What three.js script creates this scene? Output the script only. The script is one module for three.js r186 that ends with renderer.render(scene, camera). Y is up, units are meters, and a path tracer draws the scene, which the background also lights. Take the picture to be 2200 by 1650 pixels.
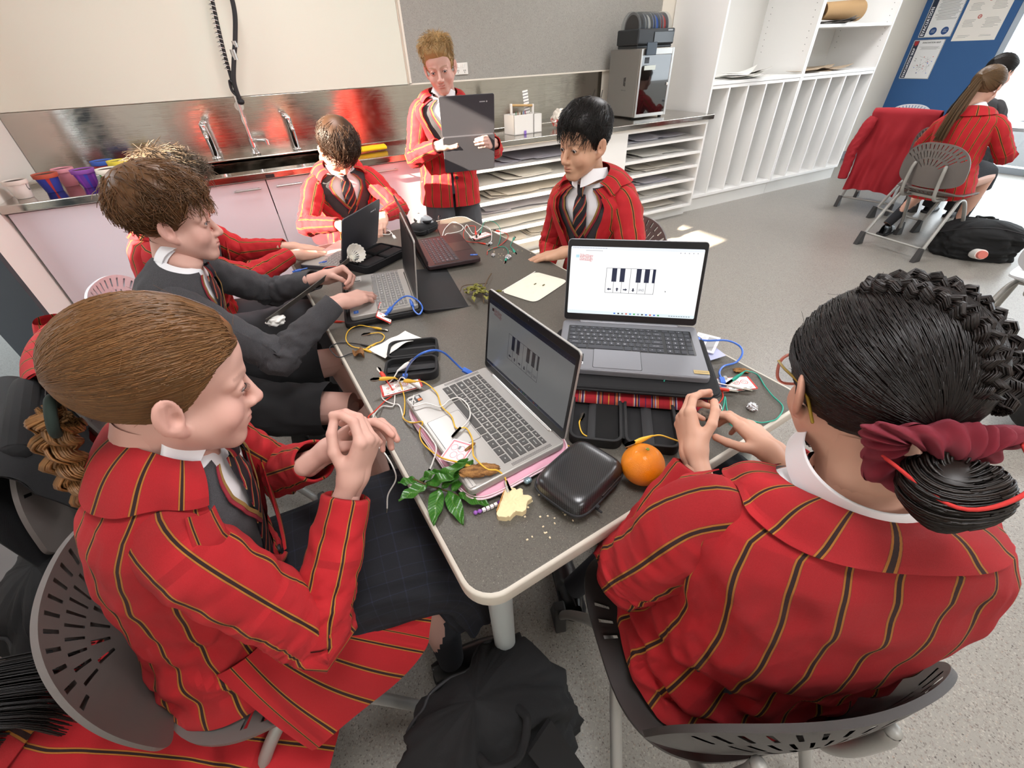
import * as THREE from 'three';
import { RoundedBoxGeometry } from 'three/addons/geometries/RoundedBoxGeometry.js';
import { mergeGeometries, mergeVertices, toCreasedNormals } from 'three/addons/utils/BufferGeometryUtils.js';
import { RectAreaLightUniformsLib } from 'three/addons/lights/RectAreaLightUniformsLib.js';
import { createNoise3D } from 'simplex-noise';

// ---------------------------------------------------------------- camera, sky, sun, exposure
const scene = new THREE.Scene();
const camera = new THREE.PerspectiveCamera(2 * Math.atan(825 / 909.585) * 180 / Math.PI, 4 / 3, 0.03, 200);
{
  const right = new THREE.Vector3(.882913, -.038035, .467994), down = new THREE.Vector3(-.314814, -.787444, .529929), fwd = new THREE.Vector3(.348363, -.615212, -.707218);
  const m = new THREE.Matrix4().makeBasis(right, down.clone().negate(), fwd.clone().negate());
  camera.quaternion.setFromRotationMatrix(m);
  camera.position.set(0, 1.39, 0);
}
scene.add(camera);
const renderer = new THREE.WebGLRenderer({ antialias: true });
renderer.toneMapping = THREE.LinearToneMapping;
renderer.toneMappingExposure = 1.0;
renderer.shadowMap.enabled = true;
scene.background = new THREE.Color(0.86, 0.94, 1.0);
scene.backgroundIntensity = 6.5;
const SUN_TRAVEL = new THREE.Vector3(1, -.49, -.156).normalize();
const sun = new THREE.DirectionalLight(0xffecd4, 46);
sun.name = 'sunlight';
sun.position.copy(SUN_TRAVEL).multiplyScalar(-12).add(new THREE.Vector3(1, .6, -2.3));
sun.target.position.set(1, .6, -2.3);
sun.castShadow = true; sun.shadow.mapSize.set(4096, 4096);
Object.assign(sun.shadow.camera, { left: -8, right: 8, top: 6, bottom: -6, near: .5, far: 30 });
scene.add(sun, sun.target);
const LAMP_W = 23;
RectAreaLightUniformsLib.init();

// ---------------------------------------------------------------- helpers
function mulberry(a) { return () => { a |= 0; a = a + 0x6D2B79F5 | 0; let t = Math.imul(a ^ a >>> 15, 1 | a); t = t + Math.imul(t ^ t >>> 7, 61 | t) ^ t; return ((t ^ t >>> 14) >>> 0) / 4294967296; }; }
const rnd = mulberry(20240611);
const noise3 = createNoise3D(mulberry(7));
const V = (x = 0, y = 0, z = 0) => new THREE.Vector3(x, y, z);
const clamp = (x, a, b) => Math.min(b, Math.max(a, x)), lerp = (a, b, t) => a + (b - a) * t;
const sstep = (a, b, x) => { const t = clamp((x - a) / (b - a), 0, 1); return t * t * (3 - 2 * t); };
const DEG = Math.PI / 180;
const used = new Map();
function numbered(name) { const n = used.get(name) ?? 0; used.set(name, n + 1); return n ? name + '_' + String(n).padStart(3, '0') : name; }
function shade(o) { o.traverse((c) => { if (c.isMesh) { c.castShadow = true; c.receiveShadow = true; } }); return o; }
function tag(o, label, category, group) { o.userData.label = label; o.userData.category = category; if (group) o.userData.group = group; return o; }
function thing(name, label, category, pos = V(), rot = 0, group) {
  const o = new THREE.Group(); o.name = numbered(name); o.position.copy(pos); o.rotation.y = rot; tag(o, label, category, group); scene.add(o); return o;
}
function part(parent, name, geo, mat, label) {
  const m = new THREE.Mesh(Array.isArray(geo) ? merge(geo) : geo, mat); m.name = name; m.castShadow = m.receiveShadow = true; if (label) m.userData.label = label; parent.add(m); return m;
}
function solo(name, label, category, geo, mat, pos = V(), rot = 0, group) {
  const m = part(scene, numbered(name), geo, mat); m.position.copy(pos); m.rotation.y = rot; return tag(m, label, category, group);
}
function struct(name, geo, mat, pos = V()) { const m = part(scene, name, geo, mat); m.position.copy(pos); m.userData.kind = 'structure'; m.userData.label = undefined; return m; }
function clean(g) {
  if (g.index) g = g.toNonIndexed();
  for (const k of Object.keys(g.attributes)) if (!['position', 'normal', 'uv', 'color'].includes(k)) g.deleteAttribute(k);
  if (!g.attributes.normal) g.computeVertexNormals();
  if (!g.attributes.uv) g.setAttribute('uv', new THREE.BufferAttribute(new Float32Array(g.attributes.position.count * 2), 2));
  g.morphAttributes = {};
  return g;
}
function merge(list) {
  list = list.flat(Infinity).filter(Boolean).map(clean);
  const col = list.some((g) => g.attributes.color);
  for (const g of list) if (col && !g.attributes.color) g.setAttribute('color', new THREE.BufferAttribute(new Float32Array(g.attributes.position.count * 3).fill(1), 3));
  return list.length === 1 ? list[0] : mergeGeometries(list);
}
const at = (g, x, y, z) => g.translate(x, y, z);
const turn = (g, x = 0, y = 0, z = 0) => g.applyMatrix4(new THREE.Matrix4().makeRotationFromEuler(new THREE.Euler(x, y, z)));
function box(w, h, d, x = 0, y = 0, z = 0, r = 0) {     // uv in metres
  const g = r ? new RoundedBoxGeometry(w, h, d, 2, Math.min(r, w / 2.01, h / 2.01, d / 2.01)) : new THREE.BoxGeometry(w, h, d);
  metreUv(g); return g.translate(x, y, z);
}
function metreUv(g) {
  const p = g.attributes.position, n = g.attributes.normal, uv = g.attributes.uv ?? new THREE.BufferAttribute(new Float32Array(p.count * 2), 2);
  for (let i = 0; i < p.count; i++) {
    const ax = Math.abs(n.getX(i)), ay = Math.abs(n.getY(i)), az = Math.abs(n.getZ(i));
    if (ay >= ax && ay >= az) uv.setXY(i, p.getX(i), p.getZ(i)); else if (ax >= az) uv.setXY(i, p.getZ(i), p.getY(i)); else uv.setXY(i, p.getX(i), p.getY(i));
  }
  g.setAttribute('uv', uv); return g;
}
const span = (x0, x1, y0, y1, z0, z1, r = 0) => box(x1 - x0, y1 - y0, z1 - z0, (x0 + x1) / 2, (y0 + y1) / 2, (z0 + z1) / 2, r);
const cyl = (r0, r1, h, x = 0, y = 0, z = 0, seg = 24, open = false) => new THREE.CylinderGeometry(r0, r1, h, seg, 1, open).translate(x, y, z);
const ball = (r, x = 0, y = 0, z = 0, sx = 1, sy = 1, sz = 1, a = 20, b = 14) => new THREE.SphereGeometry(r, a, b).scale(sx, sy, sz).translate(x, y, z);
function curve(pts, closed = false, t = .5) { return new THREE.CatmullRomCurve3(pts.map((p) => p.isVector3 ? p : V(...p)), closed, 'catmullrom', t); }
function tube(pts, r, seg = 0, rad = 8, closed = false, caps = true, t = .5) {
  const c = curve(pts, closed, t), n = seg || Math.max(8, pts.length * 6), g = new THREE.TubeGeometry(c, n, r, rad, closed);
  if (!caps || closed) return g;
  const p0 = c.getPoint(0), p1 = c.getPoint(1);
  return merge([g, new THREE.SphereGeometry(r, rad, 5).translate(p0.x, p0.y, p0.z), new THREE.SphereGeometry(r, rad, 5).translate(p1.x, p1.y, p1.z)]);
}
const lathe = (prof, seg = 28) => new THREE.LatheGeometry(prof.map(([x, y]) => new THREE.Vector2(x, y)), seg);
function shapeOf(pts, holes = []) { const s = new THREE.Shape(pts.map(([x, y]) => new THREE.Vector2(x, y))); for (const h of holes) s.holes.push(new THREE.Path(h.map(([x, y]) => new THREE.Vector2(x, y)))); return s; }
const extrude = (pts, depth, bevel = 0, holes = [], seg = 2) => new THREE.ExtrudeGeometry(shapeOf(pts, holes), { depth: depth - 2 * bevel, bevelEnabled: bevel > 0, bevelSize: bevel, bevelThickness: bevel, bevelOffset: -bevel, bevelSegments: seg, curveSegments: 8 }).translate(0, 0, bevel);
function roundRect(w, h, r, n = 6) { const o = []; for (const [cx, cy, a] of [[w / 2 - r, h / 2 - r, 0], [-w / 2 + r, h / 2 - r, 90], [-w / 2 + r, -h / 2 + r, 180], [w / 2 - r, -h / 2 + r, 270]]) for (let i = 0; i <= n; i++) { const t = (a + 90 * i / n) * DEG; o.push([cx + r * Math.cos(t), cy + r * Math.sin(t)]); } return o; }
// slab: rounded rectangle lying flat (x,z), from y0 up by h
const slab = (w, d, h, r = .01, bevel = .002, y0 = 0) => turn(extrude(roundRect(w, d, r), h, bevel), -Math.PI / 2).translate(0, y0, 0);
// grid surface; f(u,v) -> Vector3 for u,v in 0..1; uvf -> [u,v]
function sheet(f, nu, nv, uvf, keep, both) {
  const pos = [], uv = [], idx = [];
  for (let j = 0; j <= nv; j++) for (let i = 0; i <= nu; i++) { const u = i / nu, v = j / nv, p = f(u, v); pos.push(p.x, p.y, p.z); const t = uvf ? uvf(u, v) : [u, v]; uv.push(t[0], t[1]); }
  for (let j = 0; j < nv; j++) for (let i = 0; i < nu; i++) { const a = j * (nu + 1) + i, b = a + 1, c = a + nu + 1, d = c + 1; if (keep && !keep((i + .5) / nu, (j + .5) / nv)) continue; idx.push(a, b, d, a, d, c); }
  const g = new THREE.BufferGeometry(); g.setAttribute('position', new THREE.Float32BufferAttribute(pos, 3)); g.setAttribute('uv', new THREE.Float32BufferAttribute(uv, 2)); g.setIndex(idx);
  g.computeVertexNormals();
  return g;
}
// a sheet given thickness: front, back and rim
function thick(f, nu, nv, th, uvf) {
  const e = 1e-3, nrm = (u, v) => { const a = f(Math.min(1, u + e), v).sub(f(Math.max(0, u - e), v)), b = f(u, Math.min(1, v + e)).sub(f(u, Math.max(0, v - e))); return a.cross(b).normalize(); };
  const back = (u, v) => f(u, v).addScaledVector(nrm(u, v), -th);
  const rim = (a) => sheet((u, v) => { const [p, q] = a(u); return v ? f(p, q) : back(p, q); }, 24, 1, (u, v) => uvf ? uvf(...a(u)) : a(u));
  return merge([sheet(f, nu, nv, uvf), sheet((u, v) => back(1 - u, v), nu, nv, (u, v) => uvf ? uvf(1 - u, v) : [1 - u, v]), rim((u) => [u, 0]), rim((u) => [1 - u, 1]), rim((u) => [0, 1 - u]), rim((u) => [1, u])]);
}
// ---------------------------------------------------------------- textures and materials
function dataTex(w, h, f, srgb = true, rep) {
  const d = new Uint8Array(w * h * 4);
  for (let y = 0; y < h; y++) for (let x = 0; x < w; x++) { const c = f(x / w, y / h, x, y), i = (y * w + x) * 4; d[i] = clamp(c[0], 0, 255); d[i + 1] = clamp(c[1], 0, 255); d[i + 2] = clamp(c[2], 0, 255); d[i + 3] = 255; }
  const t = new THREE.DataTexture(d, w, h); t.wrapS = t.wrapT = THREE.RepeatWrapping; t.magFilter = THREE.LinearFilter; t.minFilter = THREE.LinearMipmapLinearFilter; t.generateMipmaps = true;
  if (srgb) t.colorSpace = THREE.SRGBColorSpace; if (rep) t.repeat.set(...[].concat(rep, rep).slice(0, 2)); t.needsUpdate = true; return t;
}
function canvasTex(w, h, draw) { const c = document.createElement('canvas'); c.width = w; c.height = h; const g = c.getContext('2d'); draw(g, w, h); const t = new THREE.CanvasTexture(c); t.colorSpace = THREE.SRGBColorSpace; t.anisotropy = 8; return t; }
function tile(freq, seed) { return (u, v) => { const a = u * 6.28318, b = v * 6.28318, r = freq / 6.28318; return noise3(Math.cos(a) * r + seed, Math.sin(a) * r + Math.cos(b) * r * 1.37, Math.sin(b) * r + seed * 2); }; }
const std = (color, roughness = .6, more = {}) => new THREE.MeshStandardMaterial({ color, roughness, ...more });
const phys = (color, roughness = .6, more = {}) => new THREE.MeshPhysicalMaterial({ color, roughness, ...more });
const grain = (() => { const r = mulberry(3), a = new Float32Array(512 * 512).map(() => r()); return (x, y) => a[((y % 512 + 512) % 512) * 512 + (x % 512 + 512) % 512]; })();
// speckled sheet: base colour with flecks of given colours and densities (pixels)
function speckle(n, base, vary, flecks, seed) {
  const r = mulberry(seed), buf = new Float32Array(n * n * 3), t1 = tile(5, seed);
  for (let y = 0; y < n; y++) for (let x = 0; x < n; x++) { const k = (r() - .5) * vary + t1(x / n, y / n) * vary * .06; for (let c = 0; c < 3; c++) buf[(y * n + x) * 3 + c] = base[c] + k; }
  for (const [col, count, size, op] of flecks) for (let i = 0; i < count; i++) {
    const cx = r() * n, cy = r() * n, a = r() * 6.28, l = size * (.5 + r()), w = l * (.3 + .5 * r()), o = op * (.5 + .5 * r());
    for (let y = Math.floor(cy - l); y <= cy + l; y++) for (let x = Math.floor(cx - l); x <= cx + l; x++) { const dx = x - cx, dy = y - cy, p = (dx * Math.cos(a) + dy * Math.sin(a)) / l, q = (-dx * Math.sin(a) + dy * Math.cos(a)) / w; if (p * p + q * q < 1) { const j = (((y % n) + n) % n * n + ((x % n) + n) % n) * 3; for (let c = 0; c < 3; c++) buf[j + c] = lerp(buf[j + c], col[c], o); } }
  }
  return (u, v, x, y) => { const j = (y * n + x) * 3; return [buf[j], buf[j + 1], buf[j + 2]]; };
}
const T = {
  floor: dataTex(1024, 1024, speckle(1024, [149, 145, 137], 16, [[[116, 106, 100], 5200, 4, .6], [[180, 172, 162], 4600, 4, .6], [[70, 62, 60], 1900, 3.2, .7], [[164, 130, 110], 900, 3, .5], [[196, 188, 180], 500, 4, .5]], 11), true, 1 / .55),
  table: dataTex(1024, 1024, speckle(1024, [92, 88, 80], 10, [[[64, 60, 55], 16000, 2.2, .6], [[122, 117, 107], 13000, 2.0, .6], [[165, 160, 152], 1800, 1.7, .7]], 12), true, 1 / .42),
  felt: dataTex(512, 512, (() => { const s = speckle(512, [158, 155, 148], 26, [[[130, 128, 122], 2500, 3, .35], [[180, 177, 168], 2500, 3, .35], [[105, 104, 100], 500, 2.2, .5]], 13); return s; })(), true, 1 / .5),
  weave: dataTex(256, 256, (u, v, x, y) => { const k = 128 + 60 * Math.sin((x + y) * Math.PI / 4) + (grain(x, y) - .5) * 90; return [k, k, k]; }, false, 1 / .05),
  knit: dataTex(256, 256, (u, v, x, y) => { const k = 128 + 70 * Math.sin(y * Math.PI / 4) * Math.cos(x * Math.PI / 8) + (grain(x, y) - .5) * 120; return [k, k, k]; }, false, 1 / .06),
  pebble: dataTex(256, 256, (u, v, x, y) => { const k = 128 + (tile(60, 4)(u, v)) * 70 + (grain(x, y) - .5) * 60; return [k, k, k]; }, false, 1 / .06),
  brushed: dataTex(512, 256, (u, v, x, y) => { const k = 150 + (grain(3, y) - .5) * 60 + (grain(x >> 5, y) - .5) * 70; return [k, k, k]; }, false, [1 / 1.2, 1 / .12]),
  smudge: dataTex(256, 256, (u, v) => { const k = 128 + 60 * tile(4, 9)(u, v) + 40 * tile(11, 3)(u, v); return [k, k, k]; }, false, 1 / .6),
};
const M = {
  floor: std(0xffffff, .34, { map: T.floor, bumpMap: T.smudge, bumpScale: .0004 }),
  white: std(0xe9e5de, .55), whitePanel: std(0xe0e0d1, .35), ceiling: std(0xf0efec, .9), felt: std(0xffffff, .95, { map: T.felt }),
  cream: std(0xe8e0d2, .6), blue: std(0x2f5f96, .6), skirting: std(0x9a9aa0, .5), laminate: std(0xd9d0d6, .4), shelf: std(0xe4e3de, .5), shelfEdge: std(0xf4f3f0, .45),
  steel: std(0xb9b4ac, .24, { metalness: 1, roughnessMap: T.smudge, bumpMap: T.brushed, bumpScale: .0002 }), chrome: std(0xdcdcdc, .08, { metalness: 1 }), alu: std(0xb8b6b2, .35, { metalness: 1 }), darkAlu: std(0x3d4145, .5, { metalness: .4 }),
  greyTube: std(0xa8a7a2, .42, { metalness: .35 }), shell: phys(0x6b6561, .38, { bumpMap: T.pebble, bumpScale: .00015 }), shellBlack: phys(0x3d3937, .4, { bumpMap: T.pebble, bumpScale: .00015 }), shellPale: std(0xcfd2d6, .45), foot: std(0x3b3a3a, .6),
  table: std(0xffffff, .42, { map: T.table }), tableEdge: std(0xc9c2b4, .5), tableLeg: std(0xb3bab8, .4),
  black: std(0x17171a, .6), blackSoft: std(0x141416, .85, { bumpMap: T.weave, bumpScale: .0004 }), nylon: std(0x101113, .8, { bumpMap: T.weave, bumpScale: .0006 }), rubber: std(0x222224, .7), eva: std(0x1a1a1b, .75, { bumpMap: T.pebble, bumpScale: .0003 }),
  paper: std(0xf2f0ea, .85, { side: THREE.DoubleSide }), paperGrey: std(0xd9d8da, .85), silver: std(0xaaa7a2, .38, { metalness: .35 }), greyLap: std(0x85868b, .42, { metalness: .3 }), darkLap: std(0x4a4a50, .45, { metalness: .25 }), maroonLap: std(0x3a2a2c, .42, { metalness: .2 }),
  key: std(0x4c4b4a, .55), keyDark: std(0x38393d, .55), bezel: std(0x131315, .3), glass: phys(0xffffff, .02, { transmission: 1, thickness: 0 }),
  yellow: std(0xe8b90f, .5), wireYellow: std(0xe9b93a, .45), wireWhite: std(0xe8e6e0, .45), wireRed: std(0xd43a26, .45), wireGreen: std(0x1f9d84, .45), wireBlack: std(0x1d1d20, .5), wireBlue: phys(0x3a6fd0, .3, { clearcoat: .4 }),
  clipMetal: std(0xa9a49a, .35, { metalness: 1 }),
};
// ---------------------------------------------------------------- room shell
const ROOM = { x0: -1.25, x1: 7.93, z0: -3.85, z1: 3.2, h: 2.7 };
struct('floor', span(-1.45, 8.13, -.1, 0, -4.05, 3.4), M.floor);
struct('ceiling', span(-1.45, 8.13, 2.7, 2.85, -4.05, 3.4), M.ceiling);
struct('wall_back', span(-1.45, 8.13, 0, 2.7, -4.05, -3.85), M.cream);
struct('wall_front', span(-1.45, 8.13, 0, 2.7, 3.2, 3.4), M.cream);
struct('wall_left', [span(-1.45, -1.25, 0, 2.7, -3.85, -2.88), span(-1.45, -1.25, 2.42, 2.7, -2.88, -1.67), span(-1.45, -1.25, 0, 2.7, -1.67, 3.2)], M.white);
struct('wall_right', [span(7.93, 8.13, 0, 2.7, -3.85, -2.9), span(7.93, 8.13, 2.35, 2.7, -2.9, 2.6), span(7.93, 8.13, 0, 2.7, 2.6, 3.2)], M.blue);
struct('baseboard_right', [span(7.915, 7.93, 0, .1, -3.85, -2.9), span(6.24, 7.93, 0, .1, -3.85, -3.835)], M.skirting);
{ // open sliding door in the left wall: dark frame, one glass leaf slid aside
  const d = new THREE.Group(); d.name = 'door_1'; d.userData.kind = 'structure'; scene.add(d);
  part(d, 'frame', [span(-1.452, -1.246, 0, 2.42, -2.885, -2.84), span(-1.452, -1.246, 0, 2.42, -1.7, -1.665), span(-1.452, -1.246, 2.38, 2.425, -2.84, -1.7), span(-1.452, -1.246, -.005, .012, -2.84, -1.7)], M.darkAlu);
  part(d, 'leaf_stile', [span(-1.50, -1.46, .01, 2.4, -1.70, -1.63), span(-1.50, -1.46, .01, 2.4, -.52, -.45), span(-1.50, -1.46, .01, .09, -1.63, -.52), span(-1.50, -1.46, 2.32, 2.4, -1.63, -.52)], M.darkAlu);
  part(d, 'pane', span(-1.485, -1.475, .09, 2.32, -1.63, -.52), M.glass);
}
{ // glazed window wall at the right
  const w = new THREE.Group(); w.name = 'window_1'; w.userData.kind = 'structure'; scene.add(w);
  const zs = [-2.9, -1.52, -.15, 1.22, 2.6];
  part(w, 'frame', [span(7.94, 8.06, 2.28, 2.36, -2.9, 2.6), span(7.94, 8.06, 0, .07, -2.9, 2.6), ...zs.map((z, i) => span(7.94, 8.06, .07, 2.28, z - (i === 4 ? .06 : i ? .03 : 0), z + (i === 0 ? .06 : i === 4 ? 0 : .03)))], std(0xb9c4cf, .45, { metalness: .3 }));
  for (let i = 0; i < 4; i++) part(w, i ? 'pane_00' + i : 'pane', span(7.995, 8.003, .07, 2.28, zs[i] + .03, zs[i + 1] - .03), M.glass);
}
tag(struct('ground_outside', [span(-14, -1.45, -.2, -.03, -14, 14), span(8.13, 22, -.2, -.03, -14, 14)], std(0x7d8287, .85, { map: T.floor })), undefined, undefined).userData = { kind: 'structure', label: 'grey paving outside the glass doors' };
struct('wall_outside_added', span(-3.3, -3.1, -.2, 2.16, -9, 4), std(0x8c8a84, .9)).userData.label = 'unseen wall added outside the sliding door to limit the sunbeam';  // unseen wall, its height set to cut off the low sun
// added ceiling panels, unseen above the frame, to brighten the room
for (const [x, z] of [[.35, -.15], [2.9, -.3], [5.3, -.3], [.35, -2.5], [2.9, -2.5], [5.3, -2.5], [.35, 1.8], [2.9, 1.8]]) {
  const l = thing('added_ceiling_light', `added unseen square ceiling light panel ${z < -1 ? 'nearer the bench' : z < 1 ? 'over the tables' : 'behind the camera'}, ${x < 1 ? 'nearest the sliding door' : x < 4 ? 'in the centre' : 'nearest the windows'}`, 'light', V(x, 2.7, z), 0, 'added ceiling light panels');
  part(l, 'frame', [span(-.32, .32, -.03, 0, -.32, -.3), span(-.32, .32, -.03, 0, .3, .32), span(-.32, -.3, -.03, 0, -.3, .3), span(.3, .32, -.03, 0, -.3, .3)], M.white);
  part(l, 'diffuser_lamp', span(-.3, .3, -.02, -.005, -.3, .3), std(0xffffff, .5, { emissive: 0xfff6ea, emissiveIntensity: 3 }));
  const a = new THREE.RectAreaLight(0xf7f7fb, LAMP_W, .58, .58); a.name = 'added_panel_light'; a.position.set(0, -.035, 0); a.rotation.x = -Math.PI / 2; l.add(a);
}
// ---------------------------------------------------------------- back wall: board, pinboard, splashback, bench
solo('wall_panel', 'large white gloss wall panel above the steel splashback', 'panel', span(-1.235, 1.135, 1.235, 2.68, -3.85, -3.838), M.whitePanel);
{
  const p = thing('pinboard', 'grey speckled felt pinboard covering the wall beside the printer', 'pinboard', V(2.365, 1.235, -3.85));
  part(p, 'felt', span(-1.2, 1.2, .004, 1.44, 0, .016), M.felt);
  part(p, 'trim', [span(-1.215, -1.2, 0, 1.445, 0, .02), span(1.2, 1.215, 0, 1.445, 0, .02), span(-1.215, 1.215, -.006, .004, 0, .02)], M.cream);
}
{
  const y = .89, s = thing('steel_bench', 'long stainless steel bench top with trough sink and splashback', 'bench', V(0, 0, 0));
  part(s, 'worktop', [
    span(-1.248, -.46, .85, y, -3.845, -3.13, .006), span(.40, 3.71, .85, y, -3.845, -3.13, .006), span(-.47, .41, .85, y, -3.245, -3.13, .006),
    span(-1.248, 2.9, y - .01, y + .022, -3.845, -3.62, .008)], M.steel);
  part(s, 'basin', [span(-.46, .40, .66, .672, -3.64, -3.235), span(-.472, -.46, .66, .885, -3.64, -3.235), span(.40, .412, .66, .885, -3.64, -3.235), span(-.46, .40, .66, .885, -3.252, -3.24), span(-.46, .40, .66, .9, -3.632, -3.62)], M.steel);
  part(s, 'drain', [cyl(.04, .04, .006, -.03, .676, -3.44), cyl(.028, .028, .008, -.03, .678, -3.44)], M.chrome);
  part(s, 'splashback', span(-1.248, 2.955, y + .015, 1.232, -3.848, -3.836, .003), M.steel);
  part(s, 'badge', span(-.028, .02, .858, .876, -3.132, -3.127), M.black, 'small black maker badge on the bench front');
}
// mixer taps
function tap(x, label, flip) {
  const t = thing('mixer_tap', label, 'tap', V(x, .912, -3.71));
  part(t, 'base', lathe([[0, 0], [.028, 0], [.028, .006], [.022, .012], [0, .012]]), M.chrome);
  part(t, 'body', tube([[0, .008, 0], [0, .09, .006], [-.004, .19, .02]], .021, 16, 18), M.chrome);
  part(t, 'spout', tube([[-.002, .135, .015], [.0, .16, .06], [0, .15, .12], [0, .135, .135]], .0125, 18, 14), M.chrome);
  const h = part(t, 'lever', [ball(.022, -.004, .205, .022, 1, .7, 1), tube([[-.004, .212, .03], [-.012 * flip, .228, .08], [-.02 * flip, .236, .13]], .006, 12, 10)], M.chrome); h.rotation.y = flip * .5;
}
tap(-.278, 'chrome mixer tap at the left side of the trough sink', 1); tap(.226, 'chrome mixer tap at the right side of the trough sink', -1);
{ // pre-rinse spray tap with spring hose
  const t = thing('spray_tap', 'tall chrome pre-rinse tap with spring and black hose', 'tap', V(-.04, .912, -3.70));
  part(t, 'riser', [tube([[0, 0, 0], [0, .3, 0], [.012, .37, 0]], .0105, 20, 14), lathe([[0, 0], [.03, 0], [.026, .012], [.016, .035], [.012, .04], [0, .04]]), cyl(.017, .017, .05, 0, .07, 0), cyl(.016, .016, .03, 0, .2, 0)], M.chrome);
  part(t, 'wall_bracket', [cyl(.028, .028, .012, 0, 0, 0).rotateX(Math.PI / 2).translate(0, .27, -.115), tube([[0, .27, -.11], [0, .27, 0]], .009, 4, 10)], M.chrome);
  part(t, 'spout', [tube([[0, .075, 0], [.03, .085, .02], [.09, .08, .05]], .011, 14, 12), cyl(.013, .013, .03, .09, .07, .05)], M.chrome);
  const sp = []; for (let i = 0; i <= 420; i++) { const k = i / 420, a = i * .44, q = V(.012 - .0 * k, .46 + .62 * k, 0).add(V(.055 * Math.sin(k * 2.2) - .10 * k * (1 - k) + .06 * k * k, 0, 0)); sp.push(V(q.x + .0165 * Math.cos(a), q.y, q.z + .0165 * Math.sin(a))); }
  part(t, 'spring', tube(sp, .0026, 1400, 5, false, false), M.chrome);
  const core = []; for (let i = 0; i <= 12; i++) { const k = i / 12; core.push([.012 + .055 * Math.sin(k * 2.2) - .10 * k * (1 - k) + .06 * k * k, .36 + .72 * k, 0]); }
  part(t, 'inner_hose', tube(core, .0105, 40, 10), M.rubber);
  part(t, 'hose', tube([[.018, .30, .03], [.022, .40, .03], [.06, .50, .02], [.115, .62, .01], [.16, .75, 0], [.165, .9, 0], [.15, 1.05, 0]], .0125, 50, 12), M.rubber);
  part(t, 'hose_collar', [cyl(.0155, .0155, .05, .075, .535, .018), cyl(.0145, .0145, .03, .1, .585, .012)], M.alu);
  part(t, 'spray_hook', [tube([[.012, .33, .028], [-.006, .36, .02], [.0, .41, .022], [.014, .40, .03]], .008, 20, 8), ball(.021, .02, .30, .03, 1, .8, 1)], M.black);
}
// sink cupboards
{
  const c = thing('sink_cupboard', 'row of pale lilac cupboard doors under the steel bench', 'cupboard', V(-1.24, 0, -3.16));
  part(c, 'carcass', [span(0, 2.41, .1, .118, -.66, -.022), span(0, 2.41, .118, .846, -.66, -.645), ...[0, .594, 1.196, 1.798, 2.395].map((x) => span(x, x + .016, .118, x > .6 && x < 1.6 ? .64 : .846, -.645, -.022)), span(.02, 2.4, 0, .1, -.6, -.07)], M.shelf);
  for (let i = 0; i < 4; i++) {
    const x0 = .602 * i, d = part(c, i ? 'door_00' + i : 'door', span(x0 + .003, x0 + .599, .105, .843, -.02, 0, .002), M.laminate);
    const hx = i % 2 ? (i === 1 ? x0 + .49 : x0 + .13) : (i === 2 ? x0 + .12 : x0 + .49);
    part(d, 'handle', [tube([[hx - .07, .805, .026], [hx + .07, .805, .026]], .005, 4, 8), tube([[hx - .06, .805, 0], [hx - .06, .805, .026]], .004, 3, 8), tube([[hx + .06, .805, 0], [hx + .06, .805, .026]], .004, 3, 8)], M.alu);
  }
}
// flat paper shelves
function flatShelves(x0, x1, n, label) {
  const w = x1 - x0, c = thing('paper_shelf_unit', label, 'shelves', V(x0, 0, -3.17));
  part(c, 'side_panel', span(0, .02, 0.1, .846, -.64, 0), M.shelfEdge); part(c, 'side_panel_001', span(w - .02, w, 0.1, .846, -.64, 0), M.shelfEdge);
  part(c, 'back_panel', span(.02, w - .02, .1, .846, -.655, -.64), M.shelf); part(c, 'top_rail', span(.02, w - .02, .815, .846, -.64, 0), M.shelfEdge); part(c, 'plinth', span(0, w, 0, .1, -.6, -.075), M.shelf);
  for (let i = 0; i < n; i++) part(c, i ? 'shelf_board_' + String(i).padStart(3, '0') : 'shelf_board', span(.02, w - .02, .1 + i * .715 / n, .118 + i * .715 / n, -.64, -.002), M.shelfEdge);
  return { c, y: (i) => .118 + i * .715 / n };
}
const F1 = flatShelves(1.172, 2.43, 6, 'white flat paper shelves under the bench behind the standing person'), F2 = flatShelves(2.745, 3.69, 6, 'white flat paper shelves under the bench below the printer');
solo('filler_panel', 'plain white cupboard panel between the two flat paper shelf units', 'panel', span(2.433, 2.742, .0, .846, -3.8, -3.165), M.shelfEdge);
function sheetStack(w, d, n, curl, seed) {
  const r = mulberry(seed), gs = [];
  for (let i = 0; i < n; i++) { const a = (r() - .5) * .35, ox = (r() - .5) * .06, oz = (r() - .5) * .05, c = (r() - .3) * curl, y = .001 + i * .0035; gs.push(at(turn(thick((u, v) => V((u - .5) * w, c * (Math.pow(Math.abs(u - .5) * 2, 3) * r.k + .25 * Math.sin(v * 3 + i)) + .25 * c, (v - .5) * d), 10, 6, .0012), 0, a, 0), ox, y + .002 + Math.abs(c) * .3, oz)); }
  return merge(gs);
}
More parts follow.
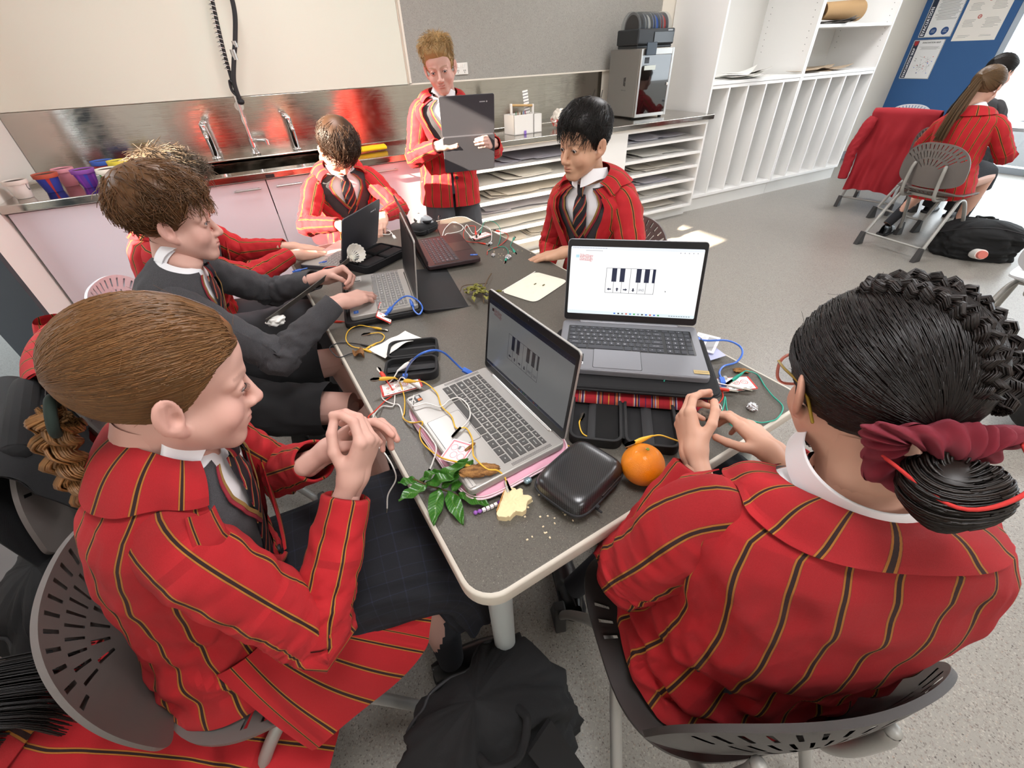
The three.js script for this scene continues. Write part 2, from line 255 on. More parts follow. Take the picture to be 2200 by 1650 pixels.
{
  const shades = [M.paper, std(0xdcd9e2, .85), std(0xe8e2d8, .85)]; let seed = 40;
  const where = ['top', 'second', 'third', 'fourth', 'fifth', 'lowest'];
  for (const [F, w, side] of [[F1, 1.258, 'behind the standing person'], [F2, .945, 'below the printer']]) for (let i = 0; i < 6; i++) {
    const r = mulberry(++seed); r(); const rr = Object.assign(mulberry(seed), { k: 1 });
    const g = (() => { const gs = [], n = 3 + (seed % 3); for (let k = 0; k < n; k++) { const pw = .3 + rr() * .12, pd = .36 + rr() * .1, c = .012 * rr(), a = (rr() - .5) * .3, ox = (rr() - .5) * (w - .55), f1 = rr() * 6; gs.push(at(turn(thick((u, v) => V((u - .5) * pw, .004 * k + c * Math.pow(Math.abs(u - .5) * 2, 3) + c * .4 * (1 + Math.sin(v * 4 + f1)), (v - .5) * pd), 8, 6, .0014), 0, a, 0), ox, .002, 0)); } return merge(gs); })();
    solo('paper_stack', `loose papers on the ${where[5 - i]} flat shelf ${side}`, 'papers', g, shades[seed % 3], V(F.c.position.x + w / 2, F.y(i), -3.17 - .27 - rr() * .05));
  }
}
// tall pigeonhole units
for (let k = 0; k < 2; k++) {
  const c = thing('pigeonhole_unit', k ? 'tall white pigeonhole unit nearest the blue wall with an extra upper shelf' : 'tall white pigeonhole unit beside the printer with one open upper bay', 'shelves', V(3.73 + k * 1.255, 0, -3.25)), w = 1.25;
  part(c, 'side_panel', span(0, .02, .13, 2.68, -.59, 0), M.shelfEdge); part(c, 'side_panel_001', span(w - .02, w, .13, 2.68, -.59, 0), M.shelfEdge);
  const bp = part(c, 'back_panel', span(.02, w - .02, .13, 2.68, -.595, -.58), M.shelf); part(c, 'plinth', span(.0, w, 0, .13, -.55, -.03), M.shelf); part(c, 'bottom_board', span(.02, w - .02, .13, .155, -.58, 0), M.shelfEdge);
  part(c, 'middle_board', span(.02, w - .02, 1.065, 1.09, -.58, -.004), M.shelfEdge); part(c, 'middle_board_001', span(.02, w - .02, 1.093, 1.118, -.58, 0), M.shelfEdge);
  for (let i = 1; i < 5; i++) part(c, 'divider' + (i > 1 ? '_00' + (i - 1) : ''), span(i * w / 5 - .009, i * w / 5 + .009, .155, 1.065, -.58, -.004), M.shelfEdge);
  if (k) part(c, 'upper_shelf', span(.02, w - .02, 1.47, 1.495, -.58, -.01), M.shelfEdge);
  part(c, 'pin_holes', [0, 1, 2, 3, 4, 5, 6, 7].flatMap((i) => [[.0205, -.06], [.0205, -.52], [w - .0205, -.06], [w - .0205, -.52]].map(([x, z]) => cyl(.003, .003, .002, 0, 0, 0, 8).rotateZ(Math.PI / 2).translate(x, 1.3 + i * .05, z))), M.black).userData.kind = 'stuff';
}
// paper and rolled things on the tall unit
{
  const mk = (seed, n, w) => { const r = mulberry(seed), gs = []; for (let k = 0; k < n; k++) { const pw = .26 + r() * .16, pd = .2 + r() * .2, c = .01 + .035 * r() * r(), a = (r() - .5) * 1.2, ox = (r() - .5) * w; gs.push(at(turn(thick((u, v) => V((u - .5) * pw, .006 * k + c * Math.pow(clamp(u * v, 0, 1), 2) * 2, (v - .5) * pd), 8, 8, .0014), 0, a, 0), ox, .002, (r() - .5) * .1)); } return merge(gs); };
  solo('paper_heap', 'curled white drawing papers heaped on the bay beside the printer', 'papers', mk(5, 7, .55), M.paper, V(4.22, 1.119, -3.44));
  solo('paper_heap', 'thin brown and white papers under the upper shelf near the blue wall', 'papers', mk(9, 5, .6), std(0xb9a58c, .85), V(5.4, 1.119, -3.46));
  const r = thing('paper_roll', 'brown paper roll lying on the extra upper shelf', 'paper roll', V(5.55, 1.496, -3.44));
  const sp = []; for (let i = 0; i <= 60; i++) { const a = i / 60 * 5 * Math.PI, q = .045 + .028 * i / 60; sp.push([q * Math.cos(a), q * Math.sin(a)]); }
  part(r, 'roll', sheet((u, v) => { const i = u * 60, a = i / 60 * 5 * Math.PI, q = (.04 + .03 * i / 60) * (1 + .35 * v); return V(-.30 + .6 * v, .10 + q * Math.sin(a) + .0 * v, q * Math.cos(a)); }, 60, 6), std(0xa9875c, .8, { side: THREE.DoubleSide }));
  part(r, 'flat_sheets', mk(12, 4, .1).scale(1.4, 1, 1).translate(-.05, 0, 0), std(0x77706a, .85));
}
// ---------------------------------------------------------------- posters and sockets on the blue wall
function poster(name, label, z0, z1, y0, y1, draw, w, h) {
  const p = thing(name, label, 'poster', V(7.93, (y0 + y1) / 2, (z0 + z1) / 2));
  part(p, 'backing', span(-.004, 0, y0 - (y0 + y1) / 2, y1 - (y0 + y1) / 2, (z0 - z1) / 2, (z1 - z0) / 2), M.paper);
  const g = new THREE.PlaneGeometry(z1 - z0, y1 - y0).rotateY(-Math.PI / 2).translate(-.0055, 0, 0);
  part(p, 'print', g, std(0xffffff, .5, { map: canvasTex(w, h, draw) }));
}
const lines = (g, x, y, w, n, dy, col = '#555', jag = .3) => { g.fillStyle = col; const r = mulberry(n * 7 + Math.round(x)); for (let i = 0; i < n; i++) g.fillRect(x + w * jag * .5 * r(), y + i * dy, w * (1 - jag * r()), Math.max(1.5, dy * .22)); };
function evac(title, sub) {
  return (g, w, h) => {
    g.fillStyle = '#f2f2f2'; g.fillRect(0, 0, w, h); g.fillStyle = '#1d2c44'; for (let i = 0; i < 40; i++) { g.fillRect(i * w / 40, 0, w / 80, 10); g.fillRect(i * w / 40, h - 10, w / 80, 10); g.fillRect(0, i * h / 40, 10, h / 80); g.fillRect(w - 10, i * h / 40, 10, h / 80); }
    g.fillStyle = '#1d2c44'; g.fillRect(14, 14, 84, h - 28); g.save(); g.translate(76, h - 24); g.rotate(-Math.PI / 2); g.fillStyle = '#fff'; g.font = `bold ${title.length > 12 ? 54 : 66}px sans-serif`; g.fillText(title, 0, 0); g.restore();
    g.fillStyle = '#b3272d'; g.beginPath(); g.moveTo(24, 20); g.lineTo(88, 20); g.lineTo(88, 70); g.lineTo(56, 100); g.lineTo(24, 70); g.fill();
    g.fillStyle = '#222'; g.font = 'bold 34px sans-serif'; g.textAlign = 'center'; sub.forEach((t, i) => g.fillText(t, (w + 100) / 2, 58 + i * 38));
    g.textAlign = 'left'; if (title === 'EVACUATION MAP') {
      lines(g, 130, 110, w - 180, 4, 12); g.strokeStyle = '#999'; g.lineWidth = 2; const r = mulberry(4); for (let i = 0; i < 22; i++) { g.beginPath(); g.moveTo(140 + r() * (w - 200), 230 + r() * (h - 320)); g.lineTo(140 + r() * (w - 200), 230 + r() * (h - 320)); if (i % 3 === 0) g.stroke(); g.fillStyle = ['#c33', '#36c', '#222', '#999'][i % 4]; g.fillRect(150 + r() * (w - 220), 260 + r() * (h - 360), 14, 10); }
    } else { lines(g, 130, 140, w - 170, 26, 15); g.fillStyle = '#1f4a86'; for (const x of [w * .4, w * .76]) { g.beginPath(); g.arc(x, h - 90, 55, 0, 7); g.fill(); } lines(g, w * .4 - 35, h - 110, 70, 4, 12, '#fff'); lines(g, w * .76 - 35, h - 110, 70, 4, 12, '#fff'); }
  };
}
poster('evacuation_poster', 'EVACUATION PROCEDURES poster with dotted border on the blue wall', -3.78, -3.43, 1.345, 1.87, evac('EVACUATION', ['EVACUATION', 'PROCEDURES']), 512, 768);
poster('evacuation_map', 'EVACUATION MAP poster below the procedures on the blue wall', -3.80, -3.46, .92, 1.325, evac('EVACUATION MAP', ['EVACUATION MAP']), 512, 620);
poster('values_poster', 'large white poster headed Compassion and Competence on the blue wall', -3.40, -2.98, 1.30, 1.95, (g, w, h) => {
  g.fillStyle = '#f6f1ea'; g.fillRect(0, 0, w, h); g.font = 'bold 40px sans-serif'; g.fillStyle = '#b5423f'; g.textAlign = 'center'; g.fillText('Compassion', w * .27, h * .42); g.fillText('Competence', w * .75, h * .40);
  for (const [x, y] of [[.5, .42], [.42, .66]]) { g.fillStyle = '#c4776f'; g.beginPath(); g.arc(w * x, h * y, 34, 0, 7); g.fill(); g.fillStyle = '#fff'; g.font = 'bold 44px sans-serif'; g.fillText('C', w * x, h * y + 15); }
  lines(g, w * .1, h * .47, w * .3, 6, 20, '#777'); lines(g, w * .58, h * .45, w * .34, 7, 20, '#777'); lines(g, w * .08, h * .7, w * .26, 6, 20, '#777'); lines(g, w * .55, h * .68, w * .36, 8, 20, '#777'); lines(g, w * .08, h * .92, w * .3, 3, 16, '#888'); lines(g, w * .58, h * .92, w * .3, 2, 16, '#888');
}, 700, 1080);
function socket(label, pos, rotY) {
  const s = thing('wall_socket', label, 'socket', pos, rotY);
  part(s, 'plate', box(.115, .075, .01, 0, 0, .005, .004), M.white);
  for (const x of [-.028, .028]) { part(s, 'switch', box(.012, .022, .006, x * .7, .018, .011, .002), M.paper); part(s, 'pin_slot', [box(.003, .01, .002, x - .006, -.012, .0102), box(.003, .01, .002, x + .006, -.012, .0102), box(.003, .009, .002, x, -.024, .0102)], M.black).userData.kind = 'stuff'; }
}
socket('white double power socket on the pinboard behind the standing person', V(1.575, 1.31, -3.834), 0);
socket('white wall socket on the blue wall, left of the pair', V(7.93, .545, -3.70), -Math.PI / 2); socket('white wall socket on the blue wall, right of the pair', V(7.93, .535, -3.40), -Math.PI / 2);
const WIRES = [
  ['wireWhite','boot','clip','on the makey board beside the silver laptop, looping down to the leaf sprig',[[0.130,0.765,-0.916],[0.110,0.750,-0.908],[0.083,0.729,-0.914],[0.071,0.729,-0.873],[0.086,0.729,-0.841],[0.100,0.729,-0.824],[0.096,0.729,-0.765],[0.111,0.745,-0.731],[0.117,0.771,-0.674],[0.122,0.771,-0.631],[0.121,0.771,-0.603],[0.103,0.755,-0.584],[0.091,0.745,-0.577]]],
  ['wireWhite','boot','end','hanging loose over the table edge',[[0.140,0.755,-0.872],[0.128,0.765,-0.883],[0.107,0.729,-0.885],[0.087,0.729,-0.831],[0.062,0.729,-0.843],[0.036,0.729,-0.818],[0.020,0.730,-0.774],[0.016,0.735,-0.728],[0.028,0.735,-0.681],[0.034,0.720,-0.646],[0.031,0.690,-0.640],[0.007,0.660,-0.636],[-0.004,0.630,-0.628]]],
  ['wireRed','boot','none','running from the makey board to the pinching fingers',[[0.096,0.750,-0.910],[0.100,0.729,-0.879],[0.073,0.729,-0.859],[0.040,0.750,-0.807],[0.021,0.800,-0.732],[0.030,0.800,-0.716],[0.045,0.780,-0.705],[0.045,0.780,-0.689],[0.028,0.800,-0.672],[0.013,0.820,-0.650]]],
  ['wireYellow','boot','boot','lying along the silver laptop edge to the bark',[[0.115,0.755,-0.905],[0.125,0.740,-0.904],[0.120,0.729,-0.851],[0.104,0.729,-0.796],[0.095,0.729,-0.776],[0.104,0.745,-0.732],[0.122,0.771,-0.693],[0.111,0.752,-0.690],[0.105,0.752,-0.657],[0.114,0.752,-0.618],[0.125,0.771,-0.570],[0.140,0.771,-0.554]]],
  ['wireYellow','boot','clip','crossing the laptop deck to the bread',[[0.154,0.765,-0.849],[0.170,0.771,-0.827],[0.183,0.771,-0.774],[0.176,0.771,-0.723],[0.183,0.771,-0.679],[0.178,0.771,-0.639],[0.196,0.771,-0.628],[0.195,0.771,-0.593],[0.179,0.785,-0.550],[0.173,0.790,-0.526],[0.184,0.780,-0.498],[0.201,0.775,-0.489],[0.213,0.755,-0.485],[0.212,0.745,-0.474]]],
  ['wireWhite','none','clip','coiled over the laptop touchpad, clipped to a twig',[[0.135,0.765,-0.798],[0.120,0.771,-0.755],[0.149,0.771,-0.748],[0.174,0.771,-0.721],[0.200,0.771,-0.732],[0.221,0.771,-0.729],[0.229,0.771,-0.697],[0.221,0.771,-0.662],[0.202,0.771,-0.641],[0.181,0.771,-0.631]]],
  ['wireYellow','clip','none','curling out of the open black case behind the laptop lid',[[0.445,0.738,-0.560],[0.433,0.735,-0.550],[0.421,0.735,-0.519],[0.433,0.735,-0.492],[0.419,0.729,-0.484],[0.388,0.729,-0.493],[0.373,0.729,-0.520]]],
  ['wireYellow','boot','none','clipped to the top of the orange',[[0.489,0.800,-0.397],[0.509,0.795,-0.394],[0.533,0.780,-0.387],[0.552,0.770,-0.376],[0.533,0.800,-0.347]]],
  ['wireGreen','none','boot','draped across the woven pouch to the laptop sleeve corner',[[0.505,0.775,-0.649],[0.495,0.765,-0.625],[0.500,0.762,-0.606],[0.531,0.765,-0.612],[0.572,0.768,-0.594],[0.586,0.765,-0.565],[0.600,0.745,-0.542],[0.621,0.735,-0.529],[0.645,0.750,-0.529],[0.654,0.775,-0.532],[0.662,0.785,-0.537]]],
  ['wireGreen','boot','none','looping wide round the right table corner',[[0.854,0.765,-0.474],[0.866,0.765,-0.474],[0.924,0.729,-0.477],[0.900,0.729,-0.437],[0.884,0.729,-0.405],[0.869,0.729,-0.368],[0.825,0.729,-0.349],[0.796,0.729,-0.352],[0.771,0.735,-0.357],[0.741,0.750,-0.367]]],
  ['wireGreen','boot','none','rising in a narrow loop by the dark bark',[[0.734,0.735,-0.404],[0.739,0.745,-0.418],[0.756,0.755,-0.440],[0.725,0.755,-0.418],[0.683,0.765,-0.394],[0.664,0.770,-0.385]]],
  ['wireRed','boot','boot','coiled beside the right makey board',[[0.763,0.750,-0.479],[0.749,0.745,-0.489],[0.742,0.729,-0.491],[0.724,0.729,-0.464],[0.735,0.729,-0.446],[0.772,0.735,-0.454],[0.790,0.740,-0.479],[0.777,0.729,-0.481],[0.743,0.729,-0.447],[0.741,0.729,-0.426]]],
  ['wireYellow','none','boot','arching left of the right makey board',[[0.773,0.750,-0.480],[0.741,0.740,-0.498],[0.707,0.729,-0.500],[0.668,0.729,-0.480],[0.660,0.729,-0.463],[0.658,0.729,-0.452]]],
  ['wireWhite','boot','none','with white sleeves between fern leaf and hands',[[0.800,0.750,-0.471],[0.766,0.755,-0.502],[0.754,0.745,-0.494],[0.749,0.738,-0.473],[0.751,0.729,-0.439],[0.730,0.729,-0.428],[0.704,0.729,-0.434],[0.665,0.729,-0.453],[0.643,0.729,-0.462],[0.631,0.735,-0.467],[0.637,0.729,-0.444],[0.637,0.740,-0.415]]],
  ['wireYellow','boot','boot','forming a ring beside the propped makey board',[[0.129,0.733,-1.235],[0.095,0.733,-1.268],[0.062,0.729,-1.259],[0.045,0.729,-1.209],[0.052,0.729,-1.162],[0.076,0.729,-1.131]]],
  ['wireYellow','clip','boot','short, lying against the white paper',[[0.112,0.729,-1.206],[0.142,0.729,-1.195],[0.151,0.729,-1.167],[0.138,0.729,-1.143],[0.120,0.729,-1.139]]],
  ['wireBlack','boot','none','trailing over the left table edge',[[0.077,0.729,-1.158],[0.054,0.729,-1.180],[0.022,0.729,-1.199],[-0.004,0.740,-1.171],[-0.004,0.735,-1.149],[0.009,0.729,-1.120],[0.042,0.729,-1.122],[0.078,0.729,-1.120]]],
  ['wireRed','boot','none','running under the propped makey board',[[0.055,0.729,-1.329],[0.079,0.729,-1.309],[0.123,0.729,-1.290],[0.126,0.729,-1.336],[0.138,0.735,-1.346],[0.170,0.750,-1.310]]],
  ['wireRed','boot','boot','standing among the far makey board clips',[[0.739,0.765,-1.798],[0.750,0.775,-1.827],[0.739,0.755,-1.898],[0.710,0.735,-1.878],[0.688,0.729,-1.794],[0.727,0.729,-1.741]]],
  ['wireRed','none','boot','running from the far makey board to foil',[[0.697,0.729,-1.592],[0.726,0.729,-1.638],[0.783,0.729,-1.653],[0.863,0.729,-1.723],[0.885,0.729,-1.780],[0.876,0.729,-1.816]]],
  ['wireGreen','boot','none','arching over the far makey board',[[0.760,0.765,-1.783],[0.835,0.760,-1.905],[0.884,0.750,-1.917],[0.882,0.740,-1.843],[0.835,0.729,-1.742],[0.773,0.729,-1.648]]],
  ['wireGreen','none','boot','ending at a lump of foil near the far makey board',[[0.713,0.729,-1.626],[0.766,0.729,-1.649],[0.799,0.729,-1.627],[0.785,0.729,-1.568],[0.752,0.729,-1.521]]],
  ['wireGreen','boot','boot','touched by the flat hand',[[0.869,0.729,-1.684],[0.829,0.729,-1.632],[0.818,0.729,-1.589]]],
  ['wireWhite','boot','clip','looping high above the far makey board',[[0.703,0.755,-1.787],[0.707,0.765,-1.845],[0.733,0.770,-1.879],[0.730,0.750,-1.810],[0.761,0.755,-1.820],[0.806,0.760,-1.851],[0.816,0.750,-1.800],[0.792,0.729,-1.747],[0.759,0.729,-1.701]]],
  ['wireBlack','boot','none','lying beside the white cable at the table end',[[0.696,0.729,-2.179],[0.649,0.729,-2.073],[0.609,0.729,-1.907]]],
  ['wireRed','none','none','tangled in the open organiser behind the shuttlecock',[[0.048,0.745,-1.739],[0.077,0.750,-1.774],[0.125,0.748,-1.757],[0.138,0.745,-1.706],[0.093,0.748,-1.701],[0.061,0.750,-1.742],[0.051,0.745,-1.720]]],
  ['wireGreen','boot','none','tangled in the organiser by the grey-sleeved hand',[[0.071,0.752,-1.730],[0.100,0.755,-1.728],[0.117,0.750,-1.757]]],
];
const USB_CABLES = [
  ['arching from the makey board to the near silver laptop',[[0.142,0.750,-0.906],[0.150,0.800,-0.870],[0.169,0.855,-0.818],[0.201,0.860,-0.814],[0.231,0.835,-0.828],[0.258,0.790,-0.839],[0.270,0.770,-0.837],[0.280,0.762,-0.831]]],
  ['bent round beside the dark grey laptop',[[0.861,0.775,-0.627],[0.879,0.775,-0.607],[0.928,0.770,-0.587],[0.957,0.755,-0.567],[0.949,0.745,-0.547],[0.916,0.735,-0.536],[0.876,0.735,-0.540],[0.832,0.745,-0.519],[0.813,0.745,-0.495]]],
  ['looping from the propped makey board to the boxed laptop',[[0.204,0.755,-1.276],[0.237,0.775,-1.282],[0.267,0.785,-1.277],[0.291,0.775,-1.253],[0.298,0.755,-1.231],[0.279,0.745,-1.212],[0.271,0.750,-1.236],[0.275,0.757,-1.265]]],
  ['short, beside the laptop with the lid back to the camera',[[-0.020,0.729,-1.865],[0.015,0.729,-1.871],[0.047,0.735,-1.873],[0.070,0.740,-1.865]]],
];
const WHITE_CABLES = [
  ['white usb cable coiled at the far table end',[[0.607,0.729,-1.892],[0.666,0.729,-2.008],[0.733,0.735,-2.067],[0.749,0.735,-1.981],[0.724,0.729,-1.941],[0.671,0.729,-1.932],[0.647,0.729,-1.938],[0.609,0.729,-1.890],[0.562,0.729,-1.876],[0.510,0.729,-1.911]]],
  ['white cable in small coils beside the raised laptop lid',[[0.378,0.729,-2.180],[0.410,0.735,-2.184],[0.427,0.735,-2.123],[0.410,0.735,-2.071],[0.375,0.735,-2.103],[0.375,0.740,-2.141],[0.407,0.742,-2.138],[0.421,0.740,-2.078],[0.423,0.729,-2.046]]],
];
// ---------------------------------------------------------------- the work table
const TT = .725;
// band round a rounded rectangle, with rounded outer corners of its section
function rimStrip(w, d, r, th, y0, y1) {
  const o = roundRect(w, d, r, 10), n = o.length, prof = [[-.001, y1], [th * .6, y1], [th, y1 - th * .5], [th, y0 + th * .5], [th * .6, y0], [-.001, y0]];
  return sheet((u, v) => { const i = Math.round(u * n) % n, [x, z] = o[i], [px, pz] = o[(i + n - 1) % n], [nx, nz] = o[(i + 1) % n], tx = nx - px, tz = nz - pz, l = Math.hypot(tx, tz), k = prof[Math.round(v * 5)]; return V(x + tz / l * k[0], k[1], -(z - tx / l * k[0])); }, n, 5);
}
{
  const t = thing('work_table', 'long grey speckled laminate table with pale edging and round metal legs', 'table', V(.452, 0, -1.24), .065);
  part(t, 'tabletop', slab(.876, 1.822, .026, .05, .002, TT - .026), M.table);
  part(t, 'edge_strip', rimStrip(.876, 1.822, .05, .007, TT - .0295, TT - .0005), M.tableEdge);
  metreUv(t.children[0].geometry);
  part(t, 'apron', [span(-.38, .38, TT - .075, TT - .03, .80, .83), span(-.38, .38, TT - .075, TT - .03, -.83, -.80), span(-.4, -.37, TT - .075, TT - .03, -.83, .83), span(.37, .4, TT - .075, TT - .03, -.83, .83)], M.tableLeg);
  for (const [x, z] of [[-.375, .85], [.375, .85], [-.375, -.85], [.375, -.85]]) { const l = part(t, 'leg', cyl(.025, .021, TT - .03, x, (TT - .03) / 2, z, 28), M.tableLeg); part(l, 'foot', cyl(.024, .026, .03, x, .015, z), M.foot); }
}
// ---------------------------------------------------------------- chairs
const chairGeo = (() => {
  const sup = (a, n, w, up, dn) => { const c = Math.abs(Math.cos(a)), s = Math.abs(Math.sin(a)), h = Math.sin(a) > 0 ? up : dn; return 1 / Math.pow(Math.pow(c / w, n) + Math.pow(s / h, n), 1 / n); };
  const backPt = (u, v, off = 0) => { const a = (u - .25) * 2 * Math.PI, R = sup(a, 2.7, .215, .205, .085) * Math.max(v, .001), x = R * Math.cos(a), y = R * Math.sin(a); return V(x, .575 + y, -.215 + 1.15 * x * x - .2 * y + .9 * Math.max(0, y) * Math.max(0, y) * .6 + off); };
  const slots = (u, v) => { const i = Math.floor(((u - .25 + 1) % 1) * 176), j = Math.floor(v * 20); if (i < 15 || i > 72) return true; const k = j >= 6 && j < 10 ? 8 : j >= 11 && j < 15 ? 4 : j >= 16 && j < 19 ? 4 : 0; if (!k) return true; return k === 8 ? i % 8 < 3 || i % 8 > 4 : (i + (j > 15 ? 2 : 0)) % 4 !== 1; };
  const shell = (pt, keep, nu, nv, th) => merge([sheet((u, v) => pt(u, v), nu, nv, undefined, keep), sheet((u, v) => pt(1 - u, v, -th), nu, nv, undefined, (u, v) => !keep || keep(1 - u, v)), sheet((u, v) => pt(u, 1, -th * (1 - v)).add(V(0, 0, 0)), nu, 2)]);
  const back = shell(backPt, slots, 176, 20, .009);
  const seatPt = (u, v, off = 0) => { const a = u * 2 * Math.PI, R = sup(a, 3.2, .22, .225, .21) * Math.max(v, .001), x = R * Math.cos(a), z = R * Math.sin(a); return V(x, .445 + .55 * x * x - .012 - (z > .1 ? (z - .1) * (z - .1) * 2.6 : 0) + (z < -.06 ? (z + .06) * (z + .06) * 2.2 : 0) + off, z + .0); };
  const seatSlots = (u, v) => { const i = Math.floor(u * 120), j = Math.floor(v * 14); if ((i > 8 && i < 22) || (i > 38 && i < 52) || (i > 68 && i < 82) || i > 98) return true; return !(j >= 7 && j < 10 || j >= 11 && j < 13) || i % 3 !== 1; };
  const seat = shell((u, v, o) => seatPt(1 - u, v, o), (u, v) => seatSlots(1 - u, v), 120, 14, .01);
  const leg = (s) => [tube([[s * .225, .02, -.25], [s * .215, .18, -.17], [s * .2, .36, -.07], [s * .185, .405, -.01], [s * .19, .37, .07], [s * .21, .18, .18], [s * .222, .02, .25]], .0125, 60, 10)];
  const up = (s) => tube([[s * .10, .40, .06], [s * .105, .405, -.1], [s * .11, .42, -.19], [s * .11, .48, -.225], [s * .105, .60, -.238], [s * .10, .64, -.236]], .0115, 40, 10);
  const bars = [tube([[-.222, .09, -.215], [.222, .09, -.215]], .009, 4, 8), tube([[-.185, .405, -.01], [.185, .405, -.01]], .01, 4, 8), tube([[-.222, .03, .245], [-.222, .03, .246]], .012, 2, 8), span(-.13, .13, .4, .425, -.1, .08, .008)];
  const foot = (s, f) => extrude([[0, 0], [.075, 0], [.052, .1], [.03, .105]], .034, .004).rotateY(f > 0 ? Math.PI / 2 : -Math.PI / 2).translate(s * .224 + (f > 0 ? -.017 : .017), 0, f * .285);
  const slotBack = merge([[-1, 1].map((s) => box(.035, .07, .012, s * .105, .575, -.222, .004))]);
  return { back, seat, legL: merge(leg(1)), legR: merge(leg(-1)), upL: up(1), upR: up(-1), bars: merge(bars), foot, slotBack, f: [foot(1, -1), foot(-1, -1), foot(1, 1), foot(-1, 1)] };
})();
function chair(label, x, z, rot, mat = M.shell, tube_ = M.greyTube) {
  const c = thing('chair', label, 'chair', V(x, 0, z), rot), G = chairGeo;
  part(c, 'seat', G.seat, mat); part(c, 'backrest', G.back, mat);
  const l = part(c, 'leg_frame', G.legL, tube_); part(l, 'foot', G.f[0], M.foot); part(l, 'foot', G.f[2], M.foot);
  const r = part(c, 'leg_frame', G.legR, tube_); part(r, 'foot', G.f[1], M.foot); part(r, 'foot', G.f[3], M.foot);
  part(c, 'back_upright', G.upL, tube_); part(c, 'back_upright', G.upR, tube_); part(c, 'crossbar', G.bars, tube_); 
  return c;
}
// ---------------------------------------------------------------- laptops
const ROWS = {
  chrome: [[['esc', 1], ['<', 1], ['>', 1], ['r', 1], ['[]', 1], ['||', 1], ['-', 1], ['+', 1], ['m', 1], ['v', 1], ['^', 1], ['p', 1], ['o', 1]], ['`1234567890-='.split('').map((c) => [c, 1]), [['bksp', 1.5]]].flat(), [[['tab', 1.5]], 'QWERTYUIOP[]'.split('').map((c) => [c, 1]), [['\\', 1]]].flat(), [[['Q', 1.7]], "ASDFGHJKL;'".split('').map((c) => [c, 1]), [['enter', 1.8]]].flat(), [[['shift', 2.2]], 'ZXCVBNM,./'.split('').map((c) => [c, 1]), [['shift', 2.3]]].flat(), [['ctrl', 1.5], ['alt', 1.5], ['', 5.5], ['alt', 1.2], ['ctrl', 1.2], ['<', 1.2], ['^', 1.2], ['>', 1.2]]],
};
ROWS.wide = ROWS.chrome.map((r, i) => [...r, ...[['', .3], ...(i === 0 ? 'hepu' : ['#/*-', '789+', '456 ', '123e', '0. e'][i - 1]).split('').map((c) => [c, 1])]]);
const glyphs = [...new Set(Object.values(ROWS).flat(2).map((k) => k[0]))];
const keyTex = (bg, fg) => canvasTex(1024, 1024, (g) => { g.fillStyle = bg; g.fillRect(0, 0, 1024, 1024); g.fillStyle = fg; g.textAlign = 'center'; g.textBaseline = 'middle'; glyphs.forEach((c, i) => { g.font = c.length > 1 ? '30px sans-serif' : 'bold 50px sans-serif'; g.fillText(c, (i % 8) * 128 + 64, Math.floor(i / 8) * 128 + 64); }); });
M.keyPrint = std(0xffffff, .55, { map: keyTex('#4a4947', '#d8d6d2') }); M.keyPrintDark = std(0xffffff, .5, { map: keyTex('#3a3c42', '#c4c6ca') }); M.keyPrintPale = std(0xffffff, .55, { map: keyTex('#7d7c7a', '#f0f0ee') });
const keyCache = new Map();
function keyGeo(w, d, glyph) {
  const id = [w.toFixed(4), d.toFixed(4), glyph].join(); if (keyCache.has(id)) return keyCache.get(id);
  const i = Math.max(0, glyphs.indexOf(glyph)), cu = (i % 8) / 8, cv = 1 - Math.floor(i / 8) / 8, h = .0014, b = .0008, P = [], U = [];
  const T4 = [[-w / 2 + b, h, d / 2 - b], [w / 2 - b, h, d / 2 - b], [w / 2 - b, h, -d / 2 + b], [-w / 2 + b, h, -d / 2 + b]], B4 = [[-w / 2, 0, d / 2], [w / 2, 0, d / 2], [w / 2, 0, -d / 2], [-w / 2, 0, -d / 2]];
  const q = (a, c, e, f, uv) => { [[a, 0], [c, 1], [e, 2], [a, 0], [e, 2], [f, 3]].forEach(([p, k]) => { P.push(...p); U.push(...uv[k]); }); };
  const asp = w / d; q(...T4, [[cu + .0625 - .055 * Math.min(asp, 1.1), cv - .118], [cu + .0625 + .055 * Math.min(asp, 1.1), cv - .118], [cu + .0625 + .055 * Math.min(asp, 1.1), cv - .007], [cu + .0625 - .055 * Math.min(asp, 1.1), cv - .007]]);
  for (let k = 0; k < 4; k++) { const n = (k + 1) % 4; q(B4[k], B4[n], T4[n], T4[k], [[cu + .003, cv - .003], [cu + .003, cv - .003], [cu + .003, cv - .003], [cu + .003, cv - .003]]); }
  const g = new THREE.BufferGeometry(); g.setAttribute('position', new THREE.Float32BufferAttribute(P, 3)); g.setAttribute('uv', new THREE.Float32BufferAttribute(U, 2)); g.computeVertexNormals(); keyCache.set(id, g); return g;
}
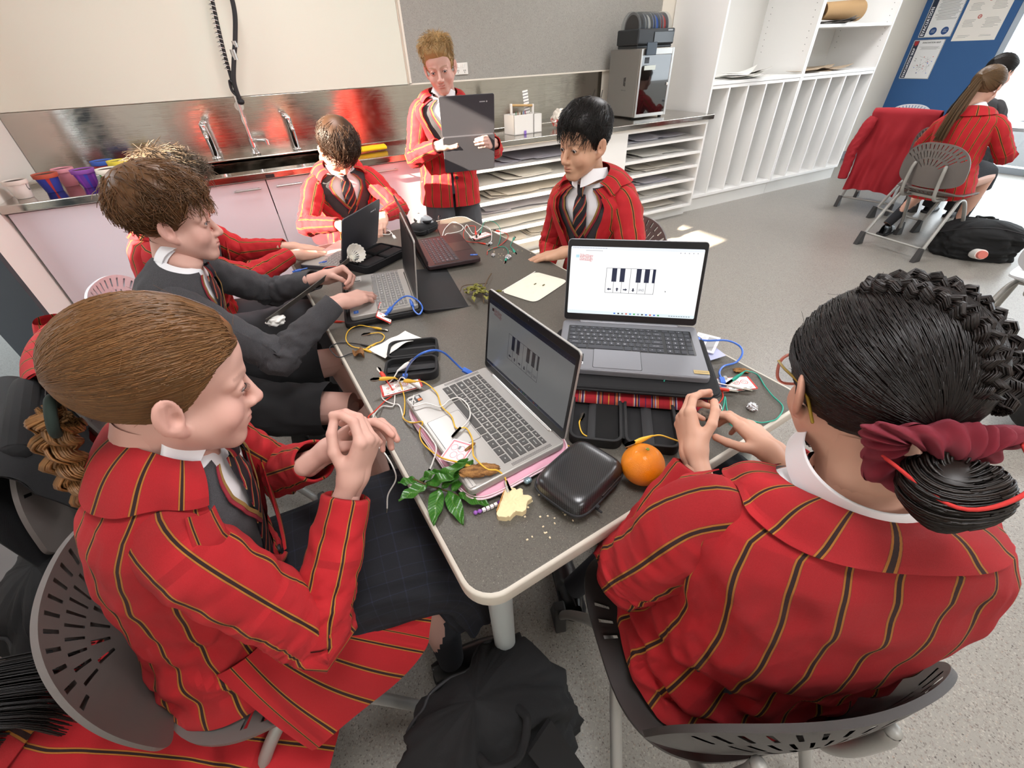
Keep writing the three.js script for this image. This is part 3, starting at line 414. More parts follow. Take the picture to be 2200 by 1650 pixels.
function laptop(o) { // local: user at +z, hinge at -z
  const { w, d, label, pos, rot, lid = 100, body = M.silver, deckMat = body, keyMat = M.keyPrint, rows = 'chrome', screenMat, th = .016, lidH = d * .96, keysEach = true, tilt = 0, sticker } = o;
  const L = thing('laptop', label, 'laptop', V(...pos), rot); L.rotation.order = 'YXZ'; L.rotation.x = tilt;
  const base = part(L, 'base', slab(w, d, th, .012, .003), body);
  part(base, 'palm_rest', slab(w - .006, d - .006, .001, .01, .0003, th - .0004), deckMat);
  part(base, 'touchpad_gap', slab(w * .32 + .002, d * .34 + .002, .0009, .004, .0002, th).translate(rows === 'wide' ? -w * .09 : 0, 0, d * .285), M.bezel);
  part(base, 'touchpad', slab(w * .32, d * .34, .0012, .004, .0003, th).translate(-w * .0 + (rows === 'wide' ? -w * .09 : 0), 0, d * .285), std(new THREE.Color(deckMat.color).multiplyScalar(1.06), .3, { metalness: .2 }));
  const R = ROWS[rows], kw = w * .88, kd = d * .47, z0 = -d * .36, well = part(base, 'key_well', slab(kw + .006, kd + .006, .0008, .004, .0002, th).translate(0, 0, z0 + kd / 2), new THREE.Color(deckMat.color).getHSL({}).l > .3 ? deckMat : M.bezel);
  const rh = kd / (R.length - .35), keys = []; let z = z0;
  R.forEach((row, j) => { const h = j === 0 ? rh * .65 : rh, tot = row.reduce((s, k) => s + k[1], 0), u = kw / tot; let x = -kw / 2; for (const [c, n] of row) { if (!(c === '' && n < 1)) { const g = keyGeo(u * n - .0028, h - .0028, c); if (keysEach) { const m = part(base, 'key', g, keyMat); m.position.set(x + u * n / 2, th + .0006, z + h / 2); } else keys.push(g.clone().translate(x + u * n / 2, th + .0006, z + h / 2)); } x += u * n; } z += h; });
  if (keys.length) { const m = part(base, 'keys', keys, keyMat); m.userData.kind = 'stuff'; }
  if (rows === 'chrome' && keysEach) part(base, 'speaker_grille', [-1, 1].flatMap((s) => { const o2 = []; for (let i = 0; i < 40; i++) for (let j = 0; j < 3; j++) o2.push(box(.0012, .0004, .0012, s * (w / 2 - .008 - j * .0026), th + .0008, z0 + i * kd * .9 / 40)); return o2; }), M.bezel).userData.kind = 'stuff';
  const hinge = part(L, 'hinge', [tube([[-w * .36, th - .001, -d / 2 + .006], [w * .36, th - .001, -d / 2 + .006]], .0062, 4, 12)], body === M.silver ? M.alu : body);
  const lidG = new THREE.Group(); lidG.name = 'lid'; lidG.position.set(0, th, -d / 2 + .006); lidG.rotation.x = -(lid - 90) * DEG; L.add(lidG);
  part(lidG, 'lid_shell', turn(extrude(roundRect(w, lidH, .01), .005, .0018), 0, 0, 0).translate(0, lidH / 2 + .004, -.006), o.lidMat ?? body);
  part(lidG, 'bezel', extrude(roundRect(w - .003, lidH - .003, .009), .0016, .0006, [roundRect(w - .018, lidH - .038, .003)]).translate(0, lidH / 2 + .004, -.0012), M.bezel);
  const sg = new THREE.PlaneGeometry(w - .0178, lidH - .0378).translate(0, lidH / 2 + .004, -.0002); part(lidG, 'screen', sg, screenMat ?? M.screenOff);
  part(lidG, 'webcam', cyl(.0022, .0022, .001, 0, 0, 0, 12).rotateX(Math.PI / 2).translate(0, lidH - .006, .0006), M.black);
  if (o.lidLogo) part(lidG, 'lid_logo', [cyl(.004, .004, .0006, 0, 0, 0, 16).rotateX(Math.PI / 2), box(.03, .0045, .0006, .024, 0, 0)].map((g) => g.translate(-w * .36, lidH - .03, -.0064)), std(0xb9b9bd, .4));
  for (const s of sticker ?? []) { const m = part(base, s.name ?? 'sticker', new THREE.PlaneGeometry(s.w, s.h).rotateX(-Math.PI / 2).rotateY(s.rot ?? 0).translate(s.x, th + .0019, s.z), s.mat, s.label); }
  return L;
}
M.screenOff = std(0x0b0b0d, .5);
function pageTex(dark, click) {
  return canvasTex(1280, 800, (g, w, h) => {
    g.fillStyle = '#fefefe'; g.fillRect(0, 0, w, h); g.fillStyle = dark ? '#2b3350' : '#eef3fb'; g.fillRect(0, 0, w, 62); g.fillStyle = dark ? '#39415f' : '#ffffff'; g.fillRect(0, 34, w, 28);
    g.fillStyle = dark ? '#8b93b5' : '#556'; for (let i = 0; i < 26; i++) g.fillRect(20 + i * 13 + (i % 5) * 3, 14, 8, 5); for (let i = 0; i < 14; i++) g.fillRect(150 + i * 12, 44, 8, 5); for (let i = 0; i < 5; i++) { g.beginPath(); g.arc(1060 + i * 40, 48, 4, 0, 7); g.fill(); }
    g.fillStyle = dark ? '#6f4b50' : '#bfe3ee'; g.fillRect(52, 96, 34, 34); g.font = 'bold 40px sans-serif'; g.lineWidth = 5; g.save(); g.translate(90, 118); g.rotate(.06); g.strokeStyle = '#c4353a'; g.fillStyle = '#fff'; g.strokeText('MaKey', 0, 0); g.fillText('MaKey', 0, 0); g.strokeText('MaKey', 2, 38); g.fillText('MaKey', 2, 38); g.restore();
    const x0 = 370, y0 = 240, W = 480, H = 290, n = 6, kw = W / n; g.strokeStyle = '#20222c'; g.lineWidth = 3; g.strokeRect(x0, y0, W, H); for (let i = 1; i < n; i++) { g.beginPath(); g.moveTo(x0 + i * kw, y0); g.lineTo(x0 + i * kw, y0 + H); g.stroke(); }
    g.fillStyle = '#1f2640'; for (const i of [1, 2, 4, 5]) g.fillRect(x0 + i * kw - 24, y0, 48, 158); g.fillRect(x0 + W - 26, y0, 26, 158);
    const arrow = (i, a) => { g.save(); g.translate(x0 + (i + .5) * kw, y0 + H - 42); g.rotate(a); g.beginPath(); g.moveTo(0, -22); g.lineTo(17, -2); g.lineTo(7, -2); g.lineTo(7, 20); g.lineTo(-7, 20); g.lineTo(-7, -2); g.lineTo(-17, -2); g.fill(); g.restore(); };
    arrow(0, -Math.PI / 2); arrow(1, 0); arrow(2, Math.PI / 2); arrow(3, Math.PI); g.font = '34px sans-serif'; g.textAlign = 'center'; g.save(); g.translate(x0 + 4.5 * kw, y0 + H - 30); g.scale(.58, 1.1); g.fillText('SPACE', 0, 0); g.restore(); if (click) { g.save(); g.translate(x0 + 5.5 * kw, y0 + H - 30); g.scale(.6, 1.1); g.fillText('CLICK', 0, 0); g.restore(); }
    g.fillStyle = dark ? '#3a4260' : '#e6f2f6'; g.fillRect(0, h - 40, w, 40); ['#2a6fd6', '#333', '#777', '#e05a4a', '#2a8bd6', '#35b04a', '#8893a8', '#333', '#2b62c4', '#d8412f', '#3b6cd0', '#2f9e55'].forEach((c, i) => { g.fillStyle = c; g.fillRect(480 + i * 40, h - 28, 18, 16); }); g.fillStyle = '#456'; for (let i = 0; i < 9; i++) g.fillRect(1030 + i * 24, h - 24, 15, 6);
    if (!click) { g.fillStyle = '#333'; g.beginPath(); g.moveTo(960, 480); g.lineTo(972, 492); g.lineTo(964, 500); g.fill(); }
  });
}
const lit = (map, k) => std(0x0a0a0c, .22, { emissive: 0xffffff, emissiveMap: map, emissiveIntensity: k });
const oval = (col) => std(col, .5);
const stickerTex = (draw) => std(0xffffff, .45, { map: canvasTex(256, 256, draw) });
const pinkSticker = stickerTex((g) => { g.fillStyle = '#fbeef0'; g.fillRect(0, 0, 256, 256); g.strokeStyle = '#e58a93'; g.lineWidth = 16; g.strokeRect(20, 20, 216, 216); g.strokeStyle = '#eeb0b6'; g.lineWidth = 10; for (let i = 0; i < 4; i++) { g.beginPath(); g.arc(70 + i * 40, 90 + (i % 2) * 80, 34, 0, 7); g.stroke(); } g.fillStyle = '#888'; g.fillRect(110, 60, 26, 40); });
const specSticker = stickerTex((g) => { g.fillStyle = '#23262a'; g.fillRect(0, 0, 256, 256); g.fillStyle = '#d8dadc'; for (let i = 0; i < 7; i++) g.fillRect(40, 20 + i * 24, 70 + (i * 53) % 90, 8); g.fillRect(0, 196, 256, 60); g.fillStyle = '#555'; for (let i = 0; i < 5; i++) g.fillRect(20 + i * 46, 206, 30, 40); });
const nameSticker = stickerTex((g) => { g.fillStyle = '#b39a63'; g.fillRect(0, 0, 256, 256); g.fillStyle = '#2b2b2b'; g.font = 'bold 60px sans-serif'; g.textAlign = 'center'; g.fillText('Lenovo', 128, 148); });
const nameSilver = stickerTex((g) => { g.fillStyle = '#c6c2bc'; g.fillRect(0, 0, 256, 256); g.fillStyle = '#4a4a4a'; g.font = 'bold 64px sans-serif'; g.textAlign = 'center'; g.fillText('Lenovo', 128, 148); });
const cpuSticker = stickerTex((g) => { g.fillStyle = '#222'; g.fillRect(0, 0, 256, 140); g.fillStyle = '#e8762c'; g.fillRect(150, 10, 96, 80); g.fillStyle = '#ddd'; for (let i = 0; i < 3; i++) g.fillRect(24 + i * 40, 30, 26, 70); g.fillStyle = '#ccc8c2'; g.fillRect(0, 140, 256, 116); g.fillStyle = '#333'; g.fillRect(20, 160, 90, 80); g.fillRect(140, 170, 90, 50); });
const blueSticker = stickerTex((g) => { g.fillStyle = '#2a62b4'; g.fillRect(0, 0, 256, 256); g.fillStyle = '#fff'; g.font = 'bold 80px sans-serif'; g.fillText('i3', 80, 155); });
const infoSticker = stickerTex((g) => { g.fillStyle = '#d4d0c9'; g.fillRect(0, 0, 256, 256); g.fillStyle = '#666'; for (let i = 0; i < 3; i++) for (let j = 0; j < 5; j++) g.fillRect(20 + i * 50, 20 + j * 44, 30, 12); g.fillStyle = '#222'; g.fillRect(190, 30, 44, 196); });
// near silver laptop on a pink sleeve
{
  const s = thing('laptop_sleeve', 'pink quilted laptop sleeve under the near silver laptop', 'sleeve', V(.243, TT, -.645), -1.49);
  const w = .345, d = .25, puff = (top) => sheet((u, v) => { const a = u * 2 * Math.PI, n = 6, c = Math.cos(a), q = Math.sin(a), R = 1 / Math.pow(Math.pow(Math.abs(c) / (w / 2), n) + Math.pow(Math.abs(q) / (d / 2), n), 1 / n), x = R * c * v, z = R * q * v, k = Math.pow(v, 6); const quilt = .0016 * Math.abs(Math.sin((x + z) * 70) * Math.sin((x - z) * 70)); return V(x, .0115 + (top ? 1 : -1) * (.0105 * Math.sqrt(Math.max(0, 1 - k)) + (v < .97 ? quilt : 0)), z); }, 112, 34);
  part(s, 'body', [puff(true), puff(false)], std(0xe6a9bd, .7, { side: THREE.DoubleSide }));
  const loop = (y, k) => { const o = []; for (let i = 0; i < 80; i++) { const a = i / 80 * 2 * Math.PI, c = Math.cos(a), q = Math.sin(a), R = 1 / Math.pow(Math.pow(Math.abs(c) / (w / 2 + k), 6) + Math.pow(Math.abs(q) / (d / 2 + k), 6), 1 / 6); o.push([R * c, y, R * q]); } return o; };
  part(s, 'zip', [tube(loop(.0115, .0008), .0022, 160, 6, true), tube(loop(.0165, -.0005), .0013, 160, 5, true)], std(0xf2d7de, .5));
  const ch = part(s, 'keyring_charms', [[.122, .03, 0xb4557a], [.135, .012, 0x58a8b8]].map(([x, z]) => ball(.007, w / 2 + .006, .012, d / 2 - .16 + x * .3, 1, .8, 1, 10, 6)), std(0x8fa7b0, .3, { metalness: .6 })); ch.userData.label = 'little metallic charms on the zip';
  laptop({ w: .325, d: .222, label: 'silver laptop on pink sleeve showing a dim piano page', pos: [.236, TT + .0225, -.648], rot: -1.49, lid: 98, lidH: .207, screenMat: lit(pageTex(true, true), .115), sticker: [
    { name: 'pink_sticker', x: .062, z: .085, w: .05, h: .06, mat: pinkSticker, label: 'pink patterned sticker', rot: .6 }, { x: -.142, z: .092, w: .022, h: .03, mat: cpuSticker }, { x: .142, z: .100, w: .03, h: .012, mat: nameSilver }] });
}
// dark grey laptop on black sleeve on woven pouch
{
  const base = V(.668, TT, -.655), rot = -.655;
  const p = thing('woven_pouch', 'red woven pouch with colourful diamond patterns and black straps', 'pouch', V(.645, TT, -.62), rot);
  const wov = std(0xffffff, .9, { map: canvasTex(1024, 256, (g, w, h) => {
    g.fillStyle = '#b3202c'; g.fillRect(0, 0, w, h); const r = mulberry(5); const cols = ['#e9e4dc', '#3b2a6b', '#e2872c', '#1d1a2a', '#c8365f', '#3f6fae', '#e4c23c'];
    for (let b = 0; b < 8; b++) { const x = b * 128; for (let i = 0; i < 5; i++) { g.fillStyle = cols[(b + i * 2) % 7]; g.fillRect(x + i * 5, 0, 4, h); g.fillRect(x + 123 - i * 5, 0, 4, h); } if (b % 2 === 0) { g.strokeStyle = cols[b % 3 === 0 ? 0 : 4]; g.lineWidth = 5; for (let k = 0; k < 5; k++) for (let y = -1; y < 3; y++) { g.beginPath(); const cx = x + 64, cy = y * 110 + 60, s = 10 + k * 10; g.moveTo(cx, cy - s); g.lineTo(cx + s * .8, cy); g.lineTo(cx, cy + s); g.lineTo(cx - s * .8, cy); g.closePath(); g.strokeStyle = cols[(k + b) % 7]; g.stroke(); } } }
    for (let i = 0; i < 5000; i++) { g.fillStyle = `rgba(0,0,0,${r() * .2})`; g.fillRect(r() * w, r() * h, 3, 1); }
  }), bumpMap: T.weave, bumpScale: .0004 });
  const W = .33, D = .24;
  part(p, 'body', thick((u, v) => { const x = (u - .5) * W, k = 1 - Math.pow(Math.abs(u - .5) * 2, 8), a = v * Math.PI; return V(x, .018 + .017 * Math.sin(a * 2 - Math.PI / 2) * 0 + (v < .5 ? .017 * Math.cos(Math.pow(Math.abs(v - .25) * 4, 3) * Math.PI / 2) : -.017 * Math.cos(Math.pow(Math.abs(v - .75) * 4, 3) * Math.PI / 2)) * (.6 + .4 * k), (v < .5 ? lerp(-D / 2, D / 2, v * 2) : lerp(D / 2, -D / 2, v * 2 - 1)) * (.97 + .03 * k)); }, 40, 48, .001, (u, v) => [u, v * 2.2]), wov);
  for (const x of [-.07, .055]) part(p, 'strap', (thick((u, v) => V(x + (u - .5) * .032, v < .5 ? .0365 : lerp(.0365, .004, (v - .5) * 2), lerp(-.08, .128, v)), 2, 14, .0015)), M.nylon);
  part(p, 'zip_pull', [box(.007, .003, .02, .11, .03, .127, .001), box(.01, .004, .008, .11, .032, .115, .001)], M.clipMetal);
  part(p, 'hem', [tube([[-W / 2, .006, D / 2 - .004], [W / 2, .006, D / 2 - .004]], .0055, 6, 8)], M.nylon);
  const s = thing('laptop_sleeve', 'black zip sleeve under the dark grey laptop', 'sleeve', V(.655, TT + .0365, -.648), rot);
  part(s, 'body', slab(.385, .265, .016, .03, .007), M.blackSoft); part(s, 'zip', turn(extrude(roundRect(.388, .268, .031), .004, .001, [roundRect(.38, .26, .03)]), -Math.PI / 2).translate(0, .006, 0), M.rubber);
  laptop({ w: .352, d: .232, label: 'dark grey laptop on black sleeve showing a bright piano page', pos: [.668, TT + .053, -.672], rot: -.668, lid: 108, lidH: .214, body: M.greyLap, rows: 'wide', keyMat: M.keyPrintDark, screenMat: lit(pageTex(false, false), 1.05), sticker: [{ x: -.125, z: .075, w: .026, h: .045, mat: specSticker }, { x: .158, z: .096, w: .034, h: .014, mat: nameSticker, rot: 0 }] });
}
// boxed silver laptop of the grey-jumper person
function padCase(label, x, z, rot, w, d, lidTilt) {
  const c = thing('laptop_case', label, 'case', V(x, TT, z), rot);
  part(c, 'tray', [slab(w, d, .014, .02, .004), turn(extrude(roundRect(w, d, .02), .02, .0018, [roundRect(w - .016, d - .016, .015)]), -Math.PI / 2)], M.eva);
  const lid = new THREE.Group(); lid.name = 'lid'; lid.position.set(0, .016, -d / 2); lid.rotation.x = -lidTilt * DEG; c.add(lid);
  part(lid, 'lid_panel', extrude(roundRect(w, d * .98, .02), .014, .004).translate(0, d / 2, -.014), M.eva); part(lid, 'piping', extrude(roundRect(w + .004, d * .98 + .004, .022), .005, .002, [roundRect(w - .008, d * .96, .018)]).translate(0, d / 2, -.004), M.rubber);
  part(lid, 'handle', tube([[-.06, d * .96, -.016], [-.05, d * .98 + .01, -.034], [.05, d * .98 + .01, -.034], [.06, d * .96, -.016]], .007, 20, 8), M.rubber); part(lid, 'strap', thick((u, v) => V(w * .28 + (u - .5) * .03, d * (1 - v * .95), -.015 - .012 * Math.sin(v * Math.PI)), 2, 14, .002), M.nylon);
  part(lid, 'badge', extrude(roundRect(.03, .018, .004), .002, .0005).translate(w * .1, d * .6, -.0162), std(0xc9b83a, .5));
  return c;
}
padCase('black padded laptop case standing open round the grey-sleeved person\'s laptop', .205, -1.43, -1.72, .355, .245, 96);
laptop({ w: .325, d: .215, label: 'silver laptop in the open black case under the grey-sleeved hands', pos: [.212, TT + .0145, -1.435], rot: -1.725, lid: 97, lidH: .205, keyMat: M.keyPrintPale, sticker: [{ x: .138, z: .088, w: .02, h: .015, mat: blueSticker }, { x: -.125, z: .075, w: .045, h: .035, mat: infoSticker }] });
laptop({ w: .33, d: .215, label: 'dark maroon laptop with open lid facing the person on the right', pos: [.552, TT + .012, -1.695], rot: 1.44, lid: 104, lidH: .2, body: M.maroonLap, keyMat: M.keyPrintDark, sticker: [{ x: -.125, z: .09, w: .03, h: .014, mat: blueSticker, rot: 1.2 }] });
solo('laptop_pad', 'thin black pad folded under the dark maroon laptop', 'pad', slab(.3, .2, .012, .02, .004), M.blackSoft, V(.535, TT, -1.70), 1.47);
laptop({ w: .292, d: .2, label: 'grey laptop turned with its dark lid towards the camera', pos: [.160, TT, -1.935], rot: -2.30, lid: 108, lidH: .195, body: M.darkLap, deckMat: M.silver, keyMat: M.keyPrintPale, lidLogo: true, lidMat: M.darkLap });
// wires -----------------------------------------------------------
function clipGeo(p, dir, kind) {
  const q = new THREE.Quaternion().setFromUnitVectors(V(0, 1, 0), dir.clone().normalize()), m = new THREE.Matrix4().compose(p, q, V(1, 1, 1));
  const boot = kind === 'boot' ? lathe([[.0012, -.004], [.0024, 0], [.0034, .006], [.0052, .018], [.0058, .026], [.0046, .036], [.003, .038], [0, .038]], 12).scale(1, 1, .72).applyMatrix4(m) : null;
  const j = kind === 'boot' ? .036 : 0;
  const jaws = kind === 'end' ? [cyl(.0016, .0016, .02, 0, .01, 0, 8)] : [1, -1].map((s) => extrude([[0, .0005], [.0, .003], [.02, .0052], [.028, .0018], [.028, .0006]], .0046, .0004).rotateZ(Math.PI / 2).scale(s, 1, 1).translate(0, j - .006, -.0023));
  return { boot, jaws: merge(jaws.map((g) => { if (g.index) g = g.toNonIndexed(); return g; })).applyMatrix4(m) };
}
const colourName = { wireWhite: 'white', wireYellow: 'yellow', wireRed: 'red', wireGreen: 'green', wireBlack: 'black' };
for (const [mat, a, b, label, pts] of WIRES) {
  const o = V(...pts[0]), P = pts.map((p) => V(...p).sub(o)), w = thing('alligator_wire', `${colourName[mat]} alligator clip wire ${label}`.split(' ').slice(0, 16).join(' '), 'wire', o);
  part(w, 'lead', tube(P, .0016, P.length * 9, 7), M[mat]);
  for (const [kind, i, j] of [[a, 0, 1], [b, P.length - 1, P.length - 2]]) if (kind !== 'none') { const c = clipGeo(P[i], P[i].clone().sub(P[j]).setY((P[i].y - P[j].y) * .4 - (kind === 'end' ? .02 : .004)), kind); const bt = c.boot && part(w, 'clip_sleeve', c.boot, M[mat]); part(w, 'clip_jaws', c.jaws, M.clipMetal); }
}
function usb(label, pts, mat, r) {
  const o = V(...pts[0]), P = pts.map((p) => V(...p).sub(o)), w = thing('usb_cable', label, 'cable', o); part(w, 'lead', tube(P, r, P.length * 10, 9), mat);
  for (const [i, j] of [[0, 1], [P.length - 1, P.length - 2]]) { const q = new THREE.Quaternion().setFromUnitVectors(V(0, 0, 1), P[i].clone().sub(P[j]).normalize()); const m = new THREE.Matrix4().compose(P[i], q, V(1, 1, 1)); part(w, 'plug', [box(.013, .008, .024, 0, 0, .004, .002).applyMatrix4(m), box(.011, .0045, .01, 0, 0, .02).applyMatrix4(m)], mat); }
}
for (const [l, p] of USB_CABLES) usb('blue usb cable ' + l, p, M.wireBlue, .0026);
for (const [l, p] of WHITE_CABLES) usb(l, p, M.wireWhite, .002);
// invention-kit boards
const boardTex = canvasTex(640, 320, (g, w, h) => {
  g.fillStyle = '#f4f1ec'; g.fillRect(0, 0, w, h); g.fillStyle = '#c8352c'; g.fillRect(0, 0, 26, h); g.fillRect(w - 26, 0, 26, h); g.fillRect(0, 0, w, 6);
  g.strokeStyle = '#c8352c'; g.lineWidth = 9; const arr = (x, y, a) => { g.save(); g.translate(x, y); g.rotate(a); g.beginPath(); g.moveTo(0, -46); g.lineTo(26, -14); g.lineTo(12, -14); g.lineTo(12, 0); g.lineTo(-12, 0); g.lineTo(-12, -14); g.lineTo(-26, -14); g.closePath(); g.stroke(); g.restore(); };
  for (let i = 0; i < 4; i++) arr(180 + [0, 52, 0, -52][i], 140 + [-46, 0, 46, 0][i], i * Math.PI / 2);
  for (const x of [380, 510]) { g.beginPath(); g.arc(x, 140, 52, 0, 7); g.stroke(); g.beginPath(); g.arc(x, 140, 28, 0, 7); g.lineWidth = 6; g.stroke(); g.lineWidth = 9; g.fillStyle = '#444'; g.beginPath(); g.arc(x - 11, 140, 6, 0, 7); g.arc(x + 11, 140, 6, 0, 7); g.fill(); }
  g.fillStyle = '#333'; for (let i = 0; i < 6; i++) { g.fillRect(70 + i * 92, h - 44, 14, 18); g.fillRect(92 + i * 92, h - 44, 14, 18); }
});
function board(label, pos, rot, tiltX = 0) {
  const b = thing('invention_board', label, 'circuit board', V(...pos), rot); b.rotation.order = 'YXZ'; b.rotation.x = tiltX;
  part(b, 'board', slab(.102, .05, .0022, .004, .0004), std(0xc23a30, .5)); part(b, 'print', new THREE.PlaneGeometry(.0995, .0475).rotateX(-Math.PI / 2).translate(0, .0024, 0), std(0xffffff, .45, { map: boardTex }));
  part(b, 'edge_pads', [span(-.05, .05, -.003, 0, .018, .0245, .001)], std(0xd9d6cf, .45)); part(b, 'usb_socket', box(.008, .006, .01, -.01, .005, -.021, .001), M.alu);
}
board('white and red circuit board in front of the near open black case', [.125, TT + .006, -.893], -.10); board('white and red circuit board propped upright beside the boxed laptop', [.187, TT + .018, -1.285], 1.2, 0.62);
board('white and red circuit board at the right table corner with green clip', [.838, TT + .006, -.480], -.42); board('white and red circuit board at the far table end among clips', [.768, TT + .006, -1.81], .25);
// ---------------------------------------------------------------- things on the table
function hardCase(label, x, z, rot, w, d, open, matTop = M.eva) {
  const c = thing('hard_case', label, 'case', V(x, TT, z), rot), h = .024;
  const half = (g, name, carbon) => {
    if (open) { part(g, name, [slab(w, d, .005, .022, .002), turn(extrude(roundRect(w, d, .022, 8), h, .0015, [roundRect(w - .013, d - .013, .016, 8)]), -Math.PI / 2)], M.eva); part(g, 'lining', slab(w - .013, d - .013, .003, .015, .001, .005), M.blackSoft); part(g, 'elastic_band', thick((u, v) => V((u - .5) * (w - .014), .012 + .004 * Math.sin(v * Math.PI), (v - .5) * .022 - d * .05), 10, 4, .001), M.rubber); }
  };
  if (open) { half(c, 'bottom_shell'); const l = new THREE.Group(); l.name = 'lid'; l.position.set(0, 0, -d - .004); c.add(l); half(l, 'lid_shell'); part(l, 'mesh_pocket', thick((u, v) => V((u - .5) * (w - .02), .017, lerp(.0, d / 2 - .008, v)), 8, 4, .0008), std(0x0d0d0e, .9, { bumpMap: T.knit, bumpScale: .001 })); part(c, 'hinge_cloth', thick((u, v) => V((u - .5) * w * .8, .02, lerp(-d / 2 - .008, -d / 2 + .004, v)), 4, 2, .002), M.nylon); }
  else {
    const dome = (u, v) => { const a = u * 2 * Math.PI, n = 5, cc = Math.cos(a), q = Math.sin(a), R = 1 / Math.pow(Math.pow(Math.abs(cc) / (w / 2), n) + Math.pow(Math.abs(q) / (d / 2), n), 1 / n), k = Math.min(1, v * 1.0001); return [R * cc * k, R * q * k, k]; };
    const sh = (top) => sheet((u, v) => { const [x2, z2, k] = dome(top ? u : 1 - u, v); return V(x2, .024 + (top ? 1 : -1) * (.002 + (top ? .026 : .021) * Math.pow(1 - Math.pow(k, 7), .5)), z2); }, 72, 40, (u, v) => { const [x2, z2] = dome(u, v); return [x2, z2]; });
    part(c, 'top_shell', sh(true), matTop); part(c, 'bottom_shell', sh(false), matTop);
    const loop = []; for (let i = 0; i < 72; i++) { const [x2, z2] = dome(i / 72, 1); loop.push([x2 * 1.002, .024, z2 * 1.002]); } part(c, 'zip', tube(loop, .0026, 144, 6, true), M.rubber); part(c, 'zip_pull', [box(.004, .003, .02, -w * .2, .016, d / 2 + .004, .001), box(.007, .005, .008, -w * .2, .024, d / 2 + .003, .001)], M.rubber); part(c, 'handle_strip', box(w * .4, .006, .004, w * .12, .03, d / 2 - .001, .002), matTop);
  }
  return c;
}
const carbonTex = dataTex(64, 64, (u, v, x, y) => { const k = ((x + y) >> 3) & 1 ? 60 + 8 * ((x - y) & 7) : 28; return [k, k, k + 2]; }, true, 1 / .02);
M.carbon = phys(0x8a8a8c, .3, { map: carbonTex, clearcoat: .5, clearcoatRoughness: .25 });
hardCase('open black zip case beside the white paper, mesh pocket inside', .170, -.945, -.35, .14, .088, true);
hardCase('open black zip case between the two near laptops and the orange', .562, -.468, .899, .15, .112, true);
hardCase('closed black carbon-pattern zip case near the table corner', .338, -.415, .32, .155, .118, false, M.carbon);
hardCase('closed black zip case at the far table end under the computer mouse', .57, -2.03, .5, .13, .09, false);
{ // organiser with open flaps behind the shuttlecock
  const c = thing('organiser_case', 'large open black fabric organiser behind the shuttlecock', 'case', V(.275, TT, -1.80), .55);
  part(c, 'tray', [slab(.24, .17, .01, .02, .004), turn(extrude(roundRect(.24, .17, .02), .028, .002, [roundRect(.226, .156, .015)]), -Math.PI / 2)], M.blackSoft);
  for (const [x, z] of [[-.055, -.03], [.055, -.03], [-.055, .045], [.055, .045]]) part(c, 'pocket', box(.098, .016, .062, x, .022, z, .008), M.nylon);
}
{
  const m = thing('computer_mouse', 'grey and black computer mouse on the far closed case', 'mouse', V(.575, TT + .052, -2.03), .6);
  part(m, 'shell', sheet((u, v) => { const a = u * 2 * Math.PI, b = v * Math.PI / 2; return V(.03 * Math.cos(a) * Math.cos(b), .032 * Math.pow(Math.sin(b), .8) * (1 - .25 * Math.sin(a) * Math.cos(b)), .052 * Math.sin(a) * Math.cos(b)); }, 32, 14), std(0x9fa3a6, .35)); part(m, 'sides', slab(.056, .1, .012, .025, .003), M.black); part(m, 'wheel', cyl(.008, .008, .006, 0, 0, 0, 16).rotateZ(Math.PI / 2).translate(0, .027, -.025), M.black);
}
{ // orange
  const o = thing('orange', 'whole orange with a yellow clip on top', 'orange', V(.452, TT, -.372));
  const bump = dataTex(256, 256, (u, v) => { const k = 128 + 90 * tile(70, 2)(u, v); return [k, k, k]; }, false, [3, 2]);
  part(o, 'peel', new THREE.SphereGeometry(.0405, 48, 36).scale(1, .98, 1).translate(0, .0395, 0), phys(0xf08a08, .36, { bumpMap: bump, bumpScale: .0012, clearcoat: .15 })); part(o, 'stem_end', cyl(.003, .0035, .002, .004, .0792, 0, 10), std(0x6b7a2a, .7));
}
// leaves
const leafMap = (a, b) => canvasTex(256, 512, (g, w, h) => { g.fillStyle = a; g.fillRect(0, 0, w, h); const r = mulberry(3); for (let i = 0; i < 900; i++) { g.fillStyle = r() > .5 ? `rgba(20,60,10,${r() * .12})` : `rgba(150,180,60,${r() * .1})`; g.fillRect(r() * w, r() * h, 4 + r() * 20, 2 + r() * 10); } g.strokeStyle = b; g.lineWidth = 5; g.beginPath(); g.moveTo(w / 2, 0); g.lineTo(w / 2, h); g.stroke(); g.lineWidth = 2; for (let i = 0; i < 13; i++) for (const s of [-1, 1]) { g.beginPath(); g.moveTo(w / 2, h - 20 - i * 36); g.quadraticCurveTo(w / 2 + s * 60, h - 50 - i * 36, w / 2 + s * 118, h - 96 - i * 36); g.stroke(); } });
M.leafGreen = phys(0xffffff, .34, { map: leafMap('#2f6a1e', '#7fa24a'), side: THREE.DoubleSide, clearcoat: .25 }); M.leafDry = std(0xffffff, .6, { map: leafMap('#83803a', '#c4b56a'), side: THREE.DoubleSide });
function leafGeo(l, w, fold, droop) { return thick((u, v) => { const s = u - .5, wd = w * Math.pow(Math.sin(Math.PI * Math.pow(v, .85)), .8) * (v > .97 ? .4 : 1); return V(s * wd, Math.abs(s) * wd * fold - droop * v * v + .003 * Math.sin(v * 14 + s * 5), v * l); }, 8, 18, .0006, (u, v) => [u, v]); }
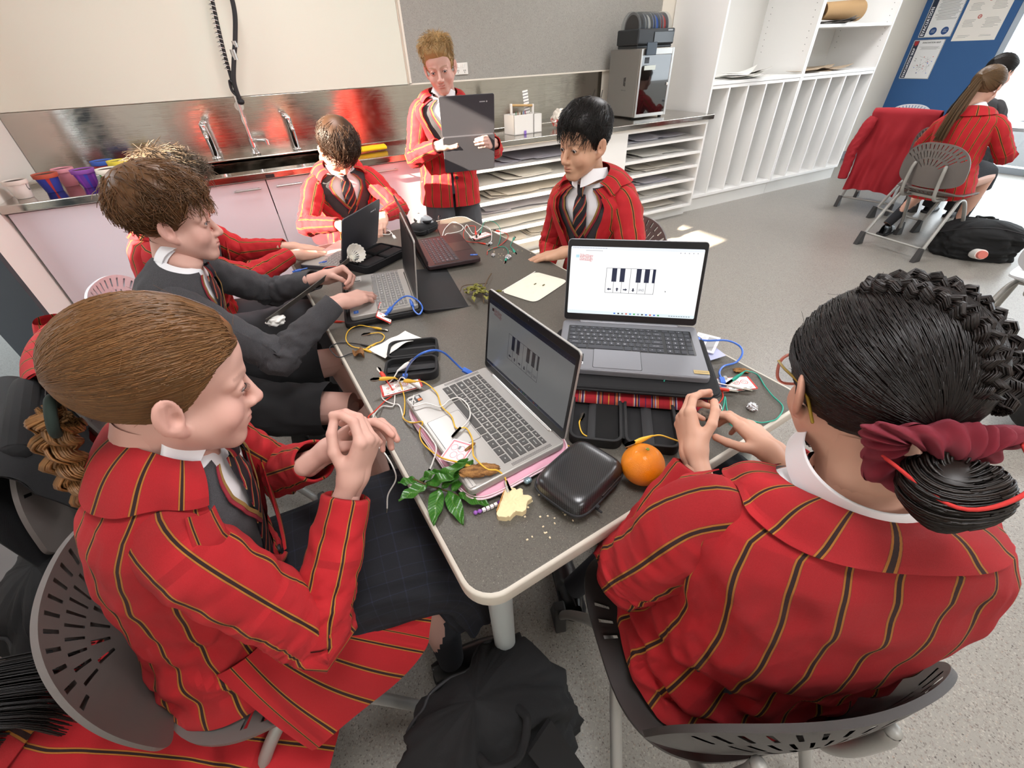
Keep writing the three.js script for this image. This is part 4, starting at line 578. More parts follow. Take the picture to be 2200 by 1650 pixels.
{
  const s = thing('leaf_sprig', 'sprig of glossy green leaves clipped at the table edge', 'leaf sprig', V(.09, TT, -.50));
  part(s, 'stem', tube([[-.03, .018, -.075], [-.005, .014, -.045], [.02, .01, -.02], [.035, .008, 0]], .0018, 20, 6), std(0x5a4a24, .7));
  const L = [[-.024, -.07, .038, .02, -1.9, .1], [-.012, -.055, .066, .030, .9, .5], [.0, -.045, .078, .032, 1.35, .62], [.012, -.03, .074, .032, 1.75, .62], [.026, -.014, .07, .030, 2.0, .5], [-.012, -.052, .06, .028, -1.35, .1], [.006, -.034, .074, .03, -.5, -.1], [.018, -.018, .074, .028, .0, -.15], [.034, -.002, .062, .028, .75, -.1], [-.02, -.068, .045, .022, 1.3, .5]];
  for (const [x, z, l, w, a, up] of L) { const m = part(s, 'leaf', leafGeo(l, w, .35, up > 0 ? .0 : .008), M.leafGreen); m.position.set(x, .014, z); m.rotation.order = 'YXZ'; m.rotation.y = a; m.rotation.x = -Math.max(0, up) * .9 + (up < 0 ? .05 : 0); }
}
{
  const s = thing('dried_sprig', 'dry olive leaf sprig lying in the middle of the table', 'leaf sprig', V(.52, TT, -1.25), 0);
  part(s, 'stem', tube([[.10, .012, -.14], [.06, .014, -.09], [.01, .01, -.02], [-.02, .006, .05]], .0022, 20, 6), std(0x5b4a34, .8)); part(s, 'stem_001', tube([[.05, .012, -.07], [-.03, .016, -.09], [-.06, .014, -.06]], .0015, 14, 5), std(0x5b4a34, .8));
  const r = mulberry(8); for (let i = 0; i < 13; i++) { const m = part(s, 'leaf', leafGeo(.035 + r() * .03, .012 + r() * .008, .5, -.004), M.leafDry); m.position.set(-.05 + r() * .07, .008 + r() * .012, -.07 + r() * .1); m.rotation.order = 'YXZ'; m.rotation.y = -1 + r() * 3.6; m.rotation.x = -.3 * r(); }
}
solo('curled_leaf', 'small brown curled dry leaf beside the yellow wire ring', 'leaf', thick((u, v) => V((u - .5) * .032 * Math.sin(Math.PI * clamp(v, .06, .94)), .004 + .022 * Math.pow(Math.abs(u - .5), 1.3) + .006 * Math.sin(v * 9 + u * 4), (v - .5) * .042), 10, 12, .0008), std(0x8a6137, .75), V(.062, TT, -1.105), .5);
{
  const f = thing('fern_leaf', 'short green fern leaflet lying by the white wire', 'leaf', V(.688, TT, -.452), 1.05); part(f, 'stem', tube([[0, .003, -.026], [0, .004, .026]], .0009, 6, 5), std(0x4b6b22, .7));
  for (let i = 0; i < 10; i++) for (const s of [-1, 1]) { const m = part(f, 'leaflet', leafGeo(.014 - .0006 * i, .0055, .3, .001), M.leafGreen); m.position.set(0, .004, -.024 + i * .005); m.rotation.order = 'YXZ'; m.rotation.y = s * 1.0; m.rotation.x = -.25; }
}
const barkMap = (a, b) => dataTex(128, 256, (u, v, x, y) => { const k = .5 + .5 * tile(9, 6)(u * 1, v * .25) + (grain(x, y >> 3) - .5) * .5; return a.map((c, i) => lerp(c, b[i], clamp(k, 0, 1))); });
M.bark = std(0xffffff, .85, { map: barkMap([96, 62, 30], [176, 128, 72]) }); M.barkDark = std(0xffffff, .85, { map: barkMap([52, 44, 38], [104, 92, 80]) });
function barkGeo(l, w, h, seed) { return sheet((u, v) => { const a = u * 2 * Math.PI, e = Math.pow(Math.sin(Math.PI * clamp(v, .001, .999)), .28), n = 1 + .22 * noise3(Math.cos(a) * 1.3 + seed, v * 5, Math.sin(a)) + .06 * noise3(Math.cos(a) * 5, v * 18, seed); return V(w / 2 * Math.cos(a) * e * n, h / 2 + h / 2 * Math.sin(a) * e * n * .95, (v - .5) * l + .1 * l * noise3(Math.cos(a), Math.sin(a), seed) * (v > .5 ? 1 : -1) * .5); }, 28, 28, (u, v) => [u, v]); }
solo('bark_piece', 'brown piece of bark resting on the near laptop palm rest', 'bark', barkGeo(.074, .028, .016, 2), M.bark, V(.173, TT + .0405, -.507), 1.2);
solo('bark_piece', 'small brown bark chip behind the right circuit board', 'bark', barkGeo(.04, .018, .01, 5), M.bark, V(.905, TT, -.508), .9);
solo('bark_piece', 'dark splintered bark held between the nearest right hands', 'bark', barkGeo(.05, .034, .022, 9), M.barkDark, V(.66, TT + .035, -.40), .3);
solo('twig', 'short twig in a metal clip on the near laptop touchpad', 'twig', barkGeo(.028, .006, .006, 3), M.bark, V(.183, TT + .0405, -.576), 1.9);
{
  const b = thing('bread_piece', 'torn piece of white bread with brown crust', 'bread', V(.205, TT, -.437), .3), r = (a) => .027 * (1 + .28 * noise3(Math.cos(a) * 1.4, Math.sin(a) * 1.4, 4) + .06 * noise3(Math.cos(a) * 7, Math.sin(a) * 7, 2));
  const cut = (a) => Math.min(r(a), Math.sin(a + .6) < -.25 ? .02 / Math.max(.3, -Math.sin(a + .6)) : 1);
  part(b, 'crumb', sheet((u, v) => { const a = u * 2 * Math.PI, k = Math.min(1, v * 2), q = cut(a) * (v < .5 ? k : 1); const x = q * Math.cos(a) * 1.25, z = q * Math.sin(a); return V(x, (v < .5 ? .013 : lerp(.013, 0, (v - .5) * 2)) + .0018 * noise3(x * 160, z * 160, 1) * (v < .95 ? 1 : 0), z); }, 60, 24), std(0xefdcae, .95));
  part(b, 'crust', thick((u, v) => { const a = -2.9 + u * 1.6, q = cut(a) * 1.03; return V(q * Math.cos(a) * 1.25, v * .0135, q * Math.sin(a)); }, 20, 3, .0015), std(0xc98f4a, .8));
}
{
  const g = [], r = mulberry(17); for (let i = 0; i < 46; i++) { const far = i > 26, x = far ? .72 + r() * .14 : .19 + r() * .16, z = far ? -1.62 + r() * .12 : -.44 + r() * .1; g.push(box(.0018 + r() * .002, .0014, .0018 + r() * .002, x, TT + .0008, z)); } const c = part(scene, 'crumbs', g, std(0xe6d6b4, .9)); c.userData = { kind: 'stuff', label: 'scattered bread and foil crumbs on the table', category: 'crumbs' };
}
function crumple(r, seed, flat = 1) { return new THREE.IcosahedronGeometry(r, 4).clone(); }
function foil(label, x, y, z, s, seed) { const g = new THREE.IcosahedronGeometry(s, 5), p = g.attributes.position, v = V(); for (let i = 0; i < p.count; i++) { v.fromBufferAttribute(p, i); const d = v.clone().divideScalar(s), k = 1 + .34 * Math.abs(noise3(d.x * 2 + seed, d.y * 2, d.z * 2)) + .2 * Math.abs(noise3(d.x * 5, d.y * 5 + seed, d.z * 5)) - .25; p.setXYZ(i, v.x * k, v.y * k * .75, v.z * k); } g.computeVertexNormals(); const m = solo('foil_lump', label, 'foil', g, std(0xd6d6d8, .28, { metalness: .9, flatShading: true }), V(x, y + s * .62, z)); }
foil('crumpled foil lump behind the dark grey laptop lid', .803, TT, -1.11, .02, 3); foil('small foil lump on the red clip near the right circuit board', .806, TT, -.40, .012, 6); foil('small foil lump on the green clip at the far end', .755, TT, -1.512, .013, 9); foil('tiny foil lump on the red wire at the far end', .715, TT, -1.57, .009, 12); foil('tiny foil lump beside the far white clip', .765, TT, -1.70, .009, 15);
// papers on the table
{
  const e = thing('paper_envelope', 'white padded paper envelope lying behind the dark grey laptop', 'envelope', V(.715, TT, -1.225), .42);
  part(e, 'body', sheet((u, v) => { const a = u * 2 * Math.PI, n = 8, c = Math.cos(a), q = Math.sin(a), R = 1 / Math.pow(Math.pow(Math.abs(c) / .105, n) + Math.pow(Math.abs(q) / .075, n), 1 / n), x = R * c * v, z = R * q * v; return V(x, .002 + .007 * (1 - Math.pow(v, 5)) + .0012 * noise3(x * 40, z * 40, 2) * (v < .97 ? 1 : 0), z); }, 90, 30), std(0xeee8d6, .75, { side: THREE.DoubleSide })); part(e, 'seal', tube([[-.103, .002, -.074], [.103, .002, -.074]], .0016, 4, 6), M.paper);
  for (const [x, z] of [[-.0, .0], [.01, .03]]) part(e, 'leaf_crumb', box(.012, .0015, .004, x, .0105, z, .0005), std(0x5b5a22, .8));
  solo('paper_sheet', 'folded white paper lying behind the near open black case', 'paper', thick((u, v) => V((u - .5) * .13, .004 + .014 * Math.abs(Math.sin(u * 3.1)) * v + .006 * v * v + .0015 * (1 + Math.sin(u * 14)), (v - .5) * .085), 24, 10, .0008), M.paper, V(.168, TT, -1.095), .35);
  const leaf = std(0xffffff, .6, { map: canvasTex(256, 256, (g) => { g.fillStyle = '#eceaf0'; g.fillRect(0, 0, 256, 256); g.fillStyle = '#a9aaac'; g.fillRect(30, 30, 196, 90); lines(g, 30, 150, 190, 6, 14, '#888'); }) });
  solo('leaflet', 'grey printed leaflet lying on top beside the dark grey laptop', 'leaflet', thick((u, v) => V((u - .5) * .07, .016 + .012 * u, (v - .5) * .06), 6, 4, .0008, (u, v) => [u, v]), leaf, V(.905, TT, -.63), .5);
  solo('leaflet', 'blue and white folded leaflet below the grey leaflet', 'leaflet', thick((u, v) => V((u - .5) * .075, .004 + .008 * u, (v - .5) * .06), 6, 4, .0008), std(0xc9cdea, .7), V(.885, TT, -.605), -.2);
}
{ // keyring hanging from the pink sleeve
  const k = thing('keyring', 'beaded name keyring on the pink sleeve beside the bread', 'keyring', V(.165, TT, -.455), 0);
  part(k, 'cord', tube([[-.03, .005, .0], [0, .005, .004], [.035, .005, -.004], [.05, .006, -.02]], .0009, 20, 5), std(0x9a5fb8, .6));
  const cols = [0x9a5fb8, 0x9a5fb8, 0xf3f0ee, 0xf3f0ee, 0xf3f0ee, 0xf3f0ee, 0x6a2a8a, 0xeeeae8, 0x6a2a8a], mats = {};
  cols.forEach((c, i) => { const t = i / 8; part(k, 'bead', i > 1 && i < 6 ? box(.0065, .0065, .0065, -.028 + t * .064, .005, .003 * Math.sin(t * 3), .001) : ball(.0042, -.028 + t * .064, .005, .003 * Math.sin(t * 3), 1, 1, 1, 12, 8), mats[c] ??= std(c, .4)); });
  part(k, 'charm', [leafGeo(.03, .01, .1, 0).translate(.03, .006, -.035)], std(0x9b8f92, .35, { metalness: .8 })); part(k, 'ring', new THREE.TorusGeometry(.006, .0008, 6, 20).rotateX(1.2).translate(.05, .008, -.02), M.clipMetal);
}
{ // shuttlecock on the strap end, and the strap
  const s = thing('shuttlecock', 'white feather shuttlecock held at the end of the grey strap', 'shuttlecock', V(.165, .83, -1.60)); s.rotation.set(1.15, .35, -.3);
  part(s, 'cork', new THREE.SphereGeometry(.0128, 18, 12).scale(1, 1.05, 1).translate(0, -.008, 0), std(0xe9e4d6, .6)); part(s, 'cork_band', cyl(.0132, .0132, .004, 0, 0, 0, 20), std(0xd7d9d2, .5));
  for (let i = 0; i < 16; i++) { const m = part(s, 'feather', thick((u, v) => { const w = v < .38 ? .0018 : .0095 * Math.min(1, (v - .38) * 6) * Math.sqrt(Math.max(.02, 1 - Math.pow((v - .4) / .6, 6))), y = .002 + v * .058, r = .0105 + v * .0215; return V((u - .5) * w * 2 * 1.15, y, r + .0015 * (u - .5) * 2); }, 4, 14, .0004), i % 2 ? M.paper : std(0xf4f1e8, .8)); m.rotation.y = i / 16 * 2 * Math.PI; }
  const st = thing('grey_strap', 'long flat grey strap held from lap to shuttlecock', 'strap', V(-.1, .80, -1.38)); const c = curve([[.255, .03, -.2], [.2, .018, -.165], [.10, .0, -.09], [0, -.01, 0], [-.05, -.02, .03]].map((p) => V(...p)));
  part(st, 'band', thick((u, v) => c.getPoint(v).add(V(.004, .02, .012).multiplyScalar(u - .5)), 3, 40, .002), std(0x5d5852, .55, { bumpMap: T.weave, bumpScale: .0004 }));
}
solo('tissue', 'crumpled white tissue by the grey strap end', 'tissue', (() => { const g = new THREE.IcosahedronGeometry(.02, 6), p = g.attributes.position, v = V(); for (let i = 0; i < p.count; i++) { v.fromBufferAttribute(p, i); const k = 1 + .3 * noise3(v.x * 60, v.y * 60, v.z * 60); p.setXYZ(i, v.x * k * 1.3, v.y * k * .7, v.z * k); } g.computeVertexNormals(); return g; })(), M.paper, V(-.125, .772, -1.36));
// ---------------------------------------------------------------- things on the bench
function pot(label, x, z, r, h, colour, draw, rim, soilMat) {
  const p = thing('plant_pot', label, 'pot', V(x, .891, z)); const tex = canvasTex(256, 128, (g, w, hh) => { g.fillStyle = colour; g.fillRect(0, 0, w, hh); draw?.(g, w, hh); });
  part(p, 'body', lathe([[0, 0], [r * .72, 0], [r * .97, h * .78], [r * .97, h * .8]], 32), std(0xffffff, .5, { map: tex })); part(p, 'rim', lathe([[r * .97, h * .76], [r * 1.08, h * .78], [r * 1.1, h], [r * 1.0, h], [r * .98, h * .9]], 32), std(rim, .5)); part(p, 'soil', cyl(r * .99, r * .95, .006, 0, h * .9, 0, 28), std(0x3a2a20, .95));
}
const stripes = (a) => (g, w, h) => { for (let i = 0; i < 8; i++) { g.fillStyle = a[i % a.length]; g.beginPath(); g.moveTo(i * w / 8, 0); g.lineTo((i + .7) * w / 8, 0); g.lineTo((i + .4) * w / 8, h); g.fill(); } }, blobs = (a, n, s) => (g, w, h) => { const r = mulberry(s); for (let i = 0; i < n; i++) { g.fillStyle = a[i % a.length]; g.beginPath(); g.arc(r() * w, r() * h, 6 + r() * 16, 0, 7); g.fill(); } };
pot('white plant pot with scribbled face at the left bench end', -1.17, -3.28, .047, .085, '#e9e4de', (g, w, h) => { g.strokeStyle = '#555'; g.lineWidth = 4; for (let i = 0; i < 6; i++) { g.beginPath(); g.arc(60 + i * 30, 50 + (i % 3) * 22, 12, 0, 5); g.stroke(); } }, 0xded5cc);
pot('plant pot with red and blue painted stripes', -1.065, -3.36, .05, .09, '#2d3a9c', stripes(['#b52e34', '#2d3a9c', '#7a2b84']), 0xb5503a); pot('plain pink plant pot behind the striped pot', -1.02, -3.49, .046, .09, '#dc8f9d', null, 0xe39aa6);
pot('purple and blue painted plant pot', -.905, -3.37, .05, .09, '#6a2f9c', stripes(['#3b3fb4', '#8a3bb0', '#4a2a8c']), 0x8a4aa2); pot('blue plant pot with dark rim at the back of the pots', -.845, -3.55, .05, .1, '#c44a44', blobs(['#d8665c', '#b53a3c'], 20, 4), 0x3c62b8);
pot('white plant pot with a painted strawberry', -.775, -3.29, .052, .09, '#eeeae2', (g, w, h) => { for (const x of [40, 128, 216]) { g.fillStyle = '#d33a32'; g.beginPath(); g.arc(x, 74, 20, 0, 7); g.fill(); g.fillStyle = '#3c8a3c'; g.fillRect(x - 8, 46, 18, 12); } }, 0xe6e2d4);
pot('white plant pot with yellow rim behind the strawberry pot', -.745, -3.44, .05, .105, '#efe6ea', blobs(['#e9a9b9', '#f0d9e0'], 14, 6), 0xe0cf45); pot('orange and blue plant pot at the back right of the pots', -.69, -3.60, .045, .085, '#5a6fc0', blobs(['#d87a4a', '#6a7fd0'], 10, 8), 0xc96a4a);
solo('cleaning_cloth', 'folded yellow cleaning cloth beside the sink', 'cloth', thick((u, v) => { const a = v * 5.2; return V((u - .5) * .22, .016 + .013 * Math.cos(a) * (1 - .4 * v), .05 * Math.sin(a * .9) * (1 - .1 * v) + .004 * Math.sin(u * 9)); }, 24, 40, .004), std(0xeec400, .8), V(.66, .893, -3.40), .12);
{ // stationery caddy
  const c = thing('stationery_caddy', 'white stationery caddy with wooden handle on the bench', 'caddy', V(1.87, .891, -3.38), .1);
  part(c, 'tub', [span(-.13, .05, 0, .006, -.07, .07), span(-.13, -.125, 0, .13, -.07, .07), span(.045, .05, 0, .13, -.07, .07), span(-.13, .05, 0, .13, .065, .07), span(-.13, .05, 0, .13, -.07, -.065), span(-.05, -.046, 0, .12, -.065, .065)], M.white); part(c, 'side_tub', [span(.056, .13, 0, .006, -.07, .07), span(.056, .06, 0, .125, -.07, .07), span(.126, .13, 0, .125, -.07, .07), span(.056, .13, 0, .125, .066, .07), span(.056, .13, 0, .125, -.07, -.066)], M.white);
  part(c, 'handle', [tube([[-.1, .19, 0], [.09, .175, 0]], .008, 6, 10)], std(0xc9a26a, .6)); part(c, 'handle_post', [span(-.112, -.1, .12, .2, -.008, .008), span(.088, .1, .12, .185, -.008, .008)], M.white); part(c, 'clip_tag', box(.022, .025, .004, -.03, .012, .073, .002), std(0x8a6ac0, .5));
  const pens = [0xb3402f, 0x2c2f36, 0x3a7a4a, 0x8a5a34, 0xc9a23a, 0x333333, 0x5a78b0, 0xa33a5a], r = mulberry(21);
  pens.forEach((col, i) => { const p = solo('pencil', ['red', 'black', 'green', 'brown', 'ochre', 'charcoal', 'blue', 'crimson'][i] + ' pencil standing in the white caddy', 'pencil', [cyl(.0035, .0035, .13, 0, .065, 0, 7), cyl(.0003, .0035, .012, 0, .136, 0, 7)], std(col, .5), V(1.76 + i * .019, .90, -3.40 + r() * .05)); p.rotation.set((r() - .5) * .3, 0, (r() - .5) * .35); });
  const rl = solo('ruler', 'white ruler standing up in the caddy', 'ruler', box(.045, .27, .003, 0, .135, 0), std(0xffffff, .5, { map: canvasTex(64, 512, (g, w, h) => { g.fillStyle = '#f3f2ee'; g.fillRect(0, 0, w, h); g.fillStyle = '#333'; for (let i = 0; i < 50; i++) g.fillRect(0, i * 10, i % 5 ? 10 : 20, 2); g.fillRect(30, 380, 20, 90); }) }), V(1.94, .898, -3.40)); rl.rotation.z = .14; metreUv(rl.geometry);
}
solo('plastic_bag', 'clear plastic bag of red and white scraps beside the caddy', 'bag', (() => { const g = new THREE.IcosahedronGeometry(.062, 5), p = g.attributes.position, v = V(), col = []; for (let i = 0; i < p.count; i++) { v.fromBufferAttribute(p, i); const n = noise3(v.x * 30, v.y * 30, v.z * 30), k = 1 + .2 * n; p.setXYZ(i, v.x * k * 1.2, v.y * k * (v.y > .03 ? 1.2 : .85), v.z * k); const red = noise3(v.x * 45, v.y * 45 + 5, v.z * 45) > .1 && v.y < .015; col.push(...(red ? [.62, .06, .05] : [.78, .72, .62])); } g.setAttribute('color', new THREE.Float32BufferAttribute(col, 3)); g.computeVertexNormals(); return g; })(), phys(0xffffff, .3, { vertexColors: true, clearcoat: .8 }), V(2.24, .947, -3.42));
{ // 3d printer
  const p = thing('printer_3d', 'grey enclosed 3D printer with dark glass door on the bench', 'printer', V(3.15, .891, -3.56)), grey = std(0x85827d, .5, { metalness: .15 });
  part(p, 'housing', [span(-.18, .18, .01, .488, -.2, .185, .008)], grey); part(p, 'front_frame', [span(-.178, -.16, .01, .488, .185, .2, .003), span(.155, .178, .01, .488, .185, .2, .003), span(-.16, .155, .445, .488, .185, .2, .003), span(-.16, .155, .01, .035, .185, .2, .003)], M.alu);
  const d = part(p, 'door', span(-.16, .155, .036, .444, .19, .197), phys(0x0a0b0d, .05, { clearcoat: 1 })); part(d, 'door_handle', box(.012, .02, .012, .145, .24, .202, .003), M.white); part(d, 'build_plate', box(.12, .03, .003, -.07, .36, .1985), std(0xc9cfc6, .4)); part(d, 'camera_module', box(.045, .04, .003, -.11, .41, .1985, .001), M.darkAlu);
  part(p, 'screen_panel', box(.105, .085, .012, -.09, .485, .212, .004), std(0x27333f, .25)); for (const [x, z] of [[-.15, -.17], [.15, -.17], [-.15, .16], [.15, .16]]) part(p, 'foot', cyl(.014, .016, .012, x, .006, z, 14), M.rubber);
  part(p, 'logo', [[-.013, .012, .009, .03], [.001, .012, .009, .024], [-.013, -.022, .009, .028], [.001, -.016, .009, .034]].map(([z, y, w, h]) => box(.0008, h, w, -.1806, .27 + y, .02 - z)), M.black).userData.kind = 'stuff';
  part(p, 'logo_text', new THREE.PlaneGeometry(.07, .016).rotateY(-Math.PI / 2).translate(-.1808, .205, .02), std(0xffffff, .5, { map: canvasTex(256, 58, (g) => { g.fillStyle = '#85827d'; g.fillRect(0, 0, 256, 58); g.fillStyle = '#2a2a2a'; g.font = '44px sans-serif'; g.fillText('Bambu Lab', 16, 42); }) }));
  const a = thing('filament_feeder', 'black filament feeder box with coloured spools on top of the printer', 'filament box', V(3.155, 1.381, -3.55));
  part(a, 'box', [span(-.185, .185, 0, .02, -.12, .13, .006), span(-.195, .195, .02, .125, -.13, .14, .012)], std(0x26292c, .4)); part(a, 'window', [span(-.03, .18, .03, .105, .139, .145, .003)], phys(0x14171a, .08)); part(a, 'badge', box(.05, .01, .002, .14, .112, .1415), std(0x9aa0a4, .4)); part(a, 'cover', sheet((u, v) => { const t = v * Math.PI; return V(lerp(-.175, .175, u), .125 + .112 * Math.sin(t), .0 + .112 * Math.cos(t)); }, 6, 24), phys(0xdfe4e6, .04, { transmission: 1, thickness: 0, side: THREE.DoubleSide }));
  [[0x3c3a3a, 'dark grey'], [0xb9b3a8, 'beige'], [0x2c56a8, 'blue'], [0xb0302a, 'red']].forEach(([c, n], i) => { const s = thing('filament_spool', n + ' filament spool in the feeder above the printer', 'spool', V(3.155 - .122 + i * .082, 1.381 + .125, -3.55)); part(s, 'filament', cyl(.082, .082, .045, 0, .01, 0, 40).rotateZ(Math.PI / 2).translate(0, 0.01, 0), std(c, .35)); part(s, 'flange', cyl(.098, .098, .004, 0, 0, 0, 40).rotateZ(Math.PI / 2).translate(-.027, .01, 0), std(i ? 0x8f9296 : 0x77787a, .4)); part(s, 'flange', cyl(.098, .098, .004, 0, 0, 0, 40).rotateZ(Math.PI / 2).translate(.027, .01, 0), std(0x8f9296, .4)); part(s, 'hub', cyl(.026, .026, .06, 0, 0, 0, 24).rotateZ(Math.PI / 2).translate(0, .01, 0), M.black); });
  solo('power_cable', 'thin black power cable trailing behind the printer', 'cable', tube([[0, .2, 0], [-.03, .1, .02], [-.01, .01, .05], [.05, .005, .06]], .003, 30, 6), M.black, V(2.93, .892, -3.78));
}
// ---------------------------------------------------------------- people: signed distance meshing
function meshSDF(f, lo, hi, cell) {
  const n = [0, 1, 2].map((k) => Math.ceil((hi[k] - lo[k]) / cell) + 1), [nx, ny, nz] = n, F = new Float32Array(nx * ny * nz), B = 6, R = B * cell * .9 * 1.25;
  for (let bz = 0; bz < nz; bz += B) for (let by = 0; by < ny; by += B) for (let bx = 0; bx < nx; bx += B) {
    const c = f(lo[0] + (bx + B / 2) * cell, lo[1] + (by + B / 2) * cell, lo[2] + (bz + B / 2) * cell), far = Math.abs(c) > R;
    for (let z = bz; z < Math.min(bz + B, nz); z++) for (let y = by; y < Math.min(by + B, ny); y++) for (let x = bx; x < Math.min(bx + B, nx); x++) F[(z * ny + y) * nx + x] = far ? c : f(lo[0] + x * cell, lo[1] + y * cell, lo[2] + z * cell);
  }
  const id = new Int32Array(nx * ny * nz).fill(-1), pos = [], idx = [], E = [[0, 1], [2, 3], [4, 5], [6, 7], [0, 2], [1, 3], [4, 6], [5, 7], [0, 4], [1, 5], [2, 6], [3, 7]], v = new Float32Array(8);
  for (let z = 0; z < nz - 1; z++) for (let y = 0; y < ny - 1; y++) for (let x = 0; x < nx - 1; x++) {
    let m = 0; const o = (z * ny + y) * nx + x;
    for (let k = 0; k < 8; k++) { v[k] = F[o + (k & 1) + ((k >> 1) & 1) * nx + (k >> 2) * nx * ny]; if (v[k] < 0) m |= 1 << k; }
    if (m === 0 || m === 255) continue;
    let px = 0, py = 0, pz = 0, c = 0;
    for (const [a, b] of E) if ((v[a] < 0) !== (v[b] < 0)) { const t = v[a] / (v[a] - v[b]); px += lerp(a & 1, b & 1, t); py += lerp((a >> 1) & 1, (b >> 1) & 1, t); pz += lerp(a >> 2, b >> 2, t); c++; }
    id[o] = pos.length / 3; pos.push(lo[0] + (x + px / c) * cell, lo[1] + (y + py / c) * cell, lo[2] + (z + pz / c) * cell);
  }
  const sx = 1, sy = nx, sz = nx * ny;
  for (let z = 1; z < nz - 1; z++) for (let y = 1; y < ny - 1; y++) for (let x = 1; x < nx - 1; x++) {
    const o = (z * ny + y) * nx + x, s = F[o] < 0;
    const quad = (a, b, c, d, flip) => { if (a < 0 || b < 0 || c < 0 || d < 0) return; flip ? idx.push(a, c, b, a, d, c) : idx.push(a, b, c, a, c, d); };
    if (s !== F[o + sx] < 0) quad(id[o - sy - sz], id[o - sz], id[o], id[o - sy], !s);
    if (s !== F[o + sy] < 0) quad(id[o - sx - sz], id[o - sx], id[o], id[o - sz], !s);
    if (s !== F[o + sz] < 0) quad(id[o - sx - sy], id[o - sy], id[o], id[o - sx], !s);
  }
  const g = new THREE.BufferGeometry(), N = new Float32Array(pos.length), e = cell * .5;
  for (let i = 0; i < pos.length; i += 3) { const [x, y, z] = [pos[i], pos[i + 1], pos[i + 2]], a = f(x + e, y, z) - f(x - e, y, z), b = f(x, y + e, z) - f(x, y - e, z), c = f(x, y, z + e) - f(x, y, z - e), l = Math.hypot(a, b, c) || 1; N[i] = a / l; N[i + 1] = b / l; N[i + 2] = c / l; }
  g.setAttribute('position', new THREE.Float32BufferAttribute(pos, 3)); g.setAttribute('normal', new THREE.BufferAttribute(N, 3)); g.setIndex(idx); return g;
}
const ell = (x, y, z, a, b, c) => { const X = x / a, Y = y / b, Z = z / c, k0 = Math.sqrt(X * X + Y * Y + Z * Z), X1 = X / a, Y1 = Y / b, Z1 = Z / c, k1 = Math.sqrt(X1 * X1 + Y1 * Y1 + Z1 * Z1); return k1 < 1e-9 ? -Math.min(a, b, c) : k0 * (k0 - 1) / k1; };
const cap = (x, y, z, ax, ay, az, bx, by, bz, ra, rb) => { const dx = bx - ax, dy = by - ay, dz = bz - az, px = x - ax, py = y - ay, pz = z - az, h = clamp((px * dx + py * dy + pz * dz) / (dx * dx + dy * dy + dz * dz + 1e-12), 0, 1), ex = px - dx * h, ey = py - dy * h, ez = pz - dz * h; return Math.sqrt(ex * ex + ey * ey + ez * ez) - (ra + (rb - ra) * h); };
const smin = (a, b, k) => { const h = Math.max(k - Math.abs(a - b), 0) / k; return Math.min(a, b) - h * h * k * .25; };
const smax = (a, b, k) => -smin(-a, -b, k);
